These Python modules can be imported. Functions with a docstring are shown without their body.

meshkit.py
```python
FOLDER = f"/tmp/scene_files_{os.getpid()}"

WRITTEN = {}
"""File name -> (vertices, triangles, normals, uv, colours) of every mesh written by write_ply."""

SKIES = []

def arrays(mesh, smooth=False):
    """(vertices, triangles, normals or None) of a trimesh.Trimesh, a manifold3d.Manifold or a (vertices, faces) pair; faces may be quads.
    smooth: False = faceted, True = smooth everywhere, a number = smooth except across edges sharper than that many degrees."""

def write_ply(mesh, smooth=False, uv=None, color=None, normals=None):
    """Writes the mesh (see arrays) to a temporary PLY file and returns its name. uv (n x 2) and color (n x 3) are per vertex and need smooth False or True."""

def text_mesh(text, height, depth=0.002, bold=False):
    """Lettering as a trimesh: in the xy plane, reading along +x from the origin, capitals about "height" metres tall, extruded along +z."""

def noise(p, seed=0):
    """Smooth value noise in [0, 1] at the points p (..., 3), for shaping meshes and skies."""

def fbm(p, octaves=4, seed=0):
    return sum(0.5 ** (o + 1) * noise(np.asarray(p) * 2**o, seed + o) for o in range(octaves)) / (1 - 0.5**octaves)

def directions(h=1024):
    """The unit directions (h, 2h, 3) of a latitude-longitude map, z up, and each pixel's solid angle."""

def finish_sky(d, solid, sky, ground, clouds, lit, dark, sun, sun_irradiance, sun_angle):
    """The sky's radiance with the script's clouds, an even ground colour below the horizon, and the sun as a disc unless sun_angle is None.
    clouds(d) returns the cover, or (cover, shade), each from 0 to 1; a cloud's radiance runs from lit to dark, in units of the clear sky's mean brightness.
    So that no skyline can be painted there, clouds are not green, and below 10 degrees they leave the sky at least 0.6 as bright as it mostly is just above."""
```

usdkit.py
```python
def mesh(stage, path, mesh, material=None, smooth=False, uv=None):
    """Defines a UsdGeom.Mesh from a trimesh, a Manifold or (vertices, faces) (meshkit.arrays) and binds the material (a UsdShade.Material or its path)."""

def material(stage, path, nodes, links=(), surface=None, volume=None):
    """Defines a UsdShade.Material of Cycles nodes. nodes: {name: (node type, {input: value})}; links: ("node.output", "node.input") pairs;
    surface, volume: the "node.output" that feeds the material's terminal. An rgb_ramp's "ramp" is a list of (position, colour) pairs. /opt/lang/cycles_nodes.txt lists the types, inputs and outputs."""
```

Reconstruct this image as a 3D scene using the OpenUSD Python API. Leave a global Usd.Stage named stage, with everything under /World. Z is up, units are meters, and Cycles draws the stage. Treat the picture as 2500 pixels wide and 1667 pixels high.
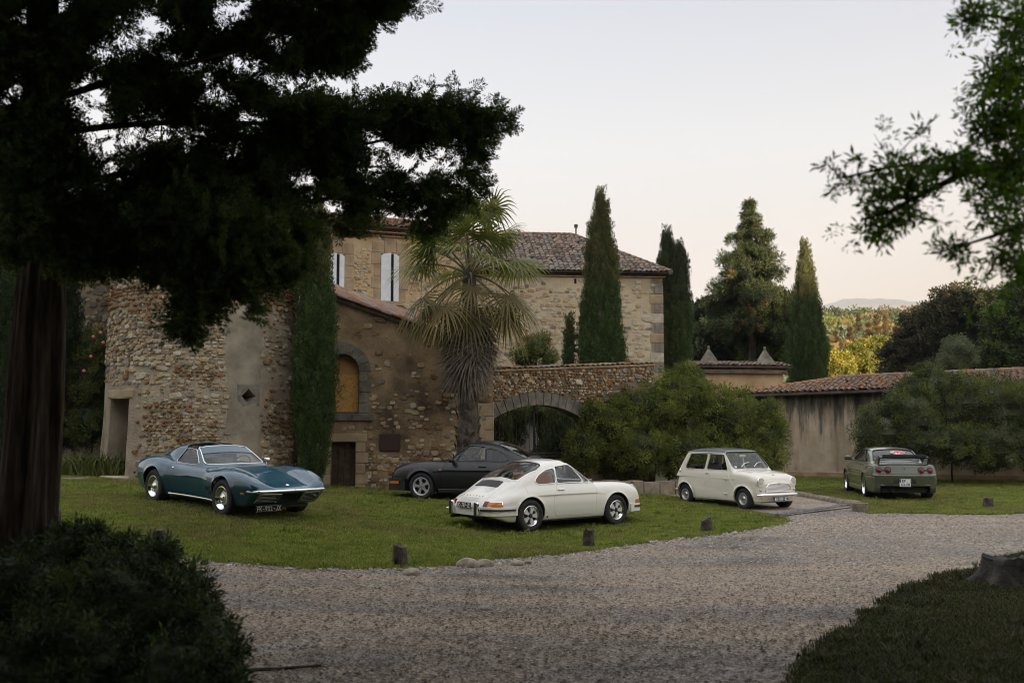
import math, numpy as np, trimesh, usdkit, meshkit
import manifold3d as m3
from scipy.interpolate import PchipInterpolator, RBFInterpolator
from scipy.spatial import Voronoi, cKDTree
from shapely.geometry import Polygon, Point, LineString, box as sbox
from shapely.ops import unary_union
from pxr import Usd, UsdGeom, UsdLux, UsdShade, Gf, Sdf, Vt

stage = Usd.Stage.CreateInMemory()
UsdGeom.SetStageUpAxis(stage, 'Z'); UsdGeom.SetStageMetersPerUnit(stage, 1.0)
UsdGeom.Xform.Define(stage, '/World'); UsdGeom.Scope.Define(stage, '/World/Looks')
RNG = np.random.default_rng(7)

# ------------------------------------------------------------------ camera
F = 2430.0                       # focal length in pixels of the 2500 px wide photograph
CAMZ, PITCH = 1.85, math.radians(4.97)
cam = UsdGeom.Camera.Define(stage, '/World/camera')
cam.AddTranslateOp().Set((0, 0, CAMZ)); cam.AddRotateXOp().Set(90 + math.degrees(PITCH))
cam.CreateHorizontalApertureAttr(36.0); cam.CreateVerticalApertureAttr(24.0)
cam.CreateFocalLengthAttr(36.0 * F / 2500); cam.CreateFStopAttr(1.6); cam.CreateFocusDistanceAttr(21.0)
cam.CreateClippingRangeAttr((0.1, 30000.0))
cam.CreateExposureAttr(EXPOSURE := 1.97)

HAZE = 0.00012
# ------------------------------------------------------------------ sky and sun
VEIL = [(0.0, (1.04, .80, .58)), (.12, (1.02, .81, .61)), (.27, (1.05, 1.04, 1.02)), (.40, (.76, .79, .93)), (.75, (2.9, 2.95, 3.05)), (1.0, (3.2, 3.25, 3.35))]
SUN_EL, SUN_AZ = math.radians(8.5), math.radians(150.0)      # low evening sun behind the camera to the right, hidden from the court by an added ridge
sun_dir = np.array([math.cos(SUN_EL) * math.sin(SUN_AZ), math.cos(SUN_EL) * math.cos(SUN_AZ), math.sin(SUN_EL)])
usdkit.material(stage, '/World/Looks/sky_look', {
    'sky': ('sky_texture', {'sky_type': 'single_scattering', 'sun_disc': False, 'sun_elevation': SUN_EL, 'sun_rotation': math.atan2(sun_dir[0], sun_dir[1]),
                            'altitude': 100.0, 'air_density': 1.0, 'aerosol_density': 1.5, 'ozone_density': 1.0}),
    'soft': ('hsv', {'hue': 0.5, 'saturation': 0.38, 'value': 1.0, 'fac': 1.0}),
    # a thin veil of high cloud, peach to lavender-grey, brightened overhead to lift the ground light
    'tc': ('texture_coordinate', {}), 'sx': ('separate_xyz', {}), 'rp': ('rgb_ramp', {'ramp': VEIL}),
    'fr': ('rgb_ramp', {'ramp': [(0.0, (.92,) * 3), (.12, (.90,) * 3), (.27, (.84,) * 3), (.40, (.79,) * 3), (.60, (.55,) * 3), (1.0, (.50,) * 3)]}), 'mx': ('mix', {'mix_type': 'mix'}),
    'bg': ('background_shader', {'strength': 0.15})},
    [('sky.color', 'soft.color'), ('tc.generated', 'sx.vector'), ('sx.z', 'rp.fac'), ('sx.z', 'fr.fac'), ('fr.color', 'mx.fac'), ('soft.color', 'mx.color1'), ('rp.color', 'mx.color2'), ('mx.color', 'bg.color')], surface='bg.background')
sky = UsdLux.DomeLight.Define(stage, '/World/sky')
UsdShade.MaterialBindingAPI.Apply(sky.GetPrim()).Bind(UsdShade.Material.Get(stage, '/World/Looks/sky_look'))
sky.GetPrim().SetCustomDataByKey('kind', 'structure')
sun = UsdLux.DistantLight.Define(stage, '/World/sun')
sun.CreateIntensityAttr(0.8); sun.CreateAngleAttr(0.5); sun.CreateNormalizeAttr(True); sun.CreateColorAttr((1.0, 0.78, 0.52))
sun.AddRotateZOp().Set(180 - math.degrees(SUN_AZ)); sun.AddRotateXOp().Set(90 - math.degrees(SUN_EL)); sun.AddRotateYOp().Set(0)
# ------------------------------------------------------------------ writing prims
_used = {}
def path_for(parent, name):
    base = (parent if isinstance(parent, str) else str(parent.GetPath())) if parent is not None else '/World'
    n = _used.get((base, name), 0); _used[(base, name)] = n + 1
    return f'{base}/{name}' + (f'_{n:03d}' if n else '')

def put(name, v, f, mat, parent=None, n=None, prim_kind=None):
    """ONE Mesh prim from arrays; n = vertex normals or None for facets."""
    m = UsdGeom.Mesh.Define(stage, path_for(parent, name))
    f = np.asarray(f, np.int32)
    m.CreatePointsAttr(Vt.Vec3fArray.FromNumpy(np.ascontiguousarray(v, np.float32)))
    m.CreateFaceVertexCountsAttr(Vt.IntArray.FromNumpy(np.full(len(f), f.shape[1], np.int32)))
    m.CreateFaceVertexIndicesAttr(Vt.IntArray.FromNumpy(np.ascontiguousarray(f).ravel()))
    m.CreateSubdivisionSchemeAttr('none')
    if n is not None:
        m.CreateNormalsAttr(Vt.Vec3fArray.FromNumpy(np.ascontiguousarray(n, np.float32))); m.SetNormalsInterpolation('vertex')
    UsdShade.MaterialBindingAPI.Apply(m.GetPrim()).Bind(UsdShade.Material.Get(stage, '/World/Looks/' + mat))
    if prim_kind: m.GetPrim().SetCustomDataByKey('kind', prim_kind)
    return m.GetPrim()

def obj(name, mesh, mat, parent=None, smooth=False, kind=None):
    v, f, n = meshkit.arrays(mesh, smooth)
    return put(name, v, f, mat, parent, n, kind)

def tag(p, label=None, cat=None, group=None, kind=None):
    for k, t in (('label', label), ('category', cat), ('group', group), ('kind', kind)):
        if t: p.SetCustomDataByKey(k, t)
    return p

def thing(name, label=None, cat=None, loc=(0, 0, 0), rz=0.0, group=None, kind=None):
    x = UsdGeom.Xform.Define(stage, path_for(None, name))
    x.AddTranslateOp().Set(tuple(map(float, loc))); x.AddRotateZOp().Set(math.degrees(rz))
    return tag(x.GetPrim(), label, cat, group, kind)

def instancer(name, protos, pos, rot, scl, idx, parent=None, kind='stuff'):
    """PointInstancer; protos: list of (v, f, normals or None, material); rot: n x 4 quaternions (w, x, y, z)."""
    pi = UsdGeom.PointInstancer.Define(stage, path_for(parent, name))
    rel = pi.CreatePrototypesRel()
    for k, (v, f, n, mat) in enumerate(protos):
        q = f'{pi.GetPath()}/protos'
        UsdGeom.Scope.Define(stage, q)
        pr = put('leaf_clump', v, f, mat, q, n); rel.AddTarget(pr.GetPath())
    pi.CreatePositionsAttr(Vt.Vec3fArray.FromNumpy(np.ascontiguousarray(pos, np.float32)))
    r = np.asarray(rot, np.float32)
    pi.CreateOrientationsAttr(Vt.QuathArray([Gf.Quath(float(a), float(b), float(c), float(d)) for a, b, c, d in r]))
    s = np.asarray(scl, np.float32)
    if s.ndim == 1: s = np.repeat(s[:, None], 3, 1)
    pi.CreateScalesAttr(Vt.Vec3fArray.FromNumpy(np.ascontiguousarray(s)))
    pi.CreateProtoIndicesAttr(Vt.IntArray.FromNumpy(np.asarray(idx, np.int32)))
    if kind: pi.GetPrim().SetCustomDataByKey('kind', kind)
    return pi.GetPrim()

def quat_z(a):
    a = np.asarray(a); z = np.zeros_like(a)
    return np.stack([np.cos(a / 2), z, z, np.sin(a / 2)], 1)
def quat_to(d, spin):
    """Quaternions that turn +z to the unit directions d after a spin about z."""
    d = np.asarray(d, float); d = d / np.linalg.norm(d, axis=1, keepdims=True)
    q = np.stack([1 + d[:, 2], -d[:, 1], d[:, 0], np.zeros(len(d))], 1)
    bad = d[:, 2] < -0.9999; q[bad] = (0, 1, 0, 0)
    q /= np.linalg.norm(q, axis=1, keepdims=True)
    s = quat_z(spin)
    w1, x1, y1, z1 = q.T; w2, x2, y2, z2 = s.T
    return np.stack([w1*w2-x1*x2-y1*y2-z1*z2, w1*x2+x1*w2+y1*z2-z1*y2, w1*y2-x1*z2+y1*w2+z1*x2, w1*z2+x1*y2-y1*x2+z1*w2], 1)
def rand_dirs(n, rng):
    d = rng.normal(size=(n, 3)); return d / np.linalg.norm(d, axis=1, keepdims=True)

def ray(px, py):
    x, yv = (px - 1250) / F, -(py - 833.5) / F
    return np.array([x, math.cos(PITCH) - yv * math.sin(PITCH), math.sin(PITCH) + yv * math.cos(PITCH)])
def P(px, py, Y):
    """The point of the place seen at pixel (px, py) of the 2500 px photograph, Y metres ahead of the camera."""
    d = ray(px, py); return np.array([0, 0, CAMZ]) + d * (Y / d[1])

# ------------------------------------------------------------------ small shapes
def bx(x0, x1, y0, y1, z0, z1):
    return trimesh.creation.box(((x1-x0), (y1-y0), (z1-z0))).apply_translation(((x0+x1)/2, (y0+y1)/2, (z0+z1)/2))
def cat(*ms): return trimesh.util.concatenate([m for m in ms if m is not None])
def rbox(sx, sy, sz, r=0.02, seg=3):
    """A box with rounded edges, centred."""
    ms = []
    s = m3.Manifold.sphere(r, 4 * seg)
    for i in np.ndindex(2, 2, 2):
        ms.append(s.translate(tuple((np.array(i) * 2 - 1) * (np.array((sx, sy, sz)) / 2 - r))))
    m = m3.Manifold.batch_hull(ms).to_mesh()
    return trimesh.Trimesh(m.vert_properties[:, :3], m.tri_verts, process=False)
def tube(pts, r, sides=8, closed=False, flat=None):
    """Swept tube; r scalar or per point; flat=(a, b): elliptical half axes along the frame (a across, b up)."""
    p = np.asarray(pts, float); n = len(p)
    if closed: t = np.roll(p, -1, 0) - np.roll(p, 1, 0)
    else: t = np.gradient(p, axis=0)
    t /= np.linalg.norm(t, axis=1, keepdims=True) + 1e-12
    up = np.tile([0, 0, 1.0], (n, 1)); up[np.abs(t[:, 2]) > 0.95] = [1, 0, 0]
    a = np.cross(t, up); a /= np.linalg.norm(a, axis=1, keepdims=True) + 1e-12
    b = np.cross(a, t)
    r = np.broadcast_to(r, (n,)); an = np.arange(sides) * 2 * np.pi / sides
    ra, rb = (flat if flat else (1, 1))
    v = p[:, None] + r[:, None, None] * (ra * np.cos(an)[None, :, None] * a[:, None] + rb * np.sin(an)[None, :, None] * b[:, None])
    m = n if closed else n - 1
    i, j = np.meshgrid(np.arange(m), np.arange(sides), indexing='ij')
    i2 = (i + 1) % n
    q = np.stack([i*sides+j, i2*sides+j, i2*sides+(j+1) % sides, i*sides+(j+1) % sides], -1).reshape(-1, 4)
    q = np.vstack([q[:, [0, 1, 2]], q[:, [0, 2, 3]]])
    v = v.reshape(-1, 3)
    if not closed:
        c0, c1 = len(v), len(v) + 1
        v = np.vstack([v, p[:1], p[-1:]])
        jj = np.arange(sides)
        q = np.vstack([q, np.stack([np.full(sides, c0), jj, (jj+1) % sides], 1), np.stack([np.full(sides, c1), (n-1)*sides+(jj+1) % sides, (n-1)*sides+jj], 1)])
    return trimesh.Trimesh(v, q[:, ::-1], process=False)
def lathe(prof, seg=48, axis='y'):
    """Revolve (radius, along) points about the y axis."""
    pr = np.asarray(prof, float); n = len(pr); an = np.arange(seg) * 2 * np.pi / seg
    v = np.stack([pr[:, None, 0] * np.cos(an), np.broadcast_to(pr[:, None, 1], (n, seg)), pr[:, None, 0] * np.sin(an)], -1).reshape(-1, 3)
    i, j = np.meshgrid(np.arange(n - 1), np.arange(seg), indexing='ij'); j2 = (j + 1) % seg
    q = np.stack([i*seg+j, (i+1)*seg+j, (i+1)*seg+j2, i*seg+j2], -1).reshape(-1, 4)
    return trimesh.Trimesh(v, np.vstack([q[:, [0, 1, 2]], q[:, [0, 2, 3]]]), process=False)
def prism(poly, h0, h1, axes='xz'):
    """Polygon extruded along the remaining axis from h0 to h1, as a Manifold."""
    if not isinstance(poly, Polygon): poly = Polygon(poly)
    pts = np.array(poly.exterior.coords)[:-1]
    if not poly.exterior.is_ccw: pts = pts[::-1]
    m = m3.CrossSection([pts]).extrude(h1 - h0).translate((0, 0, h0))
    M = {'xy': np.eye(3), 'xz': np.array([[1, 0, 0], [0, 0, -1], [0, 1, 0]]), 'yz': np.array([[0, 0, 1], [1, 0, 0], [0, 1, 0]])}[axes]
    if axes == 'xz': m = m.translate((0, 0, -(h0 + h1)))   # keeps y in [h0, h1] after the turn
    return m.transform(np.hstack([M, np.zeros((3, 1))]))
def rpoly(pts, r, n=6):
    """A polygon with rounded corners."""
    p = Polygon(pts)
    return p.buffer(-r, join_style=1).buffer(r, quad_segs=n)

# ------------------------------------------------------------------ materials
def mat(name, nodes, links=(), surface='p.BSDF', volume=None):
    usdkit.material(stage, '/World/Looks/' + name, nodes, links, surface=surface, volume=volume); return name
def plain(name, color, rough=0.5, metal=0.0, coat=0.0, spec=0.5, **kw):
    return mat(name, {'p': ('principled_bsdf', {'base_color': color, 'roughness': rough, 'metallic': metal, 'coat_weight': coat, 'specular_ior_level': spec, **kw})})
def noisy(name, ca, cb, scale=6.0, rough=0.85, detail=6.0, bump=0.0, bscale=40.0, lo=0.35, hi=0.65, spec=0.3, island=0.0):
    """Two tones mixed by noise at world position, with an optional bump, and an optional per-island brightness change."""
    nodes = {'g': ('geometry', {}), 'n': ('noise_texture', {'scale': scale, 'detail': detail, 'roughness': 0.6}),
             'r': ('rgb_ramp', {'ramp': [(lo, ca), (hi, cb)]}),
             'p': ('principled_bsdf', {'roughness': rough, 'specular_ior_level': spec})}
    links = [('g.position', 'n.vector'), ('n.fac', 'r.fac')]
    out = 'r.color'
    if island:
        nodes['mr'] = ('map_range', {'from_min': 0.0, 'from_max': 1.0, 'to_min': 1 - island, 'to_max': 1 + island})
        nodes['hv'] = ('hsv', {'hue': 0.5, 'saturation': 1.0, 'fac': 1.0})
        links += [('g.random_per_island', 'mr.value'), ('mr.result', 'hv.value'), ('r.color', 'hv.color')]
        out = 'hv.color'
    links.append((out, 'p.base_color'))
    if bump:
        nodes['bn'] = ('noise_texture', {'scale': bscale, 'detail': 5.0, 'roughness': 0.65})
        nodes['b'] = ('bump', {'strength': 1.0, 'distance': bump})
        links += [('g.position', 'bn.vector'), ('bn.fac', 'b.height'), ('b.normal', 'p.normal')]
    return mat(name, nodes, links)
def leafy(name, ca, cb, trans=0.35, rough=0.55, scale=1.2, tint=(1.0, 1.25, 0.45)):
    """Leaves: tone varies from clump to clump and leaf to leaf; some light passes through."""
    return mat(name, {
        'g': ('geometry', {}), 'n': ('noise_texture', {'scale': scale, 'detail': 3.0}),
        'ob': ('object_info', {}),
        'add': ('math', {'math_type': 'multiply_add', 'value2': 0.55}),
        'is': ('math', {'math_type': 'multiply_add', 'value2': 0.35}),
        'r': ('rgb_ramp', {'ramp': [(0.25, ca), (0.95, cb)]}),
        't': ('mix', {'mix_type': 'multiply', 'fac': 1.0, 'color2': tint}),
        'p': ('principled_bsdf', {'roughness': rough, 'specular_ior_level': 0.25}), 'tr': ('translucent_bsdf', {}),
        'm': ('mix_closure', {'fac': trans})},
        [('g.position', 'n.vector'), ('n.fac', 'add.value1'), ('is.value', 'add.value3'), ('g.random_per_island', 'is.value1'), ('ob.random', 'is.value3'), 
         ('add.value', 'r.fac'), ('r.color', 'p.base_color'), ('r.color', 't.color1'), ('t.color', 'tr.color'),
         ('p.BSDF', 'm.closure1'), ('tr.BSDF', 'm.closure2')], surface='m.closure')
# ------------------------------------------------------------------ lie of the land
_ctl = np.array([(-5, 13, .05), (-9, 14, .25), (0, 14, -.2), (5, 15, -.2), (8, 17, -.17), (12, 20, -.12), (18, 24, -.05), (0, 7, -.2), (-6, 7, -.02), (8, 8, -.1), (0, 0, -.15), (-12, 2, .1), (12, 2, 0), (0, -12, -.1),
                 (6.4, 24.7, -.05), (5.0, 23.0, -.06), (10.6, 28.3, -.03), (9, 38, 0), (14, 33, 0), (22, 30, .05), (-12, 26, .66), (-9.5, 26.3, .54), (-4.3, 26.5, .26), (0, 28, .12), (4, 29, -.02),
                 (-20, 20, .6), (-22, 40, .8), (20, 60, 0), (-5, 40, .3), (.0, 20.0, -.13), (1.6, 20.9, -.12), (-.5, 23.2, .17), (-2.0, 23.6, .2), (-6.4, 20.2, .40), (-4.6, 18.4, .26), (30, 10, .1), (-30, 5, .5), (3.5, 17, -.19)])
_rbf = RBFInterpolator(_ctl[:, :2], _ctl[:, 2], kernel='thin_plate_spline', smoothing=.02)
def height(x, y):
    x = np.asarray(x, float); y = np.asarray(y, float)
    p = np.stack([np.clip(x, -30, 30).ravel(), np.clip(y, -12, 60).ravel()], 1)
    h = _rbf(p).reshape(x.shape)
    d = np.maximum(y - 66, 0)
    return h + .138 * d * d / (d + 26) - .12 * np.maximum(y - 330, 0)
def on_ground(px, py):
    """The ground point seen at a pixel of the photograph."""
    d = ray(px, py); t = 10.0
    for _ in range(25):
        p = np.array([0, 0, CAMZ]) + d * t; t *= 1 + .6 * (p[2] - float(height(p[0], p[1]))) / max(CAMZ - float(height(p[0], p[1])), .3)
    return p
def G(*pxs): return np.array([on_ground(*p)[:2] for p in pxs])

def sheet(name, poly, off, mat_, step=.5, kind='structure', jitter=0.0):
    """A ground sheet that follows the land, off metres above it."""
    from scipy.spatial import Delaunay
    x0, y0, x1, y1 = poly.bounds
    gx, gy = np.meshgrid(np.arange(x0, x1, step), np.arange(y0, y1, step)); g = np.stack([gx.ravel(), gy.ravel()], 1)
    from shapely import contains_xy
    inn = poly.buffer(-step * .35); g = g[contains_xy(inn, g[:, 0], g[:, 1])]
    b = np.array([poly.exterior.interpolate(s).coords[0] for s in np.arange(0, poly.exterior.length, step * .5)])
    pts = np.vstack([g, b]); tri = Delaunay(pts).simplices
    c = pts[tri].mean(1); tri = tri[contains_xy(poly, c[:, 0], c[:, 1])]
    a = pts[tri]; cr = np.cross(a[:, 1] - a[:, 0], a[:, 2] - a[:, 0]); tri[cr < 0] = tri[cr < 0][:, ::-1]
    z = height(pts[:, 0], pts[:, 1]) + off
    v = np.c_[pts, z]; _, _, n = meshkit.arrays((v, tri), True)
    return tag(put(name, v, tri, mat_, None, n), kind=kind)

noisy('soil', (.045, .055, .02), (.09, .075, .04), 1.5, .95, 8, .03, 20)
noisy('lawn_soil', (.045, .070, .016), (.085, .095, .032), 1.1, .95, 8, .02, 60)
mat('gravel', {'g': ('geometry', {}), 'n': ('noise_texture', {'scale': .42, 'detail': 8.0, 'roughness': .66, 'distortion': .6}), 'r': ('rgb_ramp', {'ramp': [(.34, (.15, .13, .112)), (.46, (.30, .272, .245)), (.54, (.32, .26, .20)), (.66, (.40, .36, .315))]}),
     'tm': ('mapping', {'scale': (.10, .85, 1.0), 'rotation': (0, 0, -.18)}), 'tn': ('noise_texture', {'scale': 1.0, 'detail': 3.0}), 'tr': ('map_range', {'from_min': .42, 'from_max': .56, 'to_min': .0, 'to_max': .9, 'clamp': True}), 'tx': ('mix', {'mix_type': 'mix', 'color2': (.42, .33, .24)}), 'v': ('voronoi_texture', {'scale': 34.0}), 'bw': ('rgb_to_bw', {}), 'mr': ('map_range', {'from_min': .2, 'from_max': .8, 'to_min': .66, 'to_max': 1.25}), 'hv': ('hsv', {'hue': .5, 'saturation': .95, 'fac': 1.0}),
     'n2': ('noise_texture', {'scale': 60.0, 'detail': 4.0}), 'ad': ('math', {'math_type': 'add'}), 'b': ('bump', {'strength': 1.0, 'distance': .03}), 'p': ('principled_bsdf', {'roughness': .92, 'specular_ior_level': .2})},
    [('g.position', 'n.vector'), ('g.position', 'v.vector'), ('g.position', 'n2.vector'), ('n.fac', 'r.fac'), ('v.color', 'bw.color'), ('bw.val', 'mr.value'), ('mr.result', 'hv.value'), ('g.position', 'tm.vector'), ('tm.vector', 'tn.vector'), ('tn.fac', 'tr.value'), ('tr.result', 'tx.fac'), ('r.color', 'tx.color1'), ('tx.color', 'hv.color'), ('hv.color', 'p.base_color'),
     ('v.distance', 'ad.value1'), ('n2.fac', 'ad.value2'), ('ad.value', 'b.height'), ('b.normal', 'p.normal')])

# the base sheet reaches the horizon and beyond
_gx = np.r_[np.linspace(-900, -60, 22), np.linspace(-50, 50, 101), np.linspace(60, 900, 22)]
_gy = np.r_[np.linspace(-500, -30, 12), np.linspace(-25, 70, 96), np.linspace(73, 360, 70), np.linspace(380, 3000, 14)]
_X, _Y = np.meshgrid(_gx, _gy, indexing='ij'); _Z = height(_X, _Y)
_i, _j = np.meshgrid(np.arange(len(_gx) - 1), np.arange(len(_gy) - 1), indexing='ij'); _m = len(_gy)
_q = np.stack([_i * _m + _j, (_i + 1) * _m + _j, (_i + 1) * _m + _j + 1, _i * _m + _j + 1], -1).reshape(-1, 4)
_v = np.stack([_X.ravel(), _Y.ravel(), _Z.ravel()], 1); _, _ff, _n = meshkit.arrays((_v, _q), True)
tag(put('ground', _v, _ff, 'soil', None, _n), kind='structure')

lawn_edge = G((300, 1352), (440, 1360), (500, 1371), (600, 1377), (750, 1388), (900, 1389), (1050, 1385), (1150, 1377), (1250, 1364), (1400, 1350), (1500, 1336), (1600, 1322), (1700, 1311), (1800, 1298), (1880, 1287), (1922, 1276), (1928, 1270))
bay_front = G((1890, 1264), (2112, 1236)); bay_left = G((1890, 1264), (1800, 1243), (1700, 1222), (1570, 1203))
rng = np.random.default_rng(3)
def ragged(e, amp=.05, step=.18):
    l = LineString(e); p = np.array([l.interpolate(s).coords[0] for s in np.arange(0, l.length, step)]); return p + rng.normal(0, amp, p.shape)
lawn_left = Polygon(np.vstack([[(-26, 14.5)], [(-12, 13.2)], ragged(lawn_edge), bay_left[1:], [(3.4, 29.5), (-3, 29), (-8, 30), (-26, 34)]])).buffer(0)
bay = Polygon(np.vstack([bay_left, [(3.6, 29.6), (4.4, 30.6), (7.0, 30.6)], G((1940, 1206), (2100, 1226)), bay_front[1:]])).convex_hull.buffer(.05)
right_edge = G((2120, 1256), (2170, 1254), (2250, 1255), (2350, 1258), (2430, 1257), (2560, 1252), (2800, 1246))
lawn_right = Polygon(np.vstack([ragged(right_edge), [(32, 34), (26, 45), (7.4, 41), (7.0, 30.6)], G((1940, 1206), (2104, 1226))])).buffer(0)
bank_edge = G((2700, 1325), (2500, 1362), (2448, 1374), (2363, 1402), (2244, 1442), (2203, 1470), (2130, 1510), (2074, 1558), (2006, 1620), (1965, 1660), (1900, 1740))
bank = Polygon(np.vstack([ragged(bank_edge, .06), [(2.2, 4.5), (3, -8), (30, -8), (30, 12)]])).buffer(0)
bay = bay.difference(lawn_left)
drive = Polygon([(-28, -10), (30, -10), (34, 27.0), (16, 27), (9.8, 26.6), (6.0, 23.5), (5, 20), (2, 17.5), (-3, 16), (-9, 15.6), (-12, 15.4), (-28, 16.5)]).union(Polygon([(5, 18), (14, 18), (20, 24), (20, 27.0), (9.3, 26.5), (5.5, 23.0)]))
sheet('gravel_drive', drive, .012, 'gravel', .6)
sheet('lawn', lawn_left, .030, 'lawn_soil', .5)
p_ = sheet('gravel_bay', bay, .036, 'gravel', .5)
sheet('lawn', lawn_right, .030, 'lawn_soil', .6)
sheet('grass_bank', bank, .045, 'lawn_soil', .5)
sheet('pale_path', Polygon([(-24, 24.5), (-12.4, 24.0), (-11.6, 24.7), (-11.6, 25.4), (-24, 29)]), .045, 'gravel', .5)

def blades(n, rad, hgt, wid, seed, lean=.5):
    r = np.random.default_rng(seed); a = r.uniform(0, 6.28, n); d = rad * np.sqrt(r.uniform(0, 1, n)); b = np.stack([d * np.cos(a), d * np.sin(a), np.full(n, -.01)], 1)
    h = hgt * r.uniform(.5, 1.15, n); la = r.uniform(0, 6.28, n); ln = lean * r.uniform(.2, 1, n) * h
    tip = b + np.stack([ln * np.cos(la), ln * np.sin(la), h], 1); mid = b + np.stack([.3 * ln * np.cos(la), .3 * ln * np.sin(la), .6 * h], 1)
    s = np.stack([-np.sin(la), np.cos(la), np.zeros(n)], 1) * (wid * r.uniform(.6, 1.2, n) / 2)[:, None]
    v = np.stack([b - s, b + s, mid + s * .8, mid - s * .8, tip], 1).reshape(-1, 3); k = np.arange(n)[:, None] * 5
    f = np.concatenate([k + [0, 1, 2], k + [0, 2, 3], k + [3, 2, 4]]); return v, f
leafy('grass_blades', (.095, .138, .022), (.255, .260, .062), .30, .6, .9)
leafy('bank_grass', (.018, .022, .008), (.055, .052, .020), .2, .7, .9)  # tone set far below the lawn grass, in place of shade on the bank
leafy('dry_grass', (.10, .11, .03), (.24, .20, .08), .30, .7, .9)
def pts_in(poly, n, rng, dens=None):
    from shapely import contains_xy
    x0, y0, x1, y1 = poly.bounds; out = []
    while sum(map(len, out)) < n:
        p = rng.uniform((x0, y0), (x1, y1), (n, 2)); p = p[contains_xy(poly, p[:, 0], p[:, 1])]
        # keep what the photograph can see
        u = p[:, 0] / np.maximum(p[:, 1], .1); p = p[(np.abs(u) < .56) & (p[:, 1] > 5)]
        if dens is not None: p = p[rng.uniform(0, 1, len(p)) < dens(p)]
        out.append(p)
    return np.vstack(out)[:n]
def near(p): return np.clip((19.0 / p[:, 1]) ** 1.2, .25, 1)
_tufts = [(*blades(80, .17, .042, .011, 1, .8), None, 'grass_blades'), (*blades(80, .17, .036, .011, 2, .8), None, 'grass_blades'), (*blades(60, .15, .055, .009, 3, .7), None, 'dry_grass'), (*blades(26, .06, .09, .012, 4, 1.0), None, 'grass_blades')]
def turf(name, poly, n, seed, idxp=(.45, .42, .10, .03), scale=1.0, tufts=None):
    r = np.random.default_rng(seed); p = pts_in(poly, n, r, near); z = height(p[:, 0], p[:, 1]) + .03
    dry = meshkit.fbm(np.c_[p * .55, np.zeros(n)], 4, 3); big = meshkit.fbm(np.c_[p * .9, np.ones(n)], 3, 5)
    idx = np.where((dry > .56) & (r.uniform(0, 1, n) < .55), 2, np.where(r.uniform(0, 1, n) < .05, 3, r.integers(0, 2, n)))
    instancer(name, tufts or _tufts, np.c_[p, z], quat_z(r.uniform(0, 6.28, n)), scale * r.uniform(.6, 1.2, n) * (.65 + .8 * big), idx)
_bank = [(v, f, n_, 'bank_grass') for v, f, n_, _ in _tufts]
turf('grass', lawn_left, 26000, 11); turf('grass', lawn_right, 9000, 12); turf('grass', bank, 6000, 13, (.3, .3, .25, .15), 1.3, _bank)

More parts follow.
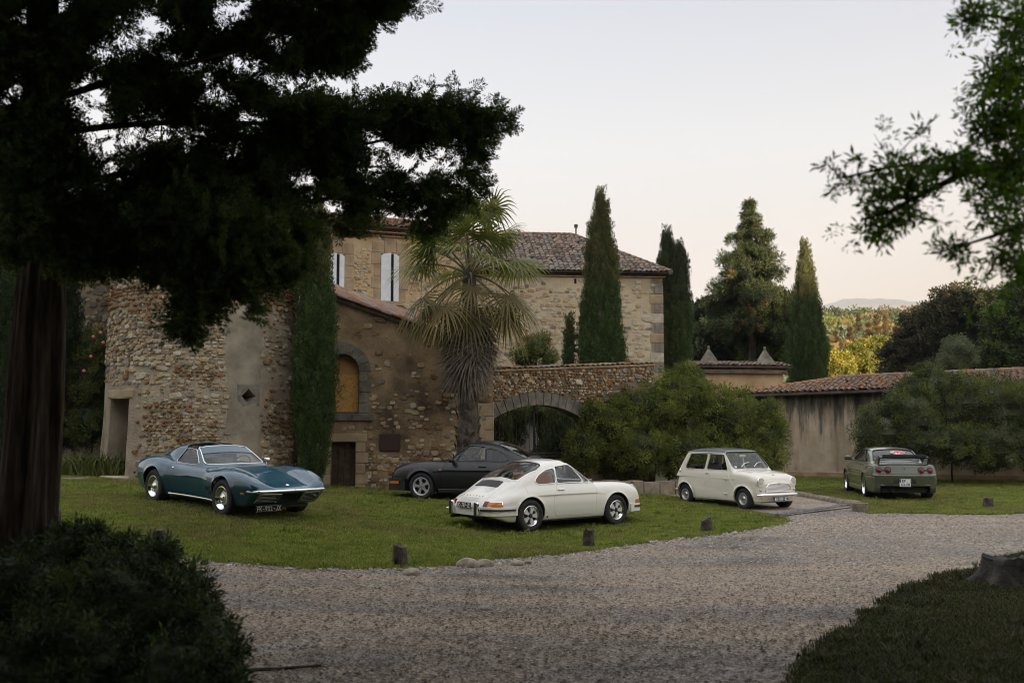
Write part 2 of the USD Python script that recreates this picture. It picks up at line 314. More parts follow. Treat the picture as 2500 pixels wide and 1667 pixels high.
def pebble(seed):
    m = trimesh.creation.icosphere(1, 1.0); r = np.random.default_rng(seed); m.vertices *= (1 + .25 * r.normal(size=(len(m.vertices), 1)).clip(-1, 1)); m.vertices *= (1, .75, .45); return np.array(m.vertices), np.array(m.faces)
mat('pebbles', {'ob': ('object_info', {}), 'r': ('rgb_ramp', {'ramp': [(0, (.16, .14, .125)), (.5, (.30, .27, .235)), (.8, (.36, .30, .245)), (1, (.50, .465, .42))]}), 'p': ('principled_bsdf', {'roughness': .85, 'specular_ior_level': .3})}, [('ob.random', 'r.fac'), ('r.color', 'p.base_color')])
def pebbles(name, poly, n, seed, lo=.008, hi=.022, dens=None):
    r = np.random.default_rng(seed); p = pts_in(poly, n, r, dens); z = height(p[:, 0], p[:, 1]) + .014; s = lo + (hi - lo) * r.uniform(0, 1, n) ** 3
    instancer(name, [(*pebble(k), None, 'pebbles') for k in range(3)], np.c_[p, z], quat_to(rand_dirs(n, r) * .35 + [0, 0, 1], r.uniform(0, 6.28, n)), s, r.integers(0, 3, n))
_dv = drive.difference(lawn_left).difference(lawn_right).difference(bay).difference(bank)
pebbles('gravel_stones', _dv.intersection(sbox(-8, 6, 16, 16)), 22000, 21); pebbles('gravel_stones', _dv.intersection(sbox(-8, 15, 20, 27)), 16000, 22, .010, .028)
pebbles('gravel_stones', bay, 5000, 23, .010, .024); pebbles('gravel_stones', LineString(lawn_edge).buffer(.32), 3000, 24, .012, .05)

# larger single stones along the lawn edge
noisy('field_stone', (.19, .15, .115), (.40, .35, .29), 9, .9, 6, .01, 50)
for k, (px, py, s) in enumerate([(1006, 1404, .13), (1140, 1384, .17), (1180, 1382, .15), (1263, 1380, .11), (1290, 1377, .09), (1188, 1490, .07), (1545, 1405, .06), (1372, 1404, .05)]):
    c = on_ground(px, py); m = trimesh.creation.icosphere(2, 1); m.vertices *= (1 + .5 * (meshkit.fbm(m.vertices * 1.3 + k * 7)[:, None] - .5)); m.vertices *= (s, s * .8, s * .55)
    lab = ['flat brown stone half sunk at the lawn edge, left of the others', 'long tan stone on the lawn edge below the ivory coupe', 'rounded pale stone beside the long tan one on the lawn edge', 'flat reddish stone on the lawn edge below the ivory coupe rear wheel', 'small grey stone at the lawn edge right of the reddish one',
           'dark small stone lying alone on the drive below the lawn edge', 'small brown stone on the drive below the second post from the right', 'small stone on the drive under the bright lawn tongue'][k]
    m.apply_translation(c + np.array([0, 0, s * .2])); tag(obj('edge_stone', m, 'field_stone', None, smooth=True), lab, 'stone')

# fallen leaves: near layer made dense to stand in for foreground shade, thin over drive and lawn
def litter(name, n, fn, seed, size, mat_):
    r = np.random.default_rng(seed); p = fn(r, n); m = len(p); v0 = np.array([(-.5, 0, 0), (0, -.22, .05), (.5, 0, .02), (0, .22, .06)]); f0 = np.array([[0, 1, 2], [0, 2, 3]])
    instancer(name, [(v0, f0, None, mat_)], np.c_[p, height(p[:, 0], p[:, 1]) + .028], quat_to(rand_dirs(m, r) * .25 + [0, 0, 1], r.uniform(0, 6.28, m)), size * r.uniform(.5, 1.4, m), np.zeros(m))
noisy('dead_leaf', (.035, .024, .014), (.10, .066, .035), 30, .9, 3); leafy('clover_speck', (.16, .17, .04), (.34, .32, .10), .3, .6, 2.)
def near_shade_cover(r, n):
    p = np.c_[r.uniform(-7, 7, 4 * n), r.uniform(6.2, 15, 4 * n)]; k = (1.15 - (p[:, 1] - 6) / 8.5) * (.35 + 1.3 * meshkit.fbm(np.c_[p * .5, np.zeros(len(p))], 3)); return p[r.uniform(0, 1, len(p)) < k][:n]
litter('leaf_litter', 32000, near_shade_cover, 31, .045, 'dead_leaf')
litter('leaf_litter', 1500, lambda r, n: np.c_[r.uniform(-7, 14, n), r.uniform(12, 24, n)], 32, .05, 'dead_leaf')
litter('clover', 5000, lambda r, n: pts_in(lawn_left, n, r, near), 33, .045, 'clover_speck')
# ------------------------------------------------------------------ masonry kit
def project(p):
    d = np.asarray(p, float) - np.array([0, 0, CAMZ]); yc = d[..., 1] * math.cos(PITCH) + d[..., 2] * math.sin(PITCH); zc = -d[..., 1] * math.sin(PITCH) + d[..., 2] * math.cos(PITCH)
    return np.stack([1250 + F * d[..., 0] / yc, 833.5 - F * zc / yc, yc], -1)
class Wall:
    """A vertical wall plane from ground point a to b (left to right as seen); u runs along it, z up, h out of it towards the viewer."""
    def __init__(s, a, b):
        s.a = np.array(a, float); d = np.array(b, float) - s.a; s.L = np.linalg.norm(d); s.d = d / s.L; s.n = np.array([s.d[1], -s.d[0]])
    def uv(s, px, py):
        r = ray(px, py); t = np.dot(s.a, s.n) / np.dot(r[:2], s.n); p = np.array([0, 0, CAMZ]) + r * t; return float(np.dot(p[:2] - s.a, s.d)), float(p[2])
    def P3(s, u, z, h=0.0):
        u, z, h = np.broadcast_arrays(np.asarray(u, float), z, h); xy = s.a + u[..., None] * s.d + h[..., None] * s.n; return np.concatenate([xy, z[..., None]], -1)
    def M(s, u=0, z=0, h=0):
        """Local x along the wall, y into it, z up."""
        m = np.eye(4); m[:2, 0] = s.d; m[:2, 1] = -s.n; m[:3, 3] = s.P3(u, z, h); return m
    def slab(s, poly, h1, h0):
        """Polygon in (u, z) with holes, from h0 (behind) to h1 (front)."""
        rings = [np.array(poly.exterior.coords)[:-1]] + [np.array(i.coords)[:-1] for i in poly.interiors]
        m = m3.CrossSection(rings, m3.FillRule.EvenOdd).extrude(h1 - h0).to_mesh(); v = np.asarray(m.vert_properties, float)
        return trimesh.Trimesh(s.P3(v[:, 0], v[:, 1], h0 + v[:, 2]), m.tri_verts, process=False)
    def pxpoly(s, *pts): return Polygon([s.uv(*p) for p in pts])
    def block(s, u0, u1, z0, z1, h0, h1, r=.02):
        return rbox(u1 - u0, h1 - h0, z1 - z0, min(r, (u1-u0)/3, (h1-h0)/3, (z1-z0)/3), 2).apply_transform(s.M((u0 + u1) / 2, (z0 + z1) / 2, (h0 + h1) / 2))

TONES = ['stone_pale', 'stone_cream', 'stone_grey', 'stone_brown', 'cobble_orange', 'cobble_tan']
for n_, a_, b_ in (('stone_pale', (0.432, 0.372, 0.279), (0.648, 0.566, 0.432)), ('stone_cream', (0.372, 0.273, 0.167), (0.564, 0.425, 0.265)), ('stone_grey', (.19, .17, .14), (.30, .27, .225)), ('stone_brown', (0.180, 0.120, 0.065), (0.300, 0.202, 0.112)),
                   ('cobble_orange', (.19, .085, .03), (.33, .16, .065)), ('cobble_tan', (.21, .13, .065), (.33, .22, .12))):
    noisy(n_, a_, b_, 7, .9, 6, .012, 45, island=.12)
mat('rubble_mix', {'g': ('geometry', {}), 'r': ('rgb_ramp', {'ramp': [(0, (.25, .15, .08)), (.08, (.30, .23, .155)), (.40, (.41, .345, .255)), (.66, (.49, .435, .35)), (.86, (.60, .56, .48)), (1.0, (.29, .265, .23))]}), 'n': ('noise_texture', {'scale': 9.0, 'detail': 6.0}), 'mr': ('map_range', {'from_min': .3, 'from_max': .7, 'to_min': .72, 'to_max': 1.15}), 'hv': ('hsv', {'hue': .5, 'saturation': 1.0, 'fac': 1.0}),
     'bn': ('noise_texture', {'scale': 45.0, 'detail': 5.0}), 'b': ('bump', {'strength': 1.0, 'distance': .012}), 'p': ('principled_bsdf', {'roughness': .92, 'specular_ior_level': .25})},
    [('g.random_per_island', 'r.fac'), ('g.position', 'n.vector'), ('n.fac', 'mr.value'), ('mr.result', 'hv.value'), ('r.color', 'hv.color'), ('hv.color', 'p.base_color'), ('g.position', 'bn.vector'), ('bn.fac', 'b.height'), ('b.normal', 'p.normal')])
mat('rubble_pale', {'g': ('geometry', {}), 'r': ('rgb_ramp', {'ramp': [(0, (.38, .30, .21)), (.40, (.52, .45, .35)), (.66, (.60, .54, .45)), (.86, (.68, .64, .57)), (1.0, (.44, .40, .34))]}), 'n': ('noise_texture', {'scale': 9.0, 'detail': 6.0}), 'mr': ('map_range', {'from_min': .3, 'from_max': .7, 'to_min': .72, 'to_max': 1.15}), 'hv': ('hsv', {'hue': .5, 'saturation': 1.0, 'fac': 1.0}),
     'bn': ('noise_texture', {'scale': 45.0, 'detail': 5.0}), 'b': ('bump', {'strength': 1.0, 'distance': .012}), 'p': ('principled_bsdf', {'roughness': .92, 'specular_ior_level': .25})},
    [('g.random_per_island', 'r.fac'), ('g.position', 'n.vector'), ('n.fac', 'mr.value'), ('mr.result', 'hv.value'), ('r.color', 'hv.color'), ('hv.color', 'p.base_color'), ('g.position', 'bn.vector'), ('bn.fac', 'b.height'), ('b.normal', 'p.normal')])
noisy('mortar', (0.300, 0.207, 0.121), (0.504, 0.360, 0.214), 1.6, .95, 9, .03, 22)
noisy('tower_mortar', (.25, .205, .145), (.44, .37, .275), 1.4, .95, 9, .035, 20)
noisy('plaster_patch', (.22, .19, .14), (.40, .35, .265), 1.6, .95, 9, .015, 30); noisy('plaster_grey', (.15, .135, .11), (.27, .245, .20), 5, .95, 8, .012, 40)
noisy('cut_stone', (0.300, 0.223, 0.140), (0.480, 0.371, 0.233), 2.2, .9, 8, .01, 40, island=.1)
noisy('weathered_stone', (.115, .105, .088), (.27, .245, .20), 3.0, .92, 8, .012, 40, island=.12)
noisy('dark_mortar', (0.096, 0.069, 0.044), (0.432, 0.305, 0.177), 1.0, .95, 10, .03, 22, .36, .66)
noisy('house_plaster', (0.384, 0.256, 0.140), (0.564, 0.414, 0.246), 1.1, .95, 9, .02, 24)
noisy('house_plaster_pale', (0.432, 0.347, 0.230), (0.626, 0.520, 0.360), 1.0, .95, 9, .02, 24)
for n_, a_, b_ in (('tile_rust', (.20, .075, .03), (.33, .15, .07)), ('tile_brown', (.13, .075, .045), (.25, .16, .105)), ('tile_grey', (0.152, 0.125, 0.103), (0.290, 0.248, 0.214)), ('tile_dark', (0.080, 0.064, 0.052), (0.174, 0.139, 0.113)), ('tile_pink', (.23, .145, .10), (.34, .25, .19))):
    noisy(n_, a_, b_, 4, .9, 7, .006, 40, island=.15)
noisy('tile_mix', (0.138, 0.104, 0.084), (0.275, 0.207, 0.162), 1.5, .9, 7, .006, 40, island=.25); noisy('tile_mix_rust', (.14, .08, .05), (.32, .17, .09), 1.5, .9, 7, .006, 40, island=.3)
plain('shadow_void', (.006, .006, .006), .95); plain('old_iron', (.012, .012, .012), .6)

def stones(parent, to3d, dom, passes, prob, tone, seed, limit=300, mask=None, small='rubble_mix', fr=(-60, 2560, -60, 1720), names=('stone', 'small_stones')):
    r = np.random.default_rng(seed); out = []
    u0, u1, z0, z1 = dom
    for kind, rh0, asp, proud in passes:
        z = z0
        while z < z1:
            rh = rh0 * r.uniform(.65, 1.35); u = u0 - r.uniform(0, .3)
            while u < u1:
                k = r.uniform(.75, 1.25); w = rh * r.uniform(*asp); c = np.array([u + w / 2, z + rh / 2 + r.normal(0, rh * .12)]); u += w * r.uniform(.97, 1.12)
                if mask is not None and not mask.contains(Point(c)): continue
                q = project(to3d(c[0], c[1], 0.0))
                if not (fr[0] < q[0] < fr[1] and fr[2] < q[1] < fr[3]): continue
                if r.uniform() > prob(kind, q[0], q[1]): continue
                hh = rh * (.46 if kind != 'cobble' else .42) * k ** .5; hw = w * .47; nn = 8
                an = (np.arange(nn) + r.uniform(-.2, .2, nn)) * 2 * np.pi / nn + (.39 if kind != 'cobble' else 0)
                pw = .62 if kind != 'cobble' else 1.0
                rr = 1 + r.uniform(-.14, .10, nn) * (1 if kind != 'cobble' else .4); tl = r.normal(0, .10) if kind != 'cobble' else r.choice([-.45, .45]) + r.normal(0, .15)
                x = np.sign(np.cos(an)) * np.abs(np.cos(an)) ** pw * hw * rr; y = np.sign(np.sin(an)) * np.abs(np.sin(an)) ** pw * hh * rr
                x, y = x * math.cos(tl) - y * math.sin(tl), x * math.sin(tl) + y * math.cos(tl)
                ph = proud * r.uniform(.5, 1.3); cx, cy = r.normal(0, .08 * hw), r.normal(0, .08 * hh)
                sk = .80 if kind != 'cobble' else .66
                U = np.r_[c[0] + x, c[0] + x * sk, c[0] + cx]; Z = np.r_[c[1] + y, c[1] + y * sk, c[1] + cy]; H = np.r_[np.full(nn, -.02), ph * r.uniform(.75, 1.1, nn), ph * (1.08 if kind != 'cobble' else 1.35)]
                v = to3d(U, Z, H); i = np.arange(nn); j = (i + 1) % nn
                f = np.vstack([np.stack([i, j, nn + j], 1), np.stack([i, nn + j, nn + i], 1), np.stack([nn + i, nn + j, np.full(nn, 2 * nn)], 1)])
                out.append((w * rh / q[2] ** 2, v, f, tone(kind, q[0], q[1], r)))
            z += rh
    out.sort(key=lambda o: -o[0])
    for a, v, f, t in out[:limit]: put(names[0], v, f, t, parent)
    for sm in TONES:                     # the rest, too small to pick apart, joined tone by tone
        rest = [o for o in out[limit:] if o[3] == sm]; nm = 'small_cobbles' if sm.startswith('cobble') else names[1]
        if not rest: continue
        nv = np.cumsum([0] + [len(o[1]) for o in rest]); put(nm, np.vstack([o[1] for o in rest]), np.vstack([o[2] + k for o, k in zip(rest, nv)]), sm, parent, None, 'stuff')
    return len(out)

def tiles(parent, O, u, v, region, seed, mats, pitch=.21, row=.34, limit=300, small='tile_mix', rad=.10, name='tile', lift=.03):
    """Canal tiles on the roof plane through O with eave direction u and up-slope direction v; region: polygon in (u, v)."""
    O, u, v = (np.asarray(a, float) for a in (O, u, v)); n = np.cross(u, v); n /= np.linalg.norm(n); n = n if n[2] > 0 else -n
    r = np.random.default_rng(seed); x0, y0, x1, y1 = region.bounds; out = []; m = 5
    an = np.linspace(0, math.pi, m); i = np.arange(m - 1); from shapely import contains_xy
    for a in np.arange(x0 + pitch / 2, x1, pitch):
        for k, b in enumerate(np.arange(y0, y1, row)):
            if not contains_xy(region, a, min(b + row * .4, y1 - .01)): continue
            L = row * 1.22; r0, r1 = rad * r.uniform(.95, 1.05), rad * .80; ja, jb, jn, ro = r.normal(0, .012), r.normal(0, .012), r.normal(0, .006), r.normal(0, .04)
            P_ = []
            for (t, rr, hgt) in ((0, r0, lift + .012), (L, r1, lift - .012)):
                A = a + ja - rr * np.cos(an) + ro * t; N_ = hgt + jn + rr * .62 * np.sin(an); B = np.full(m, b + jb + t)
                P_.append(O + A[:, None] * u + B[:, None] * v + N_[:, None] * n)
            vv = np.vstack(P_ + [P_[0] - n * .018]); f = np.vstack([np.stack([i, i + 1, m + i + 1], 1), np.stack([i, m + i + 1, m + i], 1), np.stack([2*m + i, 2*m + i + 1, i + 1], 1), np.stack([2*m + i, i + 1, i], 1)])
            q = project(vv.mean(0)); out.append((-(q[2]) - (100 if not (-40 < q[0] < 2540) else 0), vv, f, mats[r.integers(len(mats))]))
    out.sort(key=lambda o: -o[0])
    for _, vv, f, t in out[:limit]: put(name, vv, f, t, parent)
    for sm in dict.fromkeys(mats):
        rest = [o for o in out[limit:] if o[3] == sm]
        if not rest: continue
        nv = np.cumsum([0] + [len(o[1]) for o in rest]); put('small_tiles', np.vstack([o[1] for o in rest]), np.vstack([o[2] + k for o, k in zip(rest, nv)]), sm, parent, None, 'stuff')
def quadroof(parent, pts, mat_='tile_dark', thick=.06):
    p = np.asarray(pts, float); n = np.cross(p[1] - p[0], p[2] - p[0]); n /= np.linalg.norm(n); n = n if n[2] > 0 else -n
    k = len(p); v = np.vstack([p, p - n * thick]); f = [[0, i, i + 1] for i in range(1, k - 1)] + [[k, k + i + 1, k + i] for i in range(1, k - 1)]
    for i in range(k): j = (i + 1) % k; f += [[i, k + i, k + j], [i, k + j, j]]
    return put('roof_deck', v, f, mat_, parent)
def genoise(parent, W, u0, u1, z, rows=2, pitch=.20, seed=1, mats=('tile_rust', 'tile_brown', 'tile_pink'), h0=.0):
    """Rows of half-tile ends under the eave, each row standing further out."""
    r = np.random.default_rng(seed); an = np.linspace(0, math.pi, 7)
    for k in range(rows):
        put_b = W.block(u0, u1, z + .13 * k - .015, z + .13 * k + .022, -.05, h0 + .11 * (k + 1), .006); obj('eave_bed', put_b, 'mortar', parent)
        for j, u in enumerate(np.arange(u0 + .1 + (pitch / 2) * (k % 2), u1, pitch)):
            R0, R1 = .088, .070; U = np.r_[u - R0 * np.cos(an), u - R1 * np.cos(an)]; Z = z + .13 * k + .022 + np.r_[R0 * np.sin(an), R1 * np.sin(an)]
            H0 = h0 + .11 * (k + 1) + .02 + r.normal(0, .008); v = np.vstack([W.P3(U, Z, H0), W.P3(U, Z, -.02)]); i = np.arange(6)
            f = np.vstack([np.stack([i, i + 1, 8 + i], 1), np.stack([i, 8 + i, 7 + i], 1), np.stack([i, 14 + i, 15 + i], 1), np.stack([i, 15 + i, i + 1], 1), np.stack([7 + i, 8 + i, 22 + i], 1), np.stack([7 + i, 22 + i, 21 + i], 1)])
            put('eave_tile', v, f, mats[r.integers(len(mats))], parent)

# ------------------------------------------------------------------ the round tower
TX, TY, TR = -8.43, 27.35, 2.46
tower = thing('round_tower', 'round rubble-stone tower with a narrow door and a diamond-shaped opening', 'tower')
def t3(u, z, h):
    u, z, h = np.broadcast_arrays(np.asarray(u, float), np.asarray(z, float), np.asarray(h, float)); a = u / TR; R = TR + .17 * np.clip(1 - (z - .3) / 6, 0, 1) ** 1.3 + h
    return np.stack([TX + R * np.sin(a), TY - R * np.cos(a), z], -1)
_base = .25; _top = 7.7
aa = np.linspace(-math.pi, math.pi, 97)[:-1]; zz = np.linspace(_base - .5, _top, 34)
A_, Z_ = np.meshgrid(aa, zz, indexing='ij'); V = t3(A_ * TR, Z_, 0.0); V = V + (V - np.array([TX, TY, 0])) * [1, 1, 0] * (.018 * (meshkit.fbm(V * 2.2)[..., None] - .5))
nz = len(zz); i, j = np.meshgrid(np.arange(96), np.arange(nz - 1), indexing='ij'); i2 = (i + 1) % 96
q = np.stack([i*nz+j, i2*nz+j, i2*nz+j+1, i*nz+j+1], -1).reshape(-1, 4); Vv = np.vstack([V.reshape(-1, 3), [[TX, TY, zz[0]], [TX, TY, zz[-1]]]]); nb = 96 * nz; k = np.arange(96); k2 = (k + 1) % 96
FF = np.vstack([q[:, [0, 1, 2]], q[:, [0, 2, 3]], np.stack([k2*nz, k*nz, np.full(96, nb)], 1), np.stack([k*nz+nz-1, k2*nz+nz-1, np.full(96, nb+1)], 1)])
solid = m3.Manifold(m3.Mesh(vert_properties=Vv.astype(np.float32), tri_verts=FF.astype(np.uint32)))
def tower_hit(px, py):
    d = ray(px, py); ts = np.linspace(20, 30, 4000); p = np.array([0, 0, CAMZ]) + d * ts[:, None]; R = TR + .17 * np.clip(1 - (p[:, 2] - .3) / 6, 0, 1) ** 1.3
    k = np.argmax(np.hypot(p[:, 0] - TX, p[:, 1] - TY) < R); return p[k]
pd0 = tower_hit(308, 1080); ad = math.atan2(pd0[0] - TX, -(pd0[1] - TY)) - .16     # middle of the door on the drum
dm = trimesh.transformations.rotation_matrix(ad, (0, 0, 1))
dz0, dz1 = tower_hit(300, 1163)[2], tower_hit(300, 972)[2]
cutd = m3.Manifold.cube((.86, 2.2, dz1 - dz0)).translate((-.43, -2.9, dz0)).rotate((0, 0, math.degrees(ad))).translate((TX, TY, 0))
pw_ = tower_hit(606, 967); aw = math.atan2(pw_[0] - TX, -(pw_[1] - TY)); sz = .27
cutw = m3.Manifold.cube((sz, 1.4, sz), True).rotate((0, 45, 0)).translate((0, -TR - .1, pw_[2])).rotate((0, 0, math.degrees(aw))).translate((TX, TY, 0))
obj('wall', (lambda m: trimesh.Trimesh(m.vert_properties[:, :3], m.tri_verts, process=False))((solid - cutd - cutw).to_mesh()), 'tower_mortar', tower, smooth=40)
def on_drum(m, a, z, h=0.0):
    return m.apply_transform(trimesh.transformations.rotation_matrix(0, (0, 0, 1))).apply_translation((0, -TR - h, z)).apply_transform(trimesh.transformations.rotation_matrix(a, (0, 0, 1))).apply_translation((TX, TY, 0))
noisy('old_door', (.030, .018, .012), (.062, .038, .024), 8, .8, 6, .004, 60)
obj('door', on_drum(bx(-.43, .43, .70, .75, 0, dz1 - dz0), ad, dz0), 'old_door', tower)
obj('door_lintel', on_drum(rbox(1.12, .30, .24, .05, 3), ad, dz1 + .115, -.06), 'cut_stone', tower, smooth=40)
obj('door_step', on_drum(rbox(1.15, .55, .12, .03, 2), ad, dz0 - .05, .12), 'stone_pale', tower, smooth=40)
f0 = rbox(.66, .10, .62, .03, 2); 
fr_ = (lambda m: trimesh.Trimesh(m.vert_properties[:, :3], m.tri_verts, process=False))((m3.Manifold.cube((.62, .12, .60), True) - m3.Manifold.cube((sz, .5, sz), True).rotate((0, 45, 0))).to_mesh())
obj('opening_surround', on_drum(fr_, aw, pw_[2], .045), 'plaster_grey', tower)
# a smooth strip of render down the drum
us = np.linspace(-1, 1, 9); pl = []
lft = [(548, 1180), (545, 1060), (552, 950), (540, 860), (548, 780), (590, 740)]; rgt = [(652, 1180), (640, 1060), (634, 950), (640, 840), (650, 760), (655, 735)]
poly_px = Polygon(lft + rgt[::-1])
lo_ = [tower_hit(*p) for p in lft]; hi_ = [tower_hit(*p) for p in rgt]
ang = lambda p: math.atan2(p[0] - TX, -(p[1] - TY)) * TR
pch = Polygon([(ang(p), p[2]) for p in lo_] + [(ang(p), p[2]) for p in hi_[::-1]]).buffer(.06).buffer(-.06)
def drum_sheet(poly, h, step=.14):
    from scipy.spatial import Delaunay; from shapely import contains_xy
    x0, y0, x1, y1 = poly.bounds; gx, gy = np.meshgrid(np.arange(x0, x1, step), np.arange(y0, y1, step)); g = np.c_[gx.ravel(), gy.ravel()]; g = g[contains_xy(poly.buffer(-.05), g[:, 0], g[:, 1])]
    b = np.array([poly.exterior.interpolate(s).coords[0] for s in np.arange(0, poly.exterior.length, step * .6)]); b2 = b + np.random.default_rng(1).normal(0, .035, b.shape)
    pts = np.vstack([g, b2]); tri = Delaunay(pts).simplices; c = pts[tri].mean(1); tri = tri[contains_xy(poly, c[:, 0], c[:, 1])]
    H = np.r_[np.full(len(g), h), np.full(len(b2), -.012)] + .006 * meshkit.fbm(np.c_[pts * 4, np.zeros(len(pts))]); v = t3(pts[:, 0], pts[:, 1], H)
    w = pts[tri]; e1, e2 = w[:, 1] - w[:, 0], w[:, 2] - w[:, 0]; s = e1[:, 0] * e2[:, 1] - e1[:, 1] * e2[:, 0]; tri[s < 0] = tri[s < 0][:, ::-1]
    return v, tri
v_, f_ = drum_sheet(pch.difference(Polygon([(aw * TR - .3, pw_[2]), (aw * TR, pw_[2] - .3), (aw * TR + .3, pw_[2]), (aw * TR, pw_[2] + .3)])), .028); _, _, n_ = meshkit.arrays((v_, f_), True); put('render_patch', v_, f_, 'plaster_patch', tower, n_)
def tprob(kind, x, y):
    if poly_px.buffer(-3).contains(Point(x, y)) or (570 < x < 645 and 925 < y < 1012): return 0.0
    if x < 330 and y > 940: return 0
    if x < 350 and y > 950: return .12                              # plastered round the door
    left, right = x < 545, x > 636
    if kind == 'cobble':
        if 700 < y < 760: return .92
        if 895 < y < 925 and left and x > 420: return .7
        if 985 < y < 1055 and 325 < x < 470: return .75
        if 975 < y < 1055 and right: return .75
        if 1055 < y < 1130 and left: return .14
        return .04
    if 700 < y < 760: return .12
    if kind == 'big':
        if y < 700: return .50
        if 760 < y < 890 and left: return .62 if x < 480 else .30
        if 890 < y < 980 and left: return .16
        if 1055 < y and right: return .55
        return .16 if right else .07
    if kind == 'rubble':
        if y < 700: return .45
        if y < 890 and left: return .85
        if y < 980 and left: return .60
        if left: return .78
        return .42 if (y < 860 or y > 1050) else .18
    return 0
def ttone(kind, x, y, r):
    if kind == 'cobble': return r.choice(['cobble_orange', 'cobble_tan', 'stone_brown'], p=[.45, .4, .15])
    if y < 900 or x > 640: return r.choice(TONES, p=[.30, .32, .22, .09, .03, .04])
    return r.choice(TONES, p=[.17, .42, .17, .14, .04, .06])
nst = stones(tower, t3, (-1.45 * TR, 1.45 * TR, _base - .1, _top), [('big', .165, (1.0, 1.9), .05), ('rubble', .09, (1.0, 2.4), .03), ('cobble', .12, (.75, 1.05), .055)], tprob, ttone, 31)
# low conical tiled roof with a projecting eave
cz = np.linspace(0, 2 * np.pi, 65)[:-1]
rb = np.stack([TX + (TR + .30) * np.cos(cz), TY + (TR + .30) * np.sin(cz), np.full(64, _top + .02)], 1); rt = np.stack([TX + .1 * np.cos(cz), TY + .1 * np.sin(cz), np.full(64, _top + .95)], 1); i = np.arange(64); j = (i + 1) % 64
rd = put('roof', np.vstack([rb, rt, rb - [0, 0, .09], [[TX, TY, _top - .07]]]), np.vstack([np.stack([i, j, 64+j], 1), np.stack([i, 64+j, 64+i], 1), np.stack([128+i, 128+j, j], 1), np.stack([128+i, j, i], 1), np.stack([128+j, 128+i, np.full(64, 192)], 1)]), 'tile_brown', tower)
for k in range(80):
    a = 2 * math.pi * k / 80; p0 = np.array([TX + (TR + .34) * math.cos(a), TY + (TR + .34) * math.sin(a), _top + .04]); p1 = np.array([TX + .5 * math.cos(a), TY + .5 * math.sin(a), _top + .86]); u = np.array([-math.sin(a), math.cos(a), 0]); n = np.array([math.cos(a) * .3, math.sin(a) * .3, .95]); an_ = np.linspace(0, math.pi, 4)
    v = np.vstack([p + (-rr * np.cos(an_))[:, None] * u + (rr * .7 * np.sin(an_))[:, None] * n for p, rr in ((p0, .10), (p1, .03))]); ii = np.arange(3)
    put('tile', v, np.vstack([np.stack([ii, ii+1, 5+ii], 1), np.stack([ii, 5+ii, 4+ii], 1)]), ['tile_rust', 'tile_brown', 'tile_pink'][k % 3], rd)

# ------------------------------------------------------------------ wall to the left of the tower
Wl = Wall((-15.2, 29.4), (-9.8, 29.0))
annex = thing('rubble_annex_wall', 'rubble wall with a dark coping joining the left side of the round tower', 'wall')
zt0, zt1 = Wl.uv(175, 640)[1], Wl.uv(275, 624)[1]
obj('wall', Wl.slab(Polygon([(0, -.2), (5.4, -.2), (5.4, zt1 + .02), (0, zt0 - .15)]), 0, -.5), 'tower_mortar', annex)
cp = Wl.slab(Polygon([(-.1, zt0 - .15), (5.45, zt1 + .02), (5.45, zt1 + .12), (-.1, zt0 - .05)]), .12, -.6); obj('coping', cp, 'weathered_stone', annex)
stones(annex, Wl.P3, (0, 5.4, 3.0, max(zt0, zt1) - .02), [('big', .22, (1., 1.8), .05), ('rubble', .13, (1., 2.3), .035)], lambda k, x, y: (.62 if x > 215 else .2) if y > 632 else 0, lambda k, x, y, r: r.choice(TONES[:4], p=[.25, .4, .2, .15]), 33, 90)

# ------------------------------------------------------------------ lean-to house front with the boarded arch window
Wf = Wall((-7.2, 26.55), (-.50, 26.95))
fac = thing('outbuilding', 'weathered stone lean-to house with boarded arched window and small brown door', 'building')
U = Wf.uv
ztl, zpt = U(740, 700)[1], U(1008, 800)[1]
ul, uj = U(735, 700)[0], U(1008, 800)[0]; ur = U(1204, 900)[0]; sl = (zpt - ztl) / (uj - ul)
ztr = zpt + sl * (ur - uj) 
awx0, awx1 = U(790, 950)[0], U(877, 950)[0]; asp, asill = U(834, 906)[1], U(834, 1009)[1]; awc = (awx0 + awx1) / 2; awr = (awx1 - awx0) / 2
archhole = Polygon([(awc + awr * math.cos(t), asp + awr * math.sin(t)) for t in np.linspace(0, math.pi, 24)] + [(awx0, asill), (awx1, asill)])
dx0, dx1, dzb, dzt = U(808, 1100)[0], U(868, 1100)[0], U(838, 1195)[1], U(838, 1078)[1]
dhole = sbox(dx0, dzb - .6, dx1, dzt)
outl = Polygon([(ul, -.6), (ur, -.6), (ur, ztr), (ul, ztl)])
obj('wall', Wf.slab(outl.difference(archhole).difference(dhole), 0, -.45), 'dark_mortar', fac)
# voussoirs, jambs and sill of the arch window
vt = .30
for k in range(9):
    t0, t1 = math.pi * k / 9 + .012, math.pi * (k + 1) / 9 - .012; t = np.linspace(t0, t1, 5)
    ro = awr + vt * (1.12 if k == 4 else 1.0)
    pg = Polygon([(awc + awr * .985 * math.cos(a), asp + awr * .985 * math.sin(a)) for a in t] + [(awc + ro * math.cos(a), asp + ro * math.sin(a)) for a in t[::-1]])
    obj('voussoir', Wf.slab(pg, .030 + .006 * (k % 2), -.28), 'weathered_stone', fac)
for s in (0, 1):
    x0 = awx1 - .006 if s else awx0 - vt + .006; zc_ = np.linspace(asill, asp, 5)
    for k in range(4): obj('jamb_stone', Wf.block(x0 + (0 if s else (.07 if k % 2 else 0)), x0 + vt - (.07 if (k % 2 and s) else 0), zc_[k] + .006, zc_[k + 1] - .006, -.28, .028, .012), 'weathered_stone', fac)
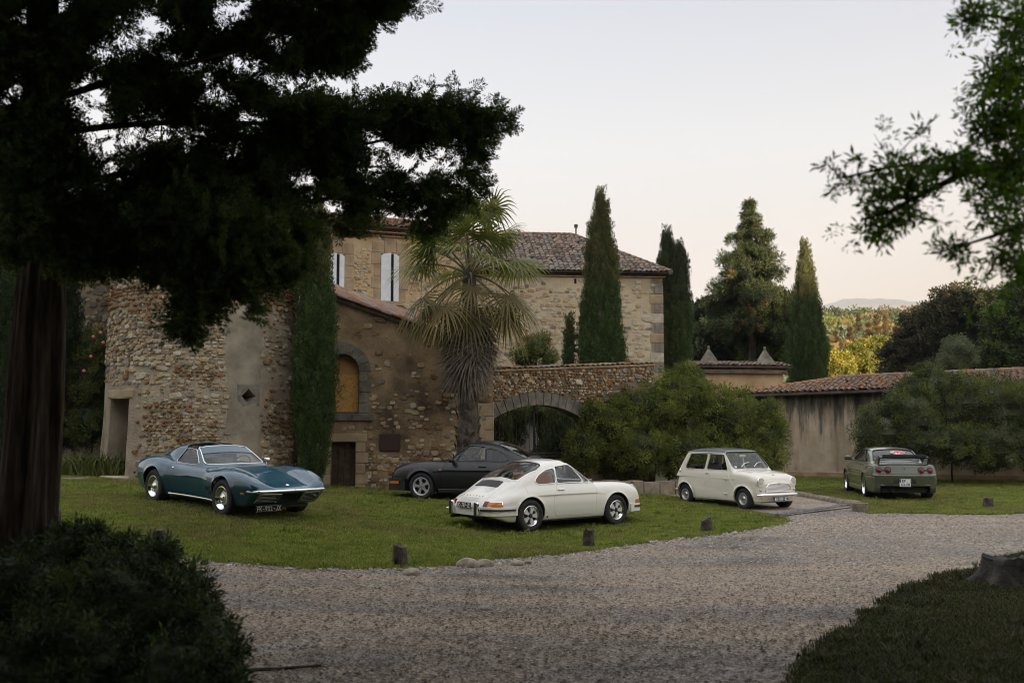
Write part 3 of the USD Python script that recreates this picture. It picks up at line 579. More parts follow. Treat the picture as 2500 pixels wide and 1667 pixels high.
for k in range(3): obj('sill_stone', Wf.block(awx0 - .34 + k * .56, awx0 - .34 + (k + 1) * .56 - .012, asill - .19, asill - .004, -.3, .09, .015), 'weathered_stone', fac)
mat('chipboard', {'g': ('geometry', {}), 'm': ('mapping', {'scale': (1, 1, 1.6)}), 'v': ('voronoi_texture', {'scale': 26.0}), 'bw': ('rgb_to_bw', {}), 'r': ('rgb_ramp', {'ramp': [(.1, (.33, .16, .035)), (.5, (.46, .25, .065)), (.9, (.56, .33, .10))]}), 'p': ('principled_bsdf', {'roughness': .7})},
    [('g.position', 'm.vector'), ('m.vector', 'v.vector'), ('v.color', 'bw.color'), ('bw.val', 'r.fac'), ('r.color', 'p.base_color')])
plain('board_tan', (.40, .21, .075), .7); plain('frame_wood', (.09, .062, .042), .7)
wi = thing if False else None
wn = obj('window_frame', Wf.slab(archhole.buffer(.0).difference(archhole.buffer(-.045)), -.24, -.30), 'frame_wood', fac)
zmid = U(834, 912)[1]
obj('chipboard_panel', Wf.slab(archhole.buffer(-.04).intersection(sbox(awx0, asill, awx1, zmid)), -.27, -.29), 'chipboard', wn)
obj('upper_panel', Wf.slab(archhole.buffer(-.04).intersection(sbox(awx0, zmid + .01, awx1, 9)), -.28, -.30), 'board_tan', wn)
# door: boards, frame stones, lintel
dr = obj('door', Wf.slab(sbox(dx0, dzb - .5, dx1, dzt), -.24, -.28), 'old_door', fac)
noisy('door_board', (.060, .038, .026), (.125, .080, .052), 7, .8, 6, .004, 60, island=.2)
for k in range(4):
    w_ = (dx1 - dx0) / 4; obj('board', Wf.block(dx0 + k * w_ + .005, dx0 + (k + 1) * w_ - .005, dzb - .3, dzt - .01, -.24, -.215, .006), 'door_board', dr)
obj('door_lintel', Wf.block(dx0 - .12, dx1 + .30, dzt - .004, dzt + .22, -.2, .035, .02), 'cut_stone', fac)
for s in (0, 1):
    for k in range(5):
        z0 = dzb - .15 + (dzt - dzb + .15) * k / 5; w_ = .26 + .08 * (k % 2); x0 = dx1 + .003 if s else dx0 - w_ - .003
        obj('jamb_stone', Wf.block(x0, x0 + w_, z0 + .006, z0 + (dzt - dzb + .15) / 5 - .006, -.2, .026, .015), 'cut_stone', fac)
plain('rusty_metal', (.040, .020, .014), .75)
p0, p1 = U(926, 1101), U(977, 1059); obj('metal_panel', Wf.block(p0[0], p1[0], p0[1], p1[1], .002, .05, .008), 'rusty_metal', fac)
# pillar of pale blocks at the right-hand end
for k in range(7):
    z0 = .0 + .36 * k; obj('corner_stone', Wf.block(ur - .44 + .10 * (k % 2), ur + .02, z0 + .006, z0 + .354, -.5, .04, .02), 'cut_stone', fac)
def fprob(kind, x, y):
    p = Point(*Wf.uv(x, y))
    if archhole.buffer(.34).contains(p) or dhole.buffer(.32).contains(p) or y < 690 + .37 * (x - 735) + 12: return 0
    if 915 < x < 990 and 1050 < y < 1112: return 0
    low = y > 1085 and x > 885
    if kind == 'big': return .34 if low else (.10 if y > 930 else .05)
    return .62 if low else (.34 if y > 960 else .12 if y > 800 else .05)
stones(fac, Wf.P3, (ul, ur, .1, ztl), [('big', .17, (1., 1.7), .045), ('rubble', .10, (1., 2.2), .03)], fprob, lambda k, x, y, r: r.choice(TONES, p=[.22, .38, .16, .14, .05, .05]), 35, 260, outl.buffer(-.06))
# lean-to roof: rises to the back, verge tiles along the sloping front edge
e0, e1 = Wf.P3(ul - .1, ztl + .10, .16), Wf.P3(ur + .1, ztr + .10, .16); back = np.array([-Wf.n[0] * 6.5, -Wf.n[1] * 6.5, 0.9])
quadroof(fac, [e0, e1, e1 + back, e0 + back], 'tile_dark', .10)
L_ = np.linalg.norm(e1 - e0); du = (e1 - e0) / L_
tiles(fac, e0, -back / np.linalg.norm(back) if False else back / np.linalg.norm(back), du * -1 if False else du, sbox(0, 0, 6.4, L_ - .1), 41, ['tile_rust', 'tile_brown', 'tile_pink', 'tile_grey'], .22, .36, 220, 'tile_mix_rust')
for k in range(int(L_ / .30)):
    c = e0 + du * (.15 + .30 * k); t = rbox(.31, .20, .05, .02, 2); M_ = np.eye(4); M_[:3, 0] = du; M_[:3, 1] = [-Wf.n[0], -Wf.n[1], 0]; M_[:3, 2] = np.cross(M_[:3, 0], M_[:3, 1]); M_[:3, 3] = c + [0, 0, .02 + .01 * (k % 2)]
    obj('verge_tile', t.apply_transform(M_), ['tile_rust', 'tile_brown', 'tile_pink'][k % 3], fac)
# back body of the lean-to so that the roof stands on walls
bk = Wall(Wf.P3(ul, 0, -6.4)[:2], Wf.P3(ur, 0, -6.4)[:2]); obj('rear_wall', bk.slab(Polygon([(0, -.5), (bk.L, -.5), (bk.L, ztr + .9), (0, ztl + .9)]), 0, -.3), 'dark_mortar', fac)
sd = Wall(Wf.P3(ur - .4, 0, -.45)[:2], Wf.P3(ur - .4, 0, -6.4)[:2]); obj('side_wall', sd.slab(Polygon([(0, -.5), (sd.L, -.5), (sd.L, ztr + .85), (0, ztr)]), 0, -.3), 'dark_mortar', fac)

# ------------------------------------------------------------------ garden wall with the gate arch
noisy('gate_mortar', (.13, .10, .072), (.30, .24, .17), 1.3, .95, 9, .03, 22)
Wg = Wall((-.56, 27.05), (6.9, 31.0))
U = Wg.uv
gate = thing('arched_garden_wall', 'cobble and rubble garden wall with tile coping and a flat stone arch', 'wall')
gx0, gx1 = U(1204, 1000)[0], U(1424, 1000)[0]; gsp, gcr = U(1204, 1022)[1], U(1312, 988)[1]
gc = (gx0 + gx1) / 2; half = (gx1 - gx0) / 2; rise = gcr - gsp; Ra = (half * half + rise * rise) / (2 * rise); cz_ = gcr - Ra; th = math.asin(half / Ra)
arcp = [(gc + Ra * math.sin(t), cz_ + Ra * math.cos(t)) for t in np.linspace(-th, th, 24)]
hole = Polygon(arcp + [(gx1, -1), (gx0, -1)])
g_l, g_r = U(1190, 905), U(1597, 890); endu = g_r[0]
wpoly = Polygon([(g_l[0], -.5), (endu, -.5), (endu, g_r[1]), (g_l[0], g_l[1])])
obj('wall', Wg.slab(wpoly.difference(hole), 0, -.5), 'gate_mortar', gate)
nv_ = 13
for k in range(nv_):
    t = np.linspace(-th + 2 * th * k / nv_ + .004, -th + 2 * th * (k + 1) / nv_ - .004, 4)
    pg = Polygon([(gc + (Ra - .004) * math.sin(a), cz_ + (Ra - .004) * math.cos(a)) for a in t] + [(gc + (Ra + .34) * math.sin(a), cz_ + (Ra + .34) * math.cos(a)) for a in t[::-1]])
    obj('voussoir', Wg.slab(pg, .028 + .005 * (k % 3), -.46), 'weathered_stone', gate)
for k in range(5):
    z0 = -.1 + (gsp + .1) * k / 5; obj('pier_stone', Wg.block(gx0 - .42, gx0 + .004, z0 + .006, z0 + (gsp + .1) / 5 - .006, -.52, .034, .02), 'cut_stone', gate)
ringp = Polygon([(gc + (Ra + .36) * math.sin(t), cz_ + (Ra + .36) * math.cos(t)) for t in np.linspace(-th, th, 24)] + [(gx1, -1), (gx0, -1)])
def gprob(kind, x, y):
    if ringp.contains(Point(*Wg.uv(x, y))): return 0
    if x > 1495 and y > 935: return .10
    return {'cobble': .72, 'rubble': .85, 'big': .22}[kind]
stones(gate, Wg.P3, (g_l[0], endu, 1.6, 3.9), [('big', .14, (1., 1.7), .05), ('rubble', .088, (1., 1.9), .04), ('cobble', .085, (.9, 1.3), .05)], gprob, lambda k, x, y, r: r.choice(TONES, p=[.20, .18, .13, .12, .22, .15]) if k != 'cobble' else r.choice(TONES, p=[.12, .13, .15, .1, .3, .2]), 36, 300, wpoly.buffer(-.07))
nt = int((endu - g_l[0]) / .17)
for k in range(nt):
    u = g_l[0] + .1 + .17 * k; z = g_l[1] + (g_r[1] - g_l[1]) * (u - g_l[0]) / (endu - g_l[0]); an_ = np.linspace(0, math.pi, 6); rg_ = np.random.default_rng(k)
    Uu = np.r_[u - .085 * np.cos(an_), u - .072 * np.cos(an_)]; Zz = z + .02 + rg_.normal(0, .008) + np.r_[.06 * np.sin(an_), .045 * np.sin(an_)]; v = np.vstack([Wg.P3(Uu, Zz, .10), Wg.P3(Uu, Zz + .05, -.55)]); ii = np.arange(5)
    put('coping_tile', v, np.vstack([np.stack([ii, ii+1, 13+ii], 1), np.stack([ii, 13+ii, 12+ii], 1), np.stack([6+ii, 7+ii, ii+1], 1), np.stack([6+ii, ii+1, ii], 1)]), rg_.choice(['tile_rust', 'tile_pink', 'tile_brown', 'tile_grey']), gate)
obj('coping_bed', Wg.slab(Polygon([(g_l[0], g_l[1] - .03), (endu, g_r[1] - .03), (endu, g_r[1] + .025), (g_l[0], g_l[1] + .025)]), .07, -.54), 'mortar', gate)
# iron gate leaf standing open inside the arch
ig = thing('iron_gate', 'dark iron gate of upright bars standing in the stone arch', 'gate')
Wi = Wall(Wg.P3(gx0 + .04, 0, -.36)[:2], Wg.P3(gx1 - .04, 0, -.36)[:2])
hz_ = lambda u: cz_ + math.sqrt(max(Ra * Ra - (gx0 + .04 + u - gc) ** 2, 0)) - .10
for k, u in enumerate(np.arange(.06, Wi.L, .135)):
    top = hz_(u); obj('bar', tube([Wi.P3(u, .12, 0), Wi.P3(u, top, 0)], .010, 6), 'old_iron', ig)
for z in (.18, 1.05, 1.15): obj('rail', tube([Wi.P3(0, z, 0), Wi.P3(Wi.L, z, 0)], .016, 6), 'old_iron', ig)
# low rendered outhouse seen through the gate
oh = thing('white_outhouse', 'white rendered outhouse glimpsed through the iron gate', 'building', (.66, 36.5, 0), .3)
plain('white_render', (.62, .61, .60), .9)
obj('wall', cat(bx(-.55, .55, -.6, .6, -.2, 2.15)), 'white_render', oh); obj('roof', cat(bx(-.7, .7, -.75, .75, 2.152, 2.25)), 'tile_rust', oh)

# ------------------------------------------------------------------ main house: left wing with white shutters
hL = thing('main_house_shutter_wing', 'house wing with white shutters under a rust-red tiled roof', 'building')
a0 = np.array([-7.0, 36.0]); a1 = np.array([-3.9, 37.25]); dd = (a1 - a0) / np.linalg.norm(a1 - a0)
Wh = Wall(a0 - dd * 9.5, a0 + dd * 5.6); U = Wh.uv
ze = U(880, 574)[1]
obj('wall', Wh.slab(Polygon([(0, -.3), (Wh.L, -.3), (Wh.L, ze), (0, ze)]), 0, -.5), 'house_plaster', hL)
for k in range(14): obj('corner_stone', Wh.block(-.02, .5 + .2 * (k % 2), .3 + .55 * k, .3 + .55 * k + .54, -.5, .03, .02), 'cut_stone', hL) if False else None
plain('white_shutter', (.70, .72, .76), .55); noisy('white_shutter', (.62, .64, .68), (.74, .76, .79), 5, .6)
for wx0, wx1 in ((797, 841), (929, 974)):
    u0, z0 = U(wx0, 735); u1, z1 = U(wx1, 622)
    sh = obj('window', Wh.block(u0, u1, z0, z1, -.10, .004, .004), 'shadow_void', hL)
    cut = u0 + (u1 - u0) * .62
    for c0, c1, hh in ((u0, cut - .05, .05), (cut + .06, u1, .045)):
        lf = obj('shutter', Wh.block(c0, c1, z0 + .01, z1 - .06, .006, hh, .008), 'white_shutter', sh)
    def arcblk(c0, c1):
        t = np.linspace(c0, c1, 8); mid = (u0 + u1) / 2; zt = z1 - .06 + .10 * (1 - ((t - mid) / (u1 - u0) * 2) ** 2)
        return Polygon(list(zip(t, zt)) + [(c1, z1 - .07), (c0, z1 - .07)])
    obj('shutter_head', Wh.slab(arcblk(u0, cut - .05), .048, .006), 'white_shutter', sh); obj('shutter_head', Wh.slab(arcblk(cut + .06, u1), .044, .006), 'white_shutter', sh)
    obj('bar', Wh.block(cut - .03, cut + .04, (z0 + z1) / 2 - .02, (z0 + z1) / 2 + .02, .01, .03, .005), 'old_iron', sh)
    # stone surround: lintel stones and jambs
    lz = z1 + .04
    for k in range(3):
        w_ = (u1 - u0 + .7) / 3; obj('lintel_stone', Wh.block(u0 - .35 + k * w_ + .006, u0 - .35 + (k + 1) * w_ - .006, lz, lz + (.52 if k == 1 else .40), -.1, .028 + .01 * (k == 1), .015), 'cut_stone', hL)
    for s in (0, 1):
        for k in range(4):
            hgt = (lz - z0) / 4; w_ = .26 + .10 * (k % 2); x0 = u1 + .004 if s else u0 - w_ - .004
            obj('jamb_stone', Wh.block(x0, x0 + w_, z0 + k * hgt + .006, z0 + (k + 1) * hgt - .006, -.1, .026, .015), 'cut_stone', hL)
    obj('sill_stone', Wh.block(u0 - .2, u1 + .2, z0 - .16, z0 - .004, -.1, .12, .02), 'cut_stone', hL)
def hprob(kind, x, y):
    if y < 605: return .12 if x > 700 else .55
    for wx0, wx1 in ((797, 841), (929, 974)):
        if wx0 - 26 < x < wx1 + 26 and 596 < y < 746: return 0
    return .50 if x > 700 else .7
stones(hL, Wh.P3, (0, Wh.L, ze - 4.2, ze - .05), [('big', .17, (1., 1.8), .03), ('rubble', .10, (1., 2.2), .028)], lambda k, x, y: hprob(k, x, y) * (.30 if k == 'big' else 1.35), lambda k, x, y, r: r.choice(TONES, p=[.50, .34, .10, .04, .01, .01]), 37, 240, None, 'rubble_pale')
genoise(hL, Wh, 0, Wh.L, ze + .01, 2, .20, 5)
nb_ = np.array([-Wh.n[0], -Wh.n[1], 0]); e0 = Wh.P3(-.3, ze + .33, .36); e1 = Wh.P3(Wh.L + .1, ze + .33, .36); vs = nb_ * 5.0 + np.array([0, 0, 1.35]); vl = np.linalg.norm(vs); vs /= vl
quadroof(hL, [e0, e1, e1 + vs * vl, e0 + vs * vl], 'tile_dark')
tiles(hL, e0, np.r_[Wh.d, 0], vs, sbox(0, -.06, np.linalg.norm(e1 - e0), vl), 43, ['tile_rust', 'tile_rust', 'tile_brown', 'tile_pink', 'tile_grey'], .21, .36, 300, 'tile_mix_rust')
far_ = Wall(Wh.P3(0, 0, -9)[:2], Wh.P3(Wh.L, 0, -9)[:2]); obj('rear_wall', far_.slab(sbox(0, -.3, far_.L, ze + .3), 0, -.4), 'house_plaster', hL)
quadroof(hL, [e0 + vs * vl, e1 + vs * vl, far_.P3(far_.L, ze + .33, -.7), far_.P3(-.3, ze + .33, -.7)], 'tile_brown')

# ------------------------------------------------------------------ main house: right wing with the grey hipped roof
hR = thing('main_house_hip_wing', 'tall pale stone house wing with a grey-brown hipped tile roof', 'building')
Wr = Wall((-3.4, 39.6), (6.16, 40.4)); U = Wr.uv; zr_ = U(1450, 676)[1]
obj('wall', Wr.slab(sbox(0, -.5, Wr.L, zr_), 0, -.5), 'house_plaster_pale', hR)
Ws = Wall(Wr.P3(Wr.L, 0, 0)[:2], Wr.P3(Wr.L, 0, -9.5)[:2]); obj('side_wall', Ws.slab(sbox(.0, -.5, Ws.L, zr_), 0, -.5), 'house_plaster_pale', hR)
Wb = Wall(Wr.P3(0, 0, -9.5)[:2], Wr.P3(Wr.L, 0, -9.5)[:2]); obj('rear_wall', Wb.slab(sbox(0, -.5, Wb.L - .5, zr_), 0, -.4), 'house_plaster_pale', hR)
for k in range(20):
    z0 = .1 + .40 * k
    if z0 + .39 < zr_: obj('corner_stone', Wr.block(Wr.L - .34 - .20 * (k % 2), Wr.L + .022, z0 + .005, z0 + .395, -.52, .024, .02), ['stone_grey', 'cut_stone', 'stone_grey', 'stone_pale'][k % 4], hR)
def rprob(kind, x, y):
    if x > 1570: return .25
    return (.62 if kind == 'big' else .70) * (.35 if y < 700 else 1.0)
stones(hR, Wr.P3, (0, Wr.L - .5, 1.5, zr_ - .1), [('big', .26, (1., 2.0), .035), ('rubble', .15, (1., 2.3), .03)], lambda k, x, y: rprob(k, x, y) * (.42 if k == 'big' else 1.), lambda k, x, y, r: r.choice(TONES, p=[.62, .28, .07, .02, .005, .005]), 38, 300, None, 'rubble_pale')
sx0, sz0 = U(1402, 692); obj('wall_slot', Wr.block(sx0, sx0 + .09, sz0, sz0 + .20, -.01, .006, .002), 'shadow_void', hR)
wx0, wz0 = U(1396, 870); wx1, wz1 = U(1413, 815); ww = obj('window', Wr.block(wx0, wx1, wz0, wz1, -.05, .005, .003), 'shadow_void', hR); obj('shutter', Wr.block(wx0 - .16, wx0 - .01, wz0, wz1, .003, .04, .006), 'white_shutter', ww); obj('shutter', Wr.block(wx1 + .01, wx1 + .16, wz0, wz1, .003, .04, .006), 'white_shutter', ww)
genoise(hR, Wr, 0, Wr.L + .1, zr_ + .01, 1, .21, 6, ('tile_brown', 'tile_grey', 'tile_rust'))
ez = zr_ + .19; ov = .30; mid = 4.75; rz_ = U(1300, 573); ridge_z = ez + 2.45
e0 = Wr.P3(-.3, ez, ov); e1 = Wr.P3(Wr.L + ov, ez, ov); e2 = Wr.P3(Wr.L + ov, ez, -9.5 - ov); e3 = Wr.P3(-.3, ez, -9.5 - ov)
r0 = Wr.P3(-.3, ridge_z, -mid); r1 = Wr.P3(Wr.L - 3.0, ridge_z, -mid)
quadroof(hR, [e0, e1, r1, r0], 'tile_dark'); quadroof(hR, [e1, e2, r1], 'tile_dark'); quadroof(hR, [e2, e3, r0, r1], 'tile_dark')
uu = np.r_[Wr.d, 0]; vv = (r0 - e0); vl = np.linalg.norm(vv); vv /= vl; Lr = np.linalg.norm(e1 - e0); rr1 = np.dot(r1 - e0, uu)
tiles(hR, e0, uu, vv, Polygon([(0, -.06), (Lr, -.06), (rr1, vl), (0, vl)]), 44, ['tile_grey', 'tile_grey', 'tile_dark', 'tile_brown', 'tile_pink'], .21, .36, 300, 'tile_mix')
for k in range(18):
    p = e1 + (r1 - e1) * (k + .5) / 18; obj('hip_tile', tube([p - (r1 - e1) / 40, p + (r1 - e1) / 40], [.12, .10], 8), ['tile_grey', 'tile_brown'][k % 2], hR)
for k in range(30):
    p = r0 + (r1 - r0) * (k + .5) / 30; obj('ridge_tile', tube([p - (r1 - r0) / 64, p + (r1 - r0) / 64], [.13, .11], 8), ['tile_grey', 'tile_brown', 'tile_rust'][k % 3], hR)
cp_ = r1 + np.array([.15, 0, 0]); obj('chimney_pipe', tube([cp_ - [0, 0, .2], cp_ + [0, 0, .35]], .035, 8), 'old_iron', hR); obj('pipe_cap', bx(-.08, .08, -.08, .08, 0, .14).apply_translation(cp_ + [0, 0, .35]), 'old_iron', hR)

# ------------------------------------------------------------------ gate pavilion with two pyramid finials
pv = thing('pavilion_wall', 'low cream building with stone pyramid finials on its tiled top', 'building')
Wp = Wall(P(1722, 930, 42)[:2], P(1912, 930, 42.6)[:2]); U = Wp.uv; zp = U(1815, 912)[1]
obj('wall', Wp.slab(sbox(0, -.5, Wp.L, zp), 0, -1.6), 'house_plaster', pv)
x1_ = U(1895, 940)[0]; obj('side_pier', Wp.block(x1_ + .15, Wp.L + .45, -.4, U(1900, 925)[1] - .25, -1.2, -.05, .03), 'mortar', pv)
obj('cornice', Wp.block(-.30, Wp.L + .1, zp + .003, zp + .12, -1.75, .22, .02), 'weathered_stone', pv)
genoise(pv, Wp, -.25, Wp.L + .05, zp + .12, 1, .19, 8, ('tile_grey', 'tile_brown'), .14)
O_ = Wp.P3(-.45, zp + .30, .40); vs = np.array([-Wp.n[0] * 1.3, -Wp.n[1] * 1.3, .22]); vl = np.linalg.norm(vs); quadroof(pv, [O_, Wp.P3(Wp.L + .25, zp + .30, .40), Wp.P3(Wp.L + .25, zp + .30, .40) + vs, O_ + vs], 'tile_dark'); tiles(pv, O_, np.r_[Wp.d, 0], vs / vl, sbox(0, -.04, Wp.L + .7, vl), 45, ['tile_grey', 'tile_pink', 'tile_brown'], .20, .36, 120, 'tile_mix')
quadroof(pv, [O_ + vs, Wp.P3(Wp.L + .25, zp + .30, .40) + vs, Wp.P3(Wp.L + .25, zp + .30, -2.2), Wp.P3(-.45, zp + .30, -2.2)], 'tile_brown')
for px in (1742, 1881):
    u, z = U(px, 888); b_ = .36; tip = .72; zb = zp + .42
    v = np.array([(-b_, -b_, 0), (b_, -b_, 0), (b_, b_, 0), (-b_, b_, 0), (0, 0, tip)]); m = trimesh.Trimesh(v, [[0, 1, 4], [1, 2, 4], [2, 3, 4], [3, 0, 4], [0, 2, 1], [0, 3, 2]], process=False)
    fn_ = obj('finial', cat(m, bx(-.30, .30, -.30, .30, -.3, .002), rbox(.10, .10, .14, .03, 2).apply_translation((0, 0, tip))).apply_transform(Wp.M(u, zb, -.55)), 'weathered_stone', pv)

# ------------------------------------------------------------------ long rendered wall building on the right with the lichened tile roof
rw_ = thing('rendered_outbuilding', 'long streaked cream rendered building with lichen-orange tiled roof on the right', 'building')
A3 = P(1815, 965, 38.9); B3 = P(2560, 929, 34.0)
Wq = Wall(A3[:2], B3[:2]); U = Wq.uv; zA = Wq.uv(1815, 966)[1]; zB = Wq.uv(2560, 930)[1]
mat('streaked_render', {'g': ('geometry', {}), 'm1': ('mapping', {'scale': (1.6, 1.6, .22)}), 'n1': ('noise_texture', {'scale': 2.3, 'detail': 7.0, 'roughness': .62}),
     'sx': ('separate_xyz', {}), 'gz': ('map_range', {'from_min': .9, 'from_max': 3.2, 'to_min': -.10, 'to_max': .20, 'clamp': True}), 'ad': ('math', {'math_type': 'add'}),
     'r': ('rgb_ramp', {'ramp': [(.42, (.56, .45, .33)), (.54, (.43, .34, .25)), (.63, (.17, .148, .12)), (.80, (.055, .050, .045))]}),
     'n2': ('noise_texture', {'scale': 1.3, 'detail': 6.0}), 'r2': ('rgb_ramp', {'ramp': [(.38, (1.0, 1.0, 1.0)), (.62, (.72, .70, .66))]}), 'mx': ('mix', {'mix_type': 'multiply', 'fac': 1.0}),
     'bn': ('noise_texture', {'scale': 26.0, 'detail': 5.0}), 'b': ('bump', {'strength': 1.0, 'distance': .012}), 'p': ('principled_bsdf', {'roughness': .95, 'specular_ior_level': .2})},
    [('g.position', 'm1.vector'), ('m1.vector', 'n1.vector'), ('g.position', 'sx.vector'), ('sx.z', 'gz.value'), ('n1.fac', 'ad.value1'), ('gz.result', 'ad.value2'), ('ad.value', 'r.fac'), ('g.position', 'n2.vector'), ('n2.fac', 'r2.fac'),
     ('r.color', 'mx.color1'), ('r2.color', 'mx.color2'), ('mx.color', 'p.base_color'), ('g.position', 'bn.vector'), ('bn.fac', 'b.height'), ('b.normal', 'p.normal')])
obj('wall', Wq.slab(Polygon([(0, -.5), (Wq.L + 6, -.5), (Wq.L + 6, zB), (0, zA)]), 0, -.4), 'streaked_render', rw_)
We = Wall(Wq.P3(0, 0, -7.0)[:2], Wq.P3(0, 0, -.4)[:2]); obj('end_wall', We.slab(sbox(0, -.5, We.L, zA), 0, -.4), 'streaked_render', rw_)
obj('wall_base', Wq.block(0, Wq.L + 5, -.3, .22, -.1, .05, .02), 'mortar', rw_)
nq = np.array([-Wq.n[0], -Wq.n[1], 0]); uq = np.r_[Wq.d, 0]
e0 = Wq.P3(-.35, zA + .05, .35); e1 = Wq.P3(Wq.L + 6, zB + .05, .35); uq = (e1 - e0) / np.linalg.norm(e1 - e0); vs = nq * 3.6 + [0, 0, .62]; vl = np.linalg.norm(vs); vs = vs / vl; Lq = np.linalg.norm(e1 - e0)
hip = 3.4
quadroof(rw_, [e0, e1, e1 + vs * vl, e0 + uq * hip + vs * vl], 'tile_dark'); bk_ = e0 + nq * 7.4; quadroof(rw_, [bk_, e0, e0 + uq * hip + vs * vl], 'tile_dark'); quadroof(rw_, [e0 + uq * hip + vs * vl, e1 + vs * vl, e1 + nq * 7.4, bk_], 'tile_brown')
noisy('tile_lichen', (.30, .12, .03), (.22, .165, .13), 5, .9, 7, .006, 40, .42, .58)
tiles(rw_, e0, uq, vs, Polygon([(0, -.08), (Lq, -.08), (Lq, vl), (hip, vl)]), 46, ['tile_lichen', 'tile_pink', 'tile_grey', 'tile_pink', 'tile_lichen'], .22, .36, 300, 'tile_mix_rust')
hp = e0 + uq * hip + vs * vl
for k in range(14): p = e0 + (hp - e0) * (k + .5) / 14; obj('hip_tile', tube([p - (hp - e0) / 30, p + (hp - e0) / 30], [.13, .11], 8), 'tile_lichen', rw_)
for k in range(int((Lq - hip) / .42)):
    p = hp + uq * (.2 + .42 * k); obj('ridge_tile', tube([p - uq * .2 + [0, 0, .03], p + uq * .23 + [0, 0, .03]], [.13, .11], 8), ['tile_pink', 'tile_grey', 'tile_lichen'][k % 3], rw_)
obj('gutter', tube([e0 + [0, 0, -.08], e1 + [0, 0, -.08]], .05, 8), 'tile_dark', rw_)
# ------------------------------------------------------------------ leaves and clumps
def leaf_cards(c, d, ln, wd, seed, bend=.25):
    """Leaves as bent two-quad blades from base points c along unit directions d."""
    r = np.random.default_rng(seed); n = len(c); d = d / np.linalg.norm(d, axis=1, keepdims=True); s = np.cross(d, rand_dirs(n, r)); s /= np.linalg.norm(s, axis=1, keepdims=True); up = np.cross(s, d)
    L = (ln * r.uniform(.7, 1.2, n))[:, None]; W = (wd * r.uniform(.7, 1.2, n))[:, None] / 2
    m = c + d * L * .5 + up * L * bend * .3; t = c + d * L - up * L * bend * .2
    v = np.stack([c - s * W * .25, c + s * W * .25, m + s * W, m - s * W, t], 1).reshape(-1, 3); k = np.arange(n)[:, None] * 5
    return v, np.concatenate([k + [0, 1, 2], k + [0, 2, 3], k + [3, 2, 4]])
def clump_round(n, rad, ln, wd, seed):
    r = np.random.default_rng(seed); d = rand_dirs(n, r); d[:, 2] = d[:, 2] * .8 + .25; c = d * rad * r.uniform(.15, .75, (n, 1)); return leaf_cards(c, d + .5 * rand_dirs(n, r), ln, wd, seed + 1)
def clump_plume(n, h, rad, ln, wd, seed, spread=.35):
    """An upright flame of scale leaves, as on a cypress."""
    r = np.random.default_rng(seed); t = r.uniform(0, 1, n); a = r.uniform(0, 6.28, n); R = rad * np.sqrt(r.uniform(0, 1, n)) * np.sin(np.pi * np.clip(t * .85 + .12, 0, 1))
    c = np.stack([R * np.cos(a), R * np.sin(a), t * h], 1); d = np.stack([spread * np.cos(a), spread * np.sin(a), np.ones(n)], 1) + .25 * r.normal(size=(n, 3)); return leaf_cards(c, d, ln, wd, seed + 1)
def clump_spray(n, L, w, ln, wd, seed):
    """A flat, drooping conifer spray along +z."""
    r = np.random.default_rng(seed); t = r.uniform(0, 1, n); sd = r.choice([-1, 1], n); u = r.uniform(0, 1, n)
    c = np.stack([sd * u * w * (1 - .6 * t), r.normal(0, .10 * w, n), t * L], 1); d = np.stack([sd * (.3 + .7 * u), .3 * r.normal(size=n), .8 * np.ones(n)], 1); return leaf_cards(c, d, ln, wd, seed + 1)

leafy('cypress_leaf', (.028, .052, .016), (.080, .115, .036), .18, .6, .8, (1., 1.15, .5))
leafy('cypress_leaf_dry', (.055, .070, .026), (.12, .115, .045), .18, .6, .8, (1., 1.1, .5))
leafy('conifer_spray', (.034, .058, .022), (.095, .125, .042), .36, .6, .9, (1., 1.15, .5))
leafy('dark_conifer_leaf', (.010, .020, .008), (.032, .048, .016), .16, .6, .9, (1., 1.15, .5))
leafy('shrub_leaf', (.036, .052, .012), (.130, .138, .032), .30, .5, .9)
leafy('shrub_leaf_bright', (.10, .12, .020), (.23, .24, .05), .38, .5, .9)
leafy('oak_leaf', (.022, .032, .014), (.062, .070, .032), .18, .6, .7)
leafy('oak_leaf_brown', (.040, .036, .022), (.088, .072, .045), .16, .65, .7)
leafy('olive_leaf', (.075, .088, .055), (.15, .16, .10), .18, .6, .7)
leafy('maple_leaf', (.040, .075, .014), (.11, .15, .03), .35, .5, .7)
leafy('yellow_leaf', (.16, .14, .022), (.38, .30, .05), .35, .5, .4)
leafy('lime_leaf', (.085, .10, .020), (.21, .20, .04), .35, .5, .4)
leafy('rust_leaf', (.085, .062, .028), (.19, .125, .050), .2, .6, .4)
leafy('bough_leaf', (.060, .110, .014), (.15, .22, .032), .55, .45, 1.5)
noisy('bark', (.030, .024, .019), (.095, .078, .060), 3.0, .95, 9, .03, 14)
mat('cypress_bark', {'g': ('geometry', {}), 'm': ('mapping', {'scale': (1, 1, .10)}), 'n': ('noise_texture', {'scale': 16.0, 'detail': 7.0, 'roughness': .65}), 'r': ('rgb_ramp', {'ramp': [(.32, (.022, .017, .013)), (.5, (.060, .047, .036)), (.70, (.145, .120, .095))]}),
     'b': ('bump', {'strength': 1.0, 'distance': .06}), 'p': ('principled_bsdf', {'roughness': .95, 'specular_ior_level': .2})}, [('g.position', 'm.vector'), ('m.vector', 'n.vector'), ('n.fac', 'r.fac'), ('r.color', 'p.base_color'), ('n.fac', 'b.height'), ('b.normal', 'p.normal')])
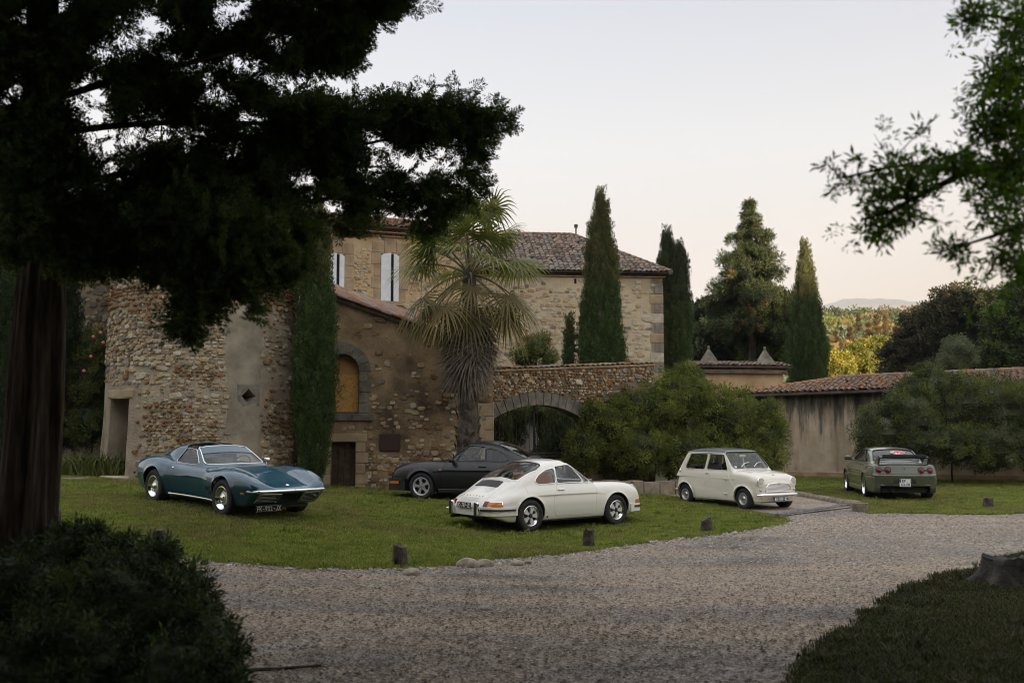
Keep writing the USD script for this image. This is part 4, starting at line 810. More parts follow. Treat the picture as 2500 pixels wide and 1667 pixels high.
PL = {'cyp': [(*clump_plume(90, .62, .11, .075, .020, k), None) for k in (1, 2)], 'shrub': [(*clump_round(70, .20, .080, .020, k), None) for k in (3, 4)], 'broad': [(*clump_round(46, .30, .13, .07, k), None) for k in (5, 6)],
      'spray': [(*clump_spray(120, .36, .15, .060, .022, k), None) for k in (7, 8)], 'bough': [(*clump_round(18, .12, .060, .020, k), None) for k in (9, 10)], 'pine': [(*clump_round(60, .26, .22, .035, k), None) for k in (11, 12)]}
def plant_inst(name, kind, mats, pos, dirs, scl, seed, parent, mix=None):
    r = np.random.default_rng(seed); pr = PL[kind]; protos = [(v, f, None, m) for m in mats for v, f, _ in pr]; n = len(pos)
    mi = r.choice(len(mats), n, p=mix); idx = mi * len(pr) + r.integers(0, len(pr), n)
    return instancer(name, protos, pos, quat_to(dirs, r.uniform(0, 6.28, n)), scl, idx, parent)

def blob_points(blobs, per, rng, shell=.55, rough=.30, seed=0):
    """Points in lumpy balls (x, y, z, rx, ry, rz); returns positions and outward directions."""
    P_, D_ = [], []
    for k, (x, y, z, a, b, c) in enumerate(blobs):
        n = int(per * (a * b * c) ** (2 / 3)); d = rand_dirs(n, rng); rr = rng.uniform(shell, 1, n) ** .7
        bump = 1 + rough * (2 * meshkit.fbm(d * 1.9 + 13 * k + seed, 3) - 1) * 1.3
        P_.append(np.array([x, y, z]) + d * np.array([a, b, c]) * (rr * bump)[:, None]); D_.append(d)
    return np.vstack(P_), np.vstack(D_)
def lumpy(blobs, scale=.72, seed=0, sub=2, rough=.25):
    ms = []
    for k, (x, y, z, a, b, c) in enumerate(blobs):
        m = trimesh.creation.icosphere(sub, 1.0); m.vertices *= (1 + rough * (2 * meshkit.fbm(m.vertices * 1.9 + 13 * k + seed, 3)[:, None] - 1) * 1.3); m.vertices = m.vertices * np.array([a, b, c]) * scale + [x, y, z]; ms.append(m)
    return cat(*ms)
def limb(p0, p1, r0, r1, seed, n=8, wob=.08, sides=8):
    r = np.random.default_rng(seed); t = np.linspace(0, 1, n)[:, None]; p = np.array(p0) * (1 - t) + np.array(p1) * t; L = np.linalg.norm(np.array(p1) - p0)
    p[1:-1] += np.cumsum(r.normal(0, wob * L / n, (n - 2, 3)), 0) * np.sin(np.pi * t[1:-1]); return tube(p, np.linspace(r0, r1, n), sides)

# ------------------------------------------------------------------ cypresses
def cypress(name, label, cx, Y, prof, seed, leaf=('cypress_leaf', 'cypress_leaf_dry'), mix=(.8, .2), dens=62, group=None, scale=1.0, base=None):
    """prof: [(pixel row, half width in pixels)] of its outline, from the tip down."""
    X = P(cx, prof[-1][0], Y)[0]; zs = np.array([P(cx, y, Y)[2] for y, _ in prof]); ws = np.array([w for _, w in prof]) * .93 * Y / F
    gz = float(height(X, Y)); t = thing(name, label, 'cypress tree', (0, 0, 0), 0, group)
    o = np.argsort(zs); pc = PchipInterpolator(zs[o], ws[o]); z0, z1 = max(zs.min(), gz), zs.max()
    obj('trunk', limb((X, Y, gz - .2), (X, Y, z1 - .6), .16, .02, seed), 'bark', t)
    r = np.random.default_rng(seed); H = z1 - z0
    area = 2 * math.pi * np.trapezoid(pc(np.linspace(z0, z1, 60)), np.linspace(z0, z1, 60)); n = int(area * dens)
    z = []; zz = np.linspace(z0, z1, 200); w = pc(zz) + .05; z = np.interp(r.uniform(0, 1, n), np.cumsum(w) / w.sum(), zz); a = r.uniform(0, 2 * np.pi, n)
    lump = 1 + .16 * (2 * meshkit.fbm(np.stack([np.cos(a) * 2.2, np.sin(a) * 2.2, z * .9 + seed], 1), 3) - 1) * 1.6
    R = np.maximum(pc(z), .03) * lump * r.uniform(.72, 1.0, n) ** .6; R = np.maximum(R - .15 * scale, 0)
    pos = np.stack([X + R * np.cos(a), Y + R * np.sin(a), z - .30 * scale], 1); d = np.stack([.20 * np.cos(a), .20 * np.sin(a), np.ones(n)], 1) + .12 * r.normal(size=(n, 3))
    plant_inst('crown', 'cyp', leaf, pos, d, scale * r.uniform(.75, 1.25, n), seed, t, mix)
    k = 14; an = np.linspace(0, 2 * np.pi, 13)[:-1]; zc = np.linspace(z0 - .1, z1 - .25, k); V = np.stack([np.stack([X + np.maximum(pc(np.clip(q, z0, z1)) * .74 - .06, .01) * np.cos(an), Y + np.maximum(pc(np.clip(q, z0, z1)) * .74 - .06, .01) * np.sin(an), np.full(12, q)], 1) for q in zc])
    i, j = np.meshgrid(np.arange(k - 1), np.arange(12), indexing='ij'); j2 = (j + 1) % 12; put('inner_twigs', V.reshape(-1, 3), np.stack([i*12+j, i*12+j2, (i+1)*12+j2, (i+1)*12+j], -1).reshape(-1, 4), 'cypress_leaf', t)
    return t
cypress('cypress', 'dark slender cypress squeezed between the round tower and the arch window', 764, 25.6, [(520, 14), (600, 36), (700, 42), (820, 50), (950, 54), (1050, 46), (1110, 40), (1150, 30), (1180, 18)], 61, dens=75)
cypress('cypress', 'broad cone-shaped cypress before the hip-roofed house wing', 1470, 33.0, [(474, 3), (500, 13), (560, 27), (640, 42), (740, 52), (820, 58), (900, 63), (1010, 60)], 62, mix=(.7, .3))
cypress('cypress', 'small thin cypress beside the broad cone-shaped one', 1391, 33.4, [(778, 3), (800, 10), (840, 13), (900, 14), (1000, 14)], 63)
cypress('cypress', 'cypress with the higher of two tips just right of the house', 1634, 45.5, [(562, 5), (600, 17), (660, 32), (740, 38), (840, 42), (930, 42), (1000, 38)], 64, ('cypress_leaf', 'oak_leaf'), (.7, .3), 50)
cypress('cypress', 'cypress with the lower rounded tip right of its twin beside the house', 1664, 45.0, [(600, 5), (625, 15), (690, 26), (780, 32), (880, 32), (1000, 28)], 65, ('cypress_leaf', 'oak_leaf'), (.7, .3), 50)
cypress('cypress', 'pointed cypress rising behind the left end of the lichened roof', 1975, 46.5, [(592, 3), (615, 11), (680, 24), (760, 38), (840, 50), (900, 54), (950, 46), (1010, 36)], 66, dens=55)
cypress('cypress', 'tall black-green cypress behind the foreground trunk', 60, 27.0, [(180, 20), (330, 60), (520, 95), (750, 120), (950, 128), (1080, 100), (1140, 60)], 67, ('dark_conifer_leaf',), (1.0,), 40)

# ------------------------------------------------------------------ trees and shrubs from lumps
def bl(lst, Y, depth=.9):
    """Lumps from outline ellipses (px, py, half width, half height[, depth offset]) at distance Y."""
    out = []
    for q in lst:
        px, py, a, b = q[:4]; yy = Y + (q[4] if len(q) > 4 else 0); p = P(px, py, yy); s = yy / F; out.append((p[0], p[1], p[2], a * s, max(a, b) * s * depth, b * s))
    return out
def tree(name, label, catg, Y, lumps, kind, leaves, mix, seed, per=120, scale=1.0, trunk=None, group=None, core='cypress_leaf', corescale=.66, rough=.3, branches=6, shell=.5):
    B = bl(lumps, Y); r = np.random.default_rng(seed); t = thing(name, label, catg, (0, 0, 0), 0, group)
    pos, d = blob_points(B, per, r, shell, rough, seed); plant_inst('crown', kind, leaves, pos, d + .5 * rand_dirs(len(d), r) + [0, 0, .25], scale * r.uniform(.7, 1.3, len(pos)), seed, t, mix)
    if corescale: obj('inner_twigs', lumpy(B, corescale, seed), core, t)
    tx = trunk if trunk is not None else B[0][0]; ty = np.mean([b[1] for b in B]); gz = float(height(tx, ty)); zc = np.mean([b[2] for b in B])
    top = np.array([tx, ty, max(zc, gz + .6)]); tr = obj('trunk', limb((tx, ty, gz - .25), top, (.045 * scale * max(2, (zc - gz)) ** .5 + .05) * (.3 if catg != 'tree' else 1), .04 if catg == 'tree' else .02, seed), 'bark', t)
    for k in range(min(branches, len(B))):
        b = B[k % len(B)]; obj('limb', limb(np.array([tx, ty, gz + .55 * (top[2] - gz)]), (b[0], b[1], b[2] + .3 * b[5]), .06 * scale, .018, seed + k), 'bark', tr)
    return t
S = ('shrub_leaf', 'shrub_leaf_bright')
sh = tree('evergreen_shrub', 'large wide green shrub behind the small cream saloon, right of the stone arch', 'shrub', 29.9,
     [(1490, 1050, 80, 72, -1.3), (1425, 1095, 52, 62, -1.7), (1565, 1005, 88, 72, -.6), (1660, 985, 95, 82), (1690, 930, 32, 45, .6), (1760, 1040, 110, 95), (1850, 1085, 72, 78, -.4), (1545, 1100, 100, 70, -1.3), (1680, 1110, 100, 68, -1.0), (1800, 1120, 90, 52, -.9), (1440, 1015, 30, 38, -1.5), (1880, 1020, 35, 45)],
     'shrub', S, (.72, .28), 71, 300, 1.0, rough=.34, branches=12, core='oak_leaf')
rg = np.random.default_rng(72)
noisy('grey_twig', (.06, .05, .04), (.14, .12, .10), 8, .9)
for k in range(26):
    px, py = rg.uniform(1400, 1880), rg.uniform(1040, 1150); p = P(px, py, 29.0 + rg.uniform(-.4, .3)); q = p + np.array([rg.normal(0, .5), rg.uniform(-.35, .1), rg.uniform(.2, .7)])
    obj('twig', limb(p, q, .012, .004, k, 6, .25, 5), 'grey_twig', sh)
tree('evergreen_shrub', 'big spreading dark shrub behind the olive grey coupe against the rendered building', 'shrub', 33.0,
     [(2160, 1060, 80, 75), (2230, 1010, 95, 75), (2330, 1000, 105, 75, .4), (2440, 1000, 110, 85), (2300, 945, 105, 36, .8), (2262, 912, 40, 22, 1.0), (2400, 1085, 120, 55, -.5), (2540, 1030, 90, 100), (2130, 1110, 40, 50, .3), (2290, 1080, 110, 48, -.6)],
     'shrub', ('shrub_leaf', 'oak_leaf', 'olive_leaf'), (.45, .35, .20), 73, 260, 1.05, rough=.36, branches=10, core='oak_leaf', trunk=P(2330, 1150, 33)[0])
climb = tree('climbing_shrub', 'leafy climbing shrub covering the wall foot left of the round tower', 'shrub', 27.2, [(232, 860, 46, 62), (215, 940, 62, 72), (225, 1030, 55, 70, -.2), (180, 1010, 40, 90, .4), (258, 920, 26, 90)], 'shrub', ('shrub_leaf', 'oak_leaf'), (.6, .4), 74, 330, .8, rough=.3, branches=5, core='dark_conifer_leaf')
plain('rose_petal', (.55, .16, .17), .6)
for k, (px, py) in enumerate([(228, 822), (222, 870), (246, 812), (205, 905), (252, 836)]): obj('rose_bloom', trimesh.creation.icosphere(1, .045).apply_translation(P(px, py, 26.1)), 'rose_petal', climb)
it = thing('strap_leaved_plants', 'clump of strap-leaved plants at the wall foot below the climbing shrub', 'plant')
v, f = blades(420, .95, .62, .045, 75, 1.0); c = P(195, 1150, 25.6); c[2] = float(height(c[0], c[1])); put('leaves', v * [1.3, .5, 1] + c, f, 'shrub_leaf', it, None, 'stuff')
v, f = clump_round(500, .55, .16, .07, 76); c = P(240, 1125, 25.9); c[2] = float(height(c[0], c[1])) + .2; put('low_leaves', v * [1.6, .8, .7] + c, f, 'oak_leaf', it, None, 'stuff')
tree('garden_bush', 'yellow-green bush at the far left edge beyond the trunk', 'shrub', 30.0, [(0, 1010, 34, 60), (-40, 1000, 50, 75)], 'shrub', ('shrub_leaf_bright', 'maple_leaf'), (.7, .3), 77, 300, 1.0)
tree('courtyard_bush', 'small bush between the garden wall and the pale house, right of the palm', 'shrub', 31.0, [(1310, 850, 40, 38), (1275, 870, 28, 30), (1340, 880, 24, 26)], 'shrub', ('shrub_leaf', 'rust_leaf'), (.8, .2), 78, 280, .9, branches=2)
tree('courtyard_shrub', 'dark shrub seen through the stone arch on the left', 'shrub', 30.5, [(1215, 1060, 36, 60), (1245, 1000, 40, 32, 1.0), (1235, 1105, 36, 35), (1270, 1000, 44, 26, 4.0), (1255, 1050, 28, 50, 4.5)], 'shrub', ('shrub_leaf', 'oak_leaf'), (.5, .5), 79, 280, .9, branches=2)
tree('courtyard_shrub', 'dark shrub seen through the stone arch on the right', 'shrub', 31.5, [(1380, 1050, 40, 70), (1345, 1090, 26, 50), (1310, 1120, 24, 20), (1335, 1005, 60, 24, 1.5), (1330, 1050, 26, 60, 3.5), (1300, 1010, 50, 26, 4.5)], 'shrub', ('shrub_leaf', 'oak_leaf'), (.5, .5), 80, 280, .9, branches=2)
tree('roof_tuft', 'tuft of weeds growing at the foot of the shutter wing roofline', 'plant', 33.5, [(978, 768, 22, 20), (945, 770, 12, 9)], 'shrub', ('shrub_leaf', 'olive_leaf'), (.5, .5), 81, 240, .55, branches=1)

# conifer with tiers and gaps
def tiered(name, label, cx, Y, top, base, w, seed, leaves, mix, n_t=15, per=46):
    X = P(cx, top, Y)[0]; z1 = P(cx, top, Y)[2]; zb = P(cx, base, Y)[2]; gz = float(height(X, Y)); t = thing(name, label, 'conifer tree'); r = np.random.default_rng(seed)
    tr = obj('trunk', limb((X, Y, gz - .3), (X, Y, z1 - .2), .30, .03, seed, 12, .02), 'bark', t); pos, dr = [], []
    for k in range(n_t):
        f = (k + .3) / n_t; z = z1 - (z1 - zb) * f; R = w * Y / F * (f ** .82) * r.uniform(.72, 1.12); nb = int(5 + 5 * f)
        for a in r.uniform(0, 2 * np.pi) + np.arange(nb) * 2 * np.pi / nb + r.normal(0, .25, nb):
            L = R * r.uniform(.6, 1.1); e = np.array([X + L * math.cos(a), Y + L * math.sin(a), z - .05 * L + r.normal(0, .12)]); s = np.array([X, Y, z + .25 * L])
            if k % 2 == 0 and L > .8: obj('limb', tube([s, (s + e) / 2 + [0, 0, .05], e], [.045, .03, .01], 5), 'bark', tr)
            m = int(per * L + 4); u = r.uniform(.18, 1, m)[:, None] ** .7; q = s * (1 - u) + e * u + r.normal(0, .10 + .10 * L, (m, 3)) * [1, 1, .45] * (.5 + .5 * u); pos.append(q); dr.append(np.tile(e - s, (m, 1)) / L + .7 * rand_dirs(m, r) + [0, 0, .2])
    pos, dr = np.vstack(pos), np.vstack(dr); plant_inst('crown', 'pine', leaves, pos, dr, r.uniform(.6, 1.15, len(pos)), seed, t, mix); return t
tiered('cedar_tree', 'tall tiered dark conifer with gaps in its crown, left of the pointed cypress', 1828, 52.0, 494, 830, 138, 82, ('oak_leaf', 'cypress_leaf', 'rust_leaf'), (.70, .27, .03), 13, 12)
O = ('oak_leaf', 'oak_leaf_brown')
tree('woodland_tree', 'dark round tree at the foot of the tiered conifer on its left', 'tree', 56, [(1740, 780, 55, 60), (1715, 850, 50, 60), (1790, 850, 60, 70), (1770, 740, 40, 30)], 'broad', ('oak_leaf', 'dark_conifer_leaf'), (.6, .4), 83, 130, 1.3)
tree('woodland_tree', 'fresh green broadleaf tree between the tiered conifer and the pointed cypress', 'tree', 53, [(1872, 800, 48, 52), (1850, 860, 50, 50), (1900, 850, 40, 55), (1830, 820, 30, 30)], 'broad', ('maple_leaf', 'shrub_leaf'), (.7, .3), 84, 150, 1.1, core='oak_leaf')
tree('woodland_tree', 'dark wide tree just right of the tiered conifer top, behind the green one', 'tree', 58, [(1890, 760, 42, 50), (1925, 790, 30, 70)], 'broad', ('oak_leaf', 'dark_conifer_leaf'), (.6, .4), 85, 130, 1.3)
tree('woodland_tree', 'small golden sunlit tree between the twin cypress and the pavilion', 'tree', 92, [(1716, 866, 18, 34), (1708, 890, 22, 24)], 'broad', ('yellow_leaf',), (1.,), 86, 60, 1.6, branches=1)
tree('woodland_tree', 'bright yellow-green rounded tree right of the pointed cypress', 'tree', 84, [(2110, 868, 42, 40), (2140, 850, 34, 30), (2085, 880, 34, 36)], 'broad', ('lime_leaf', 'yellow_leaf'), (.75, .25), 87, 70, 1.6, core='lime_leaf', branches=3)
tree('woodland_tree', 'pale golden tree low beside the pointed cypress', 'tree', 80, [(2032, 892, 26, 36), (2062, 892, 26, 30), (2012, 905, 18, 40), (2170, 905, 28, 22)], 'broad', ('yellow_leaf', 'lime_leaf'), (.6, .4), 88, 70, 1.5, core='lime_leaf', branches=3)
tree('oak_tree', 'leftmost of the dark oaks on the right, brownish crown against the hill', 'tree', 60, [(2230, 860, 75, 55), (2270, 800, 75, 60), (2215, 900, 60, 40), (2310, 870, 60, 60)], 'broad', ('oak_leaf_brown', 'oak_leaf'), (.75, .25), 89, 120, 1.2, branches=4, core='oak_leaf')
tree('oak_tree', 'tallest dark oak on the right with a ragged top against the sky', 'tree', 55, [(2340, 750, 75, 55), (2390, 790, 80, 70), (2300, 790, 55, 55), (2440, 760, 60, 55), (2360, 850, 80, 60)], 'broad', ('oak_leaf_brown', 'oak_leaf'), (.6, .4), 90, 125, 1.1, branches=5, core='oak_leaf')
tree('oak_tree', 'greener oak at the right edge beside the tallest dark oak', 'tree', 50, [(2470, 800, 75, 70), (2520, 740, 80, 70), (2450, 870, 70, 55), (2540, 860, 80, 80)], 'broad', ('oak_leaf', 'maple_leaf'), (.6, .4), 91, 130, 1.1, branches=4, core='oak_leaf')
tree('olive_tree', 'small silver-green tree in front of the dark oaks above the tile roof', 'tree', 47, [(2335, 850, 34, 30), (2320, 880, 36, 28), (2360, 875, 26, 26)], 'shrub', ('olive_leaf',), (1.,), 92, 160, 1.3, core='olive_leaf', branches=2)
rg = np.random.default_rng(93)
for k, (cx, Y, top, base, w) in enumerate([(2075, 112, 800, 900, 24), (2120, 108, 790, 900, 28), (2140, 125, 770, 880, 22), (2190, 105, 800, 905, 22), (2040, 118, 810, 900, 26), (2095, 140, 765, 860, 18)]):
    lab = ['russet conifer just above the bright yellow-green tree', 'russet conifer, broadest of its group on the slope', 'russet conifer with the highest tip below the far ridge', 'russet conifer nearest the dark oaks', 'russet conifer nearest the pointed cypress', 'smaller russet conifer upslope of the others'][k]
    tiered('slope_conifer', lab, cx, Y, top, base, w, 94 + k, ('rust_leaf', 'oak_leaf'), (.75, .25), 8, 9)
for k, (cx, Y, top) in enumerate([(2165, 120, 765), (2236, 118, 772), (2250, 128, 765), (2195, 110, 795)]):
    cypress('slope_cypress', ['thin dark cypress on the slope left of its neighbours', 'thin dark cypress standing left in a close pair on the slope', 'thin dark cypress standing right in a close pair on the slope', 'thin rusty cypress lower on the slope in front of the oaks'][k], cx, Y, [(top, 1), (top + 15, 4), (top + 60, 6), (top + 110, 6)], 101 + k, ('oak_leaf', 'rust_leaf'), (.6, .4) if k < 3 else (.2, .8), 10, None, 2.0)

# the wooded slopes that close the view
def wood(name, n, xr, yr, seed, leaves, size=(2.6, 4.6), sees=True):
    r = np.random.default_rng(seed); protos = []
    for m in leaves:
        for k in range(2):
            B = [(0, 0, 0, 1, 1, .85), (.5, .2, .25, .6, .6, .55), (-.45, -.3, .3, .6, .6, .5), (.1, -.5, -.1, .6, .6, .6)]; pos, d = blob_points(B, 330, np.random.default_rng(k + 5), .75, .35, k); vs, fs = [], []; o = 0
            v0, f0 = leaf_cards(pos, d + .8 * rand_dirs(len(d), r), .16, .13, k); l = lumpy(B, .86, k, 2); protos.append((np.vstack([v0, l.vertices]), np.vstack([f0, l.faces + len(v0)]), None, m))
    x = r.uniform(0, 1, n); y = yr[0] + (yr[1] - yr[0]) * np.sort(r.uniform(0, 1, n) ** .8); x = (xr[0] + (xr[1] - xr[0]) * x) * (y / yr[1] if sees else 1); s = r.uniform(*size, n); z = height(x, y) + s * .9
    return instancer(name, protos, np.stack([x, y, z], 1), quat_z(r.uniform(0, 6.28, n)), np.stack([s, s, s * r.uniform(.85, 1.35, n)], 1), r.integers(0, len(protos), n))
w_ = wood('hillside_wood', 1300, (20, 200), (100, 345), 111, ('lime_leaf', 'oak_leaf', 'rust_leaf', 'maple_leaf', 'oak_leaf', 'rust_leaf', 'olive_leaf')); tag(w_, 'wooded hillside closing the view on the right', 'wood', kind='stuff')
# distant flat-topped mountain
mx = np.linspace(1500, 2560, 60); Ym = 5200.0
def mh(px): return np.interp(px, [1500, 1640, 1800, 1990, 2040, 2070, 2110, 2160, 2210, 2270, 2400, 2560], [762, 752, 762, 752, 736, 728, 729, 729, 733, 744, 752, 764])
ridge = np.array([P(x, mh(x) + 1.5 * math.sin(x * .21) , Ym) for x in mx]); foot = np.array([P(x, 1045, 3600.0) for x in mx]); foot[:, 2] = -40; backf = ridge + [0, 1500, 0]; backf[:, 2] = -40
n60 = len(mx); V = []; ts = np.linspace(0, 1, 10)
for t in ts: V.append(foot * (1 - t) + ridge * t - np.array([0, 0, 1]) * (90 * math.sin(math.pi * t)) + np.c_[np.zeros((n60, 2)), 45 * math.sin(math.pi * t) * (meshkit.fbm(np.c_[mx * .02, np.full(n60, t * 4), np.zeros(n60)]) - .5)])
V.append(backf); V = np.vstack(V); i, j = np.meshgrid(np.arange(10), np.arange(n60 - 1), indexing='ij'); q = np.stack([i*n60+j, i*n60+j+1, (i+1)*n60+j+1, (i+1)*n60+j], -1).reshape(-1, 4); _, ff, nn = meshkit.arrays((V, q), True)
noisy('mountain_rock', (.10, .11, .08), (.20, .18, .15), .004, .95, 6); tag(put('mountain', V, ff, 'mountain_rock', None, nn), kind='structure')

# ------------------------------------------------------------------ unseen wooded ridge added behind the camera to keep the low sun off the court, not the far slopes
rx = np.linspace(-420, 520, 60); ry = np.array([-330, -250, -200, -170, -150, -130, -105, -85, -65]); rh = np.array([0, 18, 34, 42, 45, 38, 22, 8, 0]) * 1.0
X_, Y_ = np.meshgrid(rx, ry, indexing='ij'); env = np.clip((520 - np.abs(X_ - 50)) / 160, 0, 1); Zr = np.broadcast_to(rh, X_.shape) * env * (1 + .06 * np.sin(X_ * .03)) - 1.0
i, j = np.meshgrid(np.arange(59), np.arange(8), indexing='ij'); q = np.stack([i*9+j, (i+1)*9+j, (i+1)*9+j+1, i*9+j+1], -1).reshape(-1, 4); Vr = np.stack([X_.ravel(), Y_.ravel(), Zr.ravel()], 1); _, ff, nn = meshkit.arrays((Vr, q), True); tag(put('ridge', Vr, ff, 'soil', None, nn), kind='structure')
def ridge_wood(n, seed):
    r = np.random.default_rng(seed); B = [(0, 0, 0, 1, 1, .85), (.5, .2, .25, .6, .6, .55), (-.45, -.3, .3, .6, .6, .5)]; pos, d = blob_points(B, 90, r, .7, .3, 2); v0, f0 = leaf_cards(pos, d + .8 * rand_dirs(len(d), r), .34, .30, 3); l = lumpy(B, .85, 2, 1)
    x = r.uniform(-300, 420, n); y = r.choice([-112, -104, -95, -88, -120], n) + r.normal(0, 2, n); s_ = r.uniform(3.2, 5.0, n); z = np.interp(y, ry, rh) * np.clip((520 - np.abs(x - 50)) / 160, 0, 1) + s_ * .7
    return tag(instancer('ridge_wood', [(np.vstack([v0, l.vertices]), np.vstack([f0, l.faces + len(v0)]), None, 'oak_leaf')], np.stack([x, y, z], 1), quat_z(r.uniform(0, 6.28, n)), s_, np.zeros(n)), 'unseen wood on the added shading ridge behind the camera', 'wood', kind='stuff')
ridge_wood(420, 122)
# ------------------------------------------------------------------ the big dark conifer at the left front
t = thing('foreground_conifer', 'huge dark conifer with a shaggy bark trunk and long boughs, left foreground', 'conifer tree')
TYf = 8.6
GAPS = [(185, 240, 48, 62), (225, 330, 62, 42), (315, 325, 55, 36), (240, 120, 62, 26), (570, 150, 44, 22), (590, 290, 34, 26), (660, 205, 44, 22), (485, 235, 34, 20), (100, 20, 40, 22), (40, 50, 28, 32), (760, 200, 30, 22), (430, 150, 52, 22), (350, 62, 62, 20), (885, 335, 22, 18), (905, 375, 28, 22), (240, 422, 28, 18), (700, 435, 32, 18), (820, 235, 26, 16), (30, 190, 22, 30), (520, 30, 40, 16), (655, 95, 34, 16), (960, 395, 26, 16), (1050, 400, 26, 22), (760, 505, 26, 14), (420, 330, 30, 16)]
tb = [(58, 1480, 74), (66, 1300, 68), (76, 1150, 63), (86, 1000, 60), (94, 850, 57), (102, 700, 52), (112, 560, 46), (112, 380, 42), (108, 180, 38), (104, -60, 34), (100, -500, 28), (98, -900, 18)]
pp = np.array([P(x, y, TYf) for x, y, _ in tb]); rr_ = np.array([w for _, _, w in tb]) * TYf / F
pc = PchipInterpolator(np.linspace(0, 1, len(pp)), pp); pr = PchipInterpolator(np.linspace(0, 1, len(pp)), rr_); q = pc(np.linspace(0, 1, 90)); R = pr(np.linspace(0, 1, 90)); R[:8] *= np.linspace(1.35, 1.0, 8)
m = tube(q, R, 64); v = m.vertices; n_ = 90 * 64; a = np.tile(np.arange(64) * 2 * np.pi / 64, 90); zc_ = np.repeat(q[:, 2], 64); ctr = np.repeat(q, 64, 0)
rel = v[:n_] - ctr; fl = .16 * np.sin(a * 7 + 1.2 * np.sin(zc_ * .9) + .6 * zc_) + .10 * np.sin(a * 13 - zc_ * 1.1) + .40 * (meshkit.fbm(np.stack([np.cos(a) * 3.2, np.sin(a) * 3.2, zc_ * .55], 1), 4) - .5); v[:n_] = ctr + rel * (1 + .55 * fl)[:, None]
m.vertices = v; trunk = obj('trunk', m, 'cypress_bark', t, smooth=True)
rg = np.random.default_rng(131)
def bough(pts, r0, r1): return obj('bough', tube(PchipInterpolator(np.linspace(0, 1, len(pts)), np.array(pts))(np.linspace(0, 1, 16)), np.linspace(r0, r1, 16), 8), 'bark', trunk)
BOUGHS = [  # (px, py, distance) down each bough
    [(110, 470, 8.6), (330, 420, 8.8), (560, 400, 9.2), (800, 370, 9.8), (1000, 330, 10.2), (1180, 305, 10.4)],
    [(108, 250, 8.6), (350, 180, 8.4), (620, 110, 8.4), (860, 20, 8.6), (960, -30, 8.6)],
    [(110, 560, 8.6), (300, 540, 8.0), (520, 560, 7.8), (640, 600, 7.8)],
    [(110, 330, 8.6), (400, 300, 9.4), (700, 300, 10.0), (960, 270, 10.6), (1150, 260, 10.8)],
    [(110, 480, 8.6), (420, 500, 9.4), (700, 500, 10.0), (900, 470, 10.4), (1060, 500, 10.4), (1130, 480, 10.4)],
    [(108, 600, 8.6), (60, 480, 7.8), (-60, 420, 7.2)], [(108, 150, 8.6), (-20, 60, 8.0), (-150, 20, 8.)], [(104, 60, 8.6), (300, -20, 7.8), (520, -120, 7.4), (700, -200, 7.)]]
for k, b in enumerate(BOUGHS): bough([P(*p) for p in b], .034, .006)
# foliage masses along the boughs (px, py, half width, half height, distance, share of gaps)
FOL = [(90, 60, 170, 120, 8.4), (320, 60, 170, 110, 8.8), (560, 40, 160, 95, 8.8), (760, 30, 120, 62, 8.6), (880, 12, 70, 34, 8.6), (950, 5, 40, 22, 8.6),
       (110, 220, 190, 110, 8.2), (330, 230, 160, 90, 9.2), (530, 190, 150, 95, 9.0), (720, 150, 110, 80, 8.9), (810, 110, 62, 52, 8.8), (700, 250, 120, 70, 9.6),
       (120, 380, 150, 110, 8.2), (330, 420, 190, 90, 9.0), (560, 370, 170, 95, 9.6), (760, 330, 150, 80, 9.9), (900, 290, 110, 48, 10.2), (1010, 290, 100, 42, 10.3), (1110, 285, 80, 36, 10.5), (1200, 290, 48, 22, 10.6), (1160, 340, 40, 42, 10.5), (1140, 385, 36, 38, 10.5), (1010, 350, 60, 50, 10.2),
       (880, 400, 100, 60, 10.0), (1000, 430, 62, 36, 10.2), (1080, 470, 48, 38, 10.4), (1150, 455, 38, 20, 10.4), (1030, 530, 42, 44, 10.4), (930, 500, 60, 30, 10.2),
       (110, 530, 110, 60, 8.0), (230, 540, 110, 52, 8.4), (430, 530, 190, 72, 8.6), (640, 480, 150, 90, 9.4), (790, 470, 80, 52, 9.8), (830, 545, 60, 22, 9.8), (600, 570, 130, 72, 8.6), (480, 630, 120, 60, 8.0), (620, 640, 90, 62, 8.2), (500, 710, 66, 60, 7.9), (570, 740, 46, 52, 7.9), (455, 770, 42, 44, 7.9), (660, 590, 60, 66, 8.6), (360, 620, 60, 42, 8.2),
       (190, 620, 60, 42, 8.0), (30, 560, 60, 62, 7.8), (20, 300, 90, 130, 7.8), (40, 100, 120, 120, 7.8), (260, 640, 36, 32, 8.2)]
pos, dr, sc = [], [], []
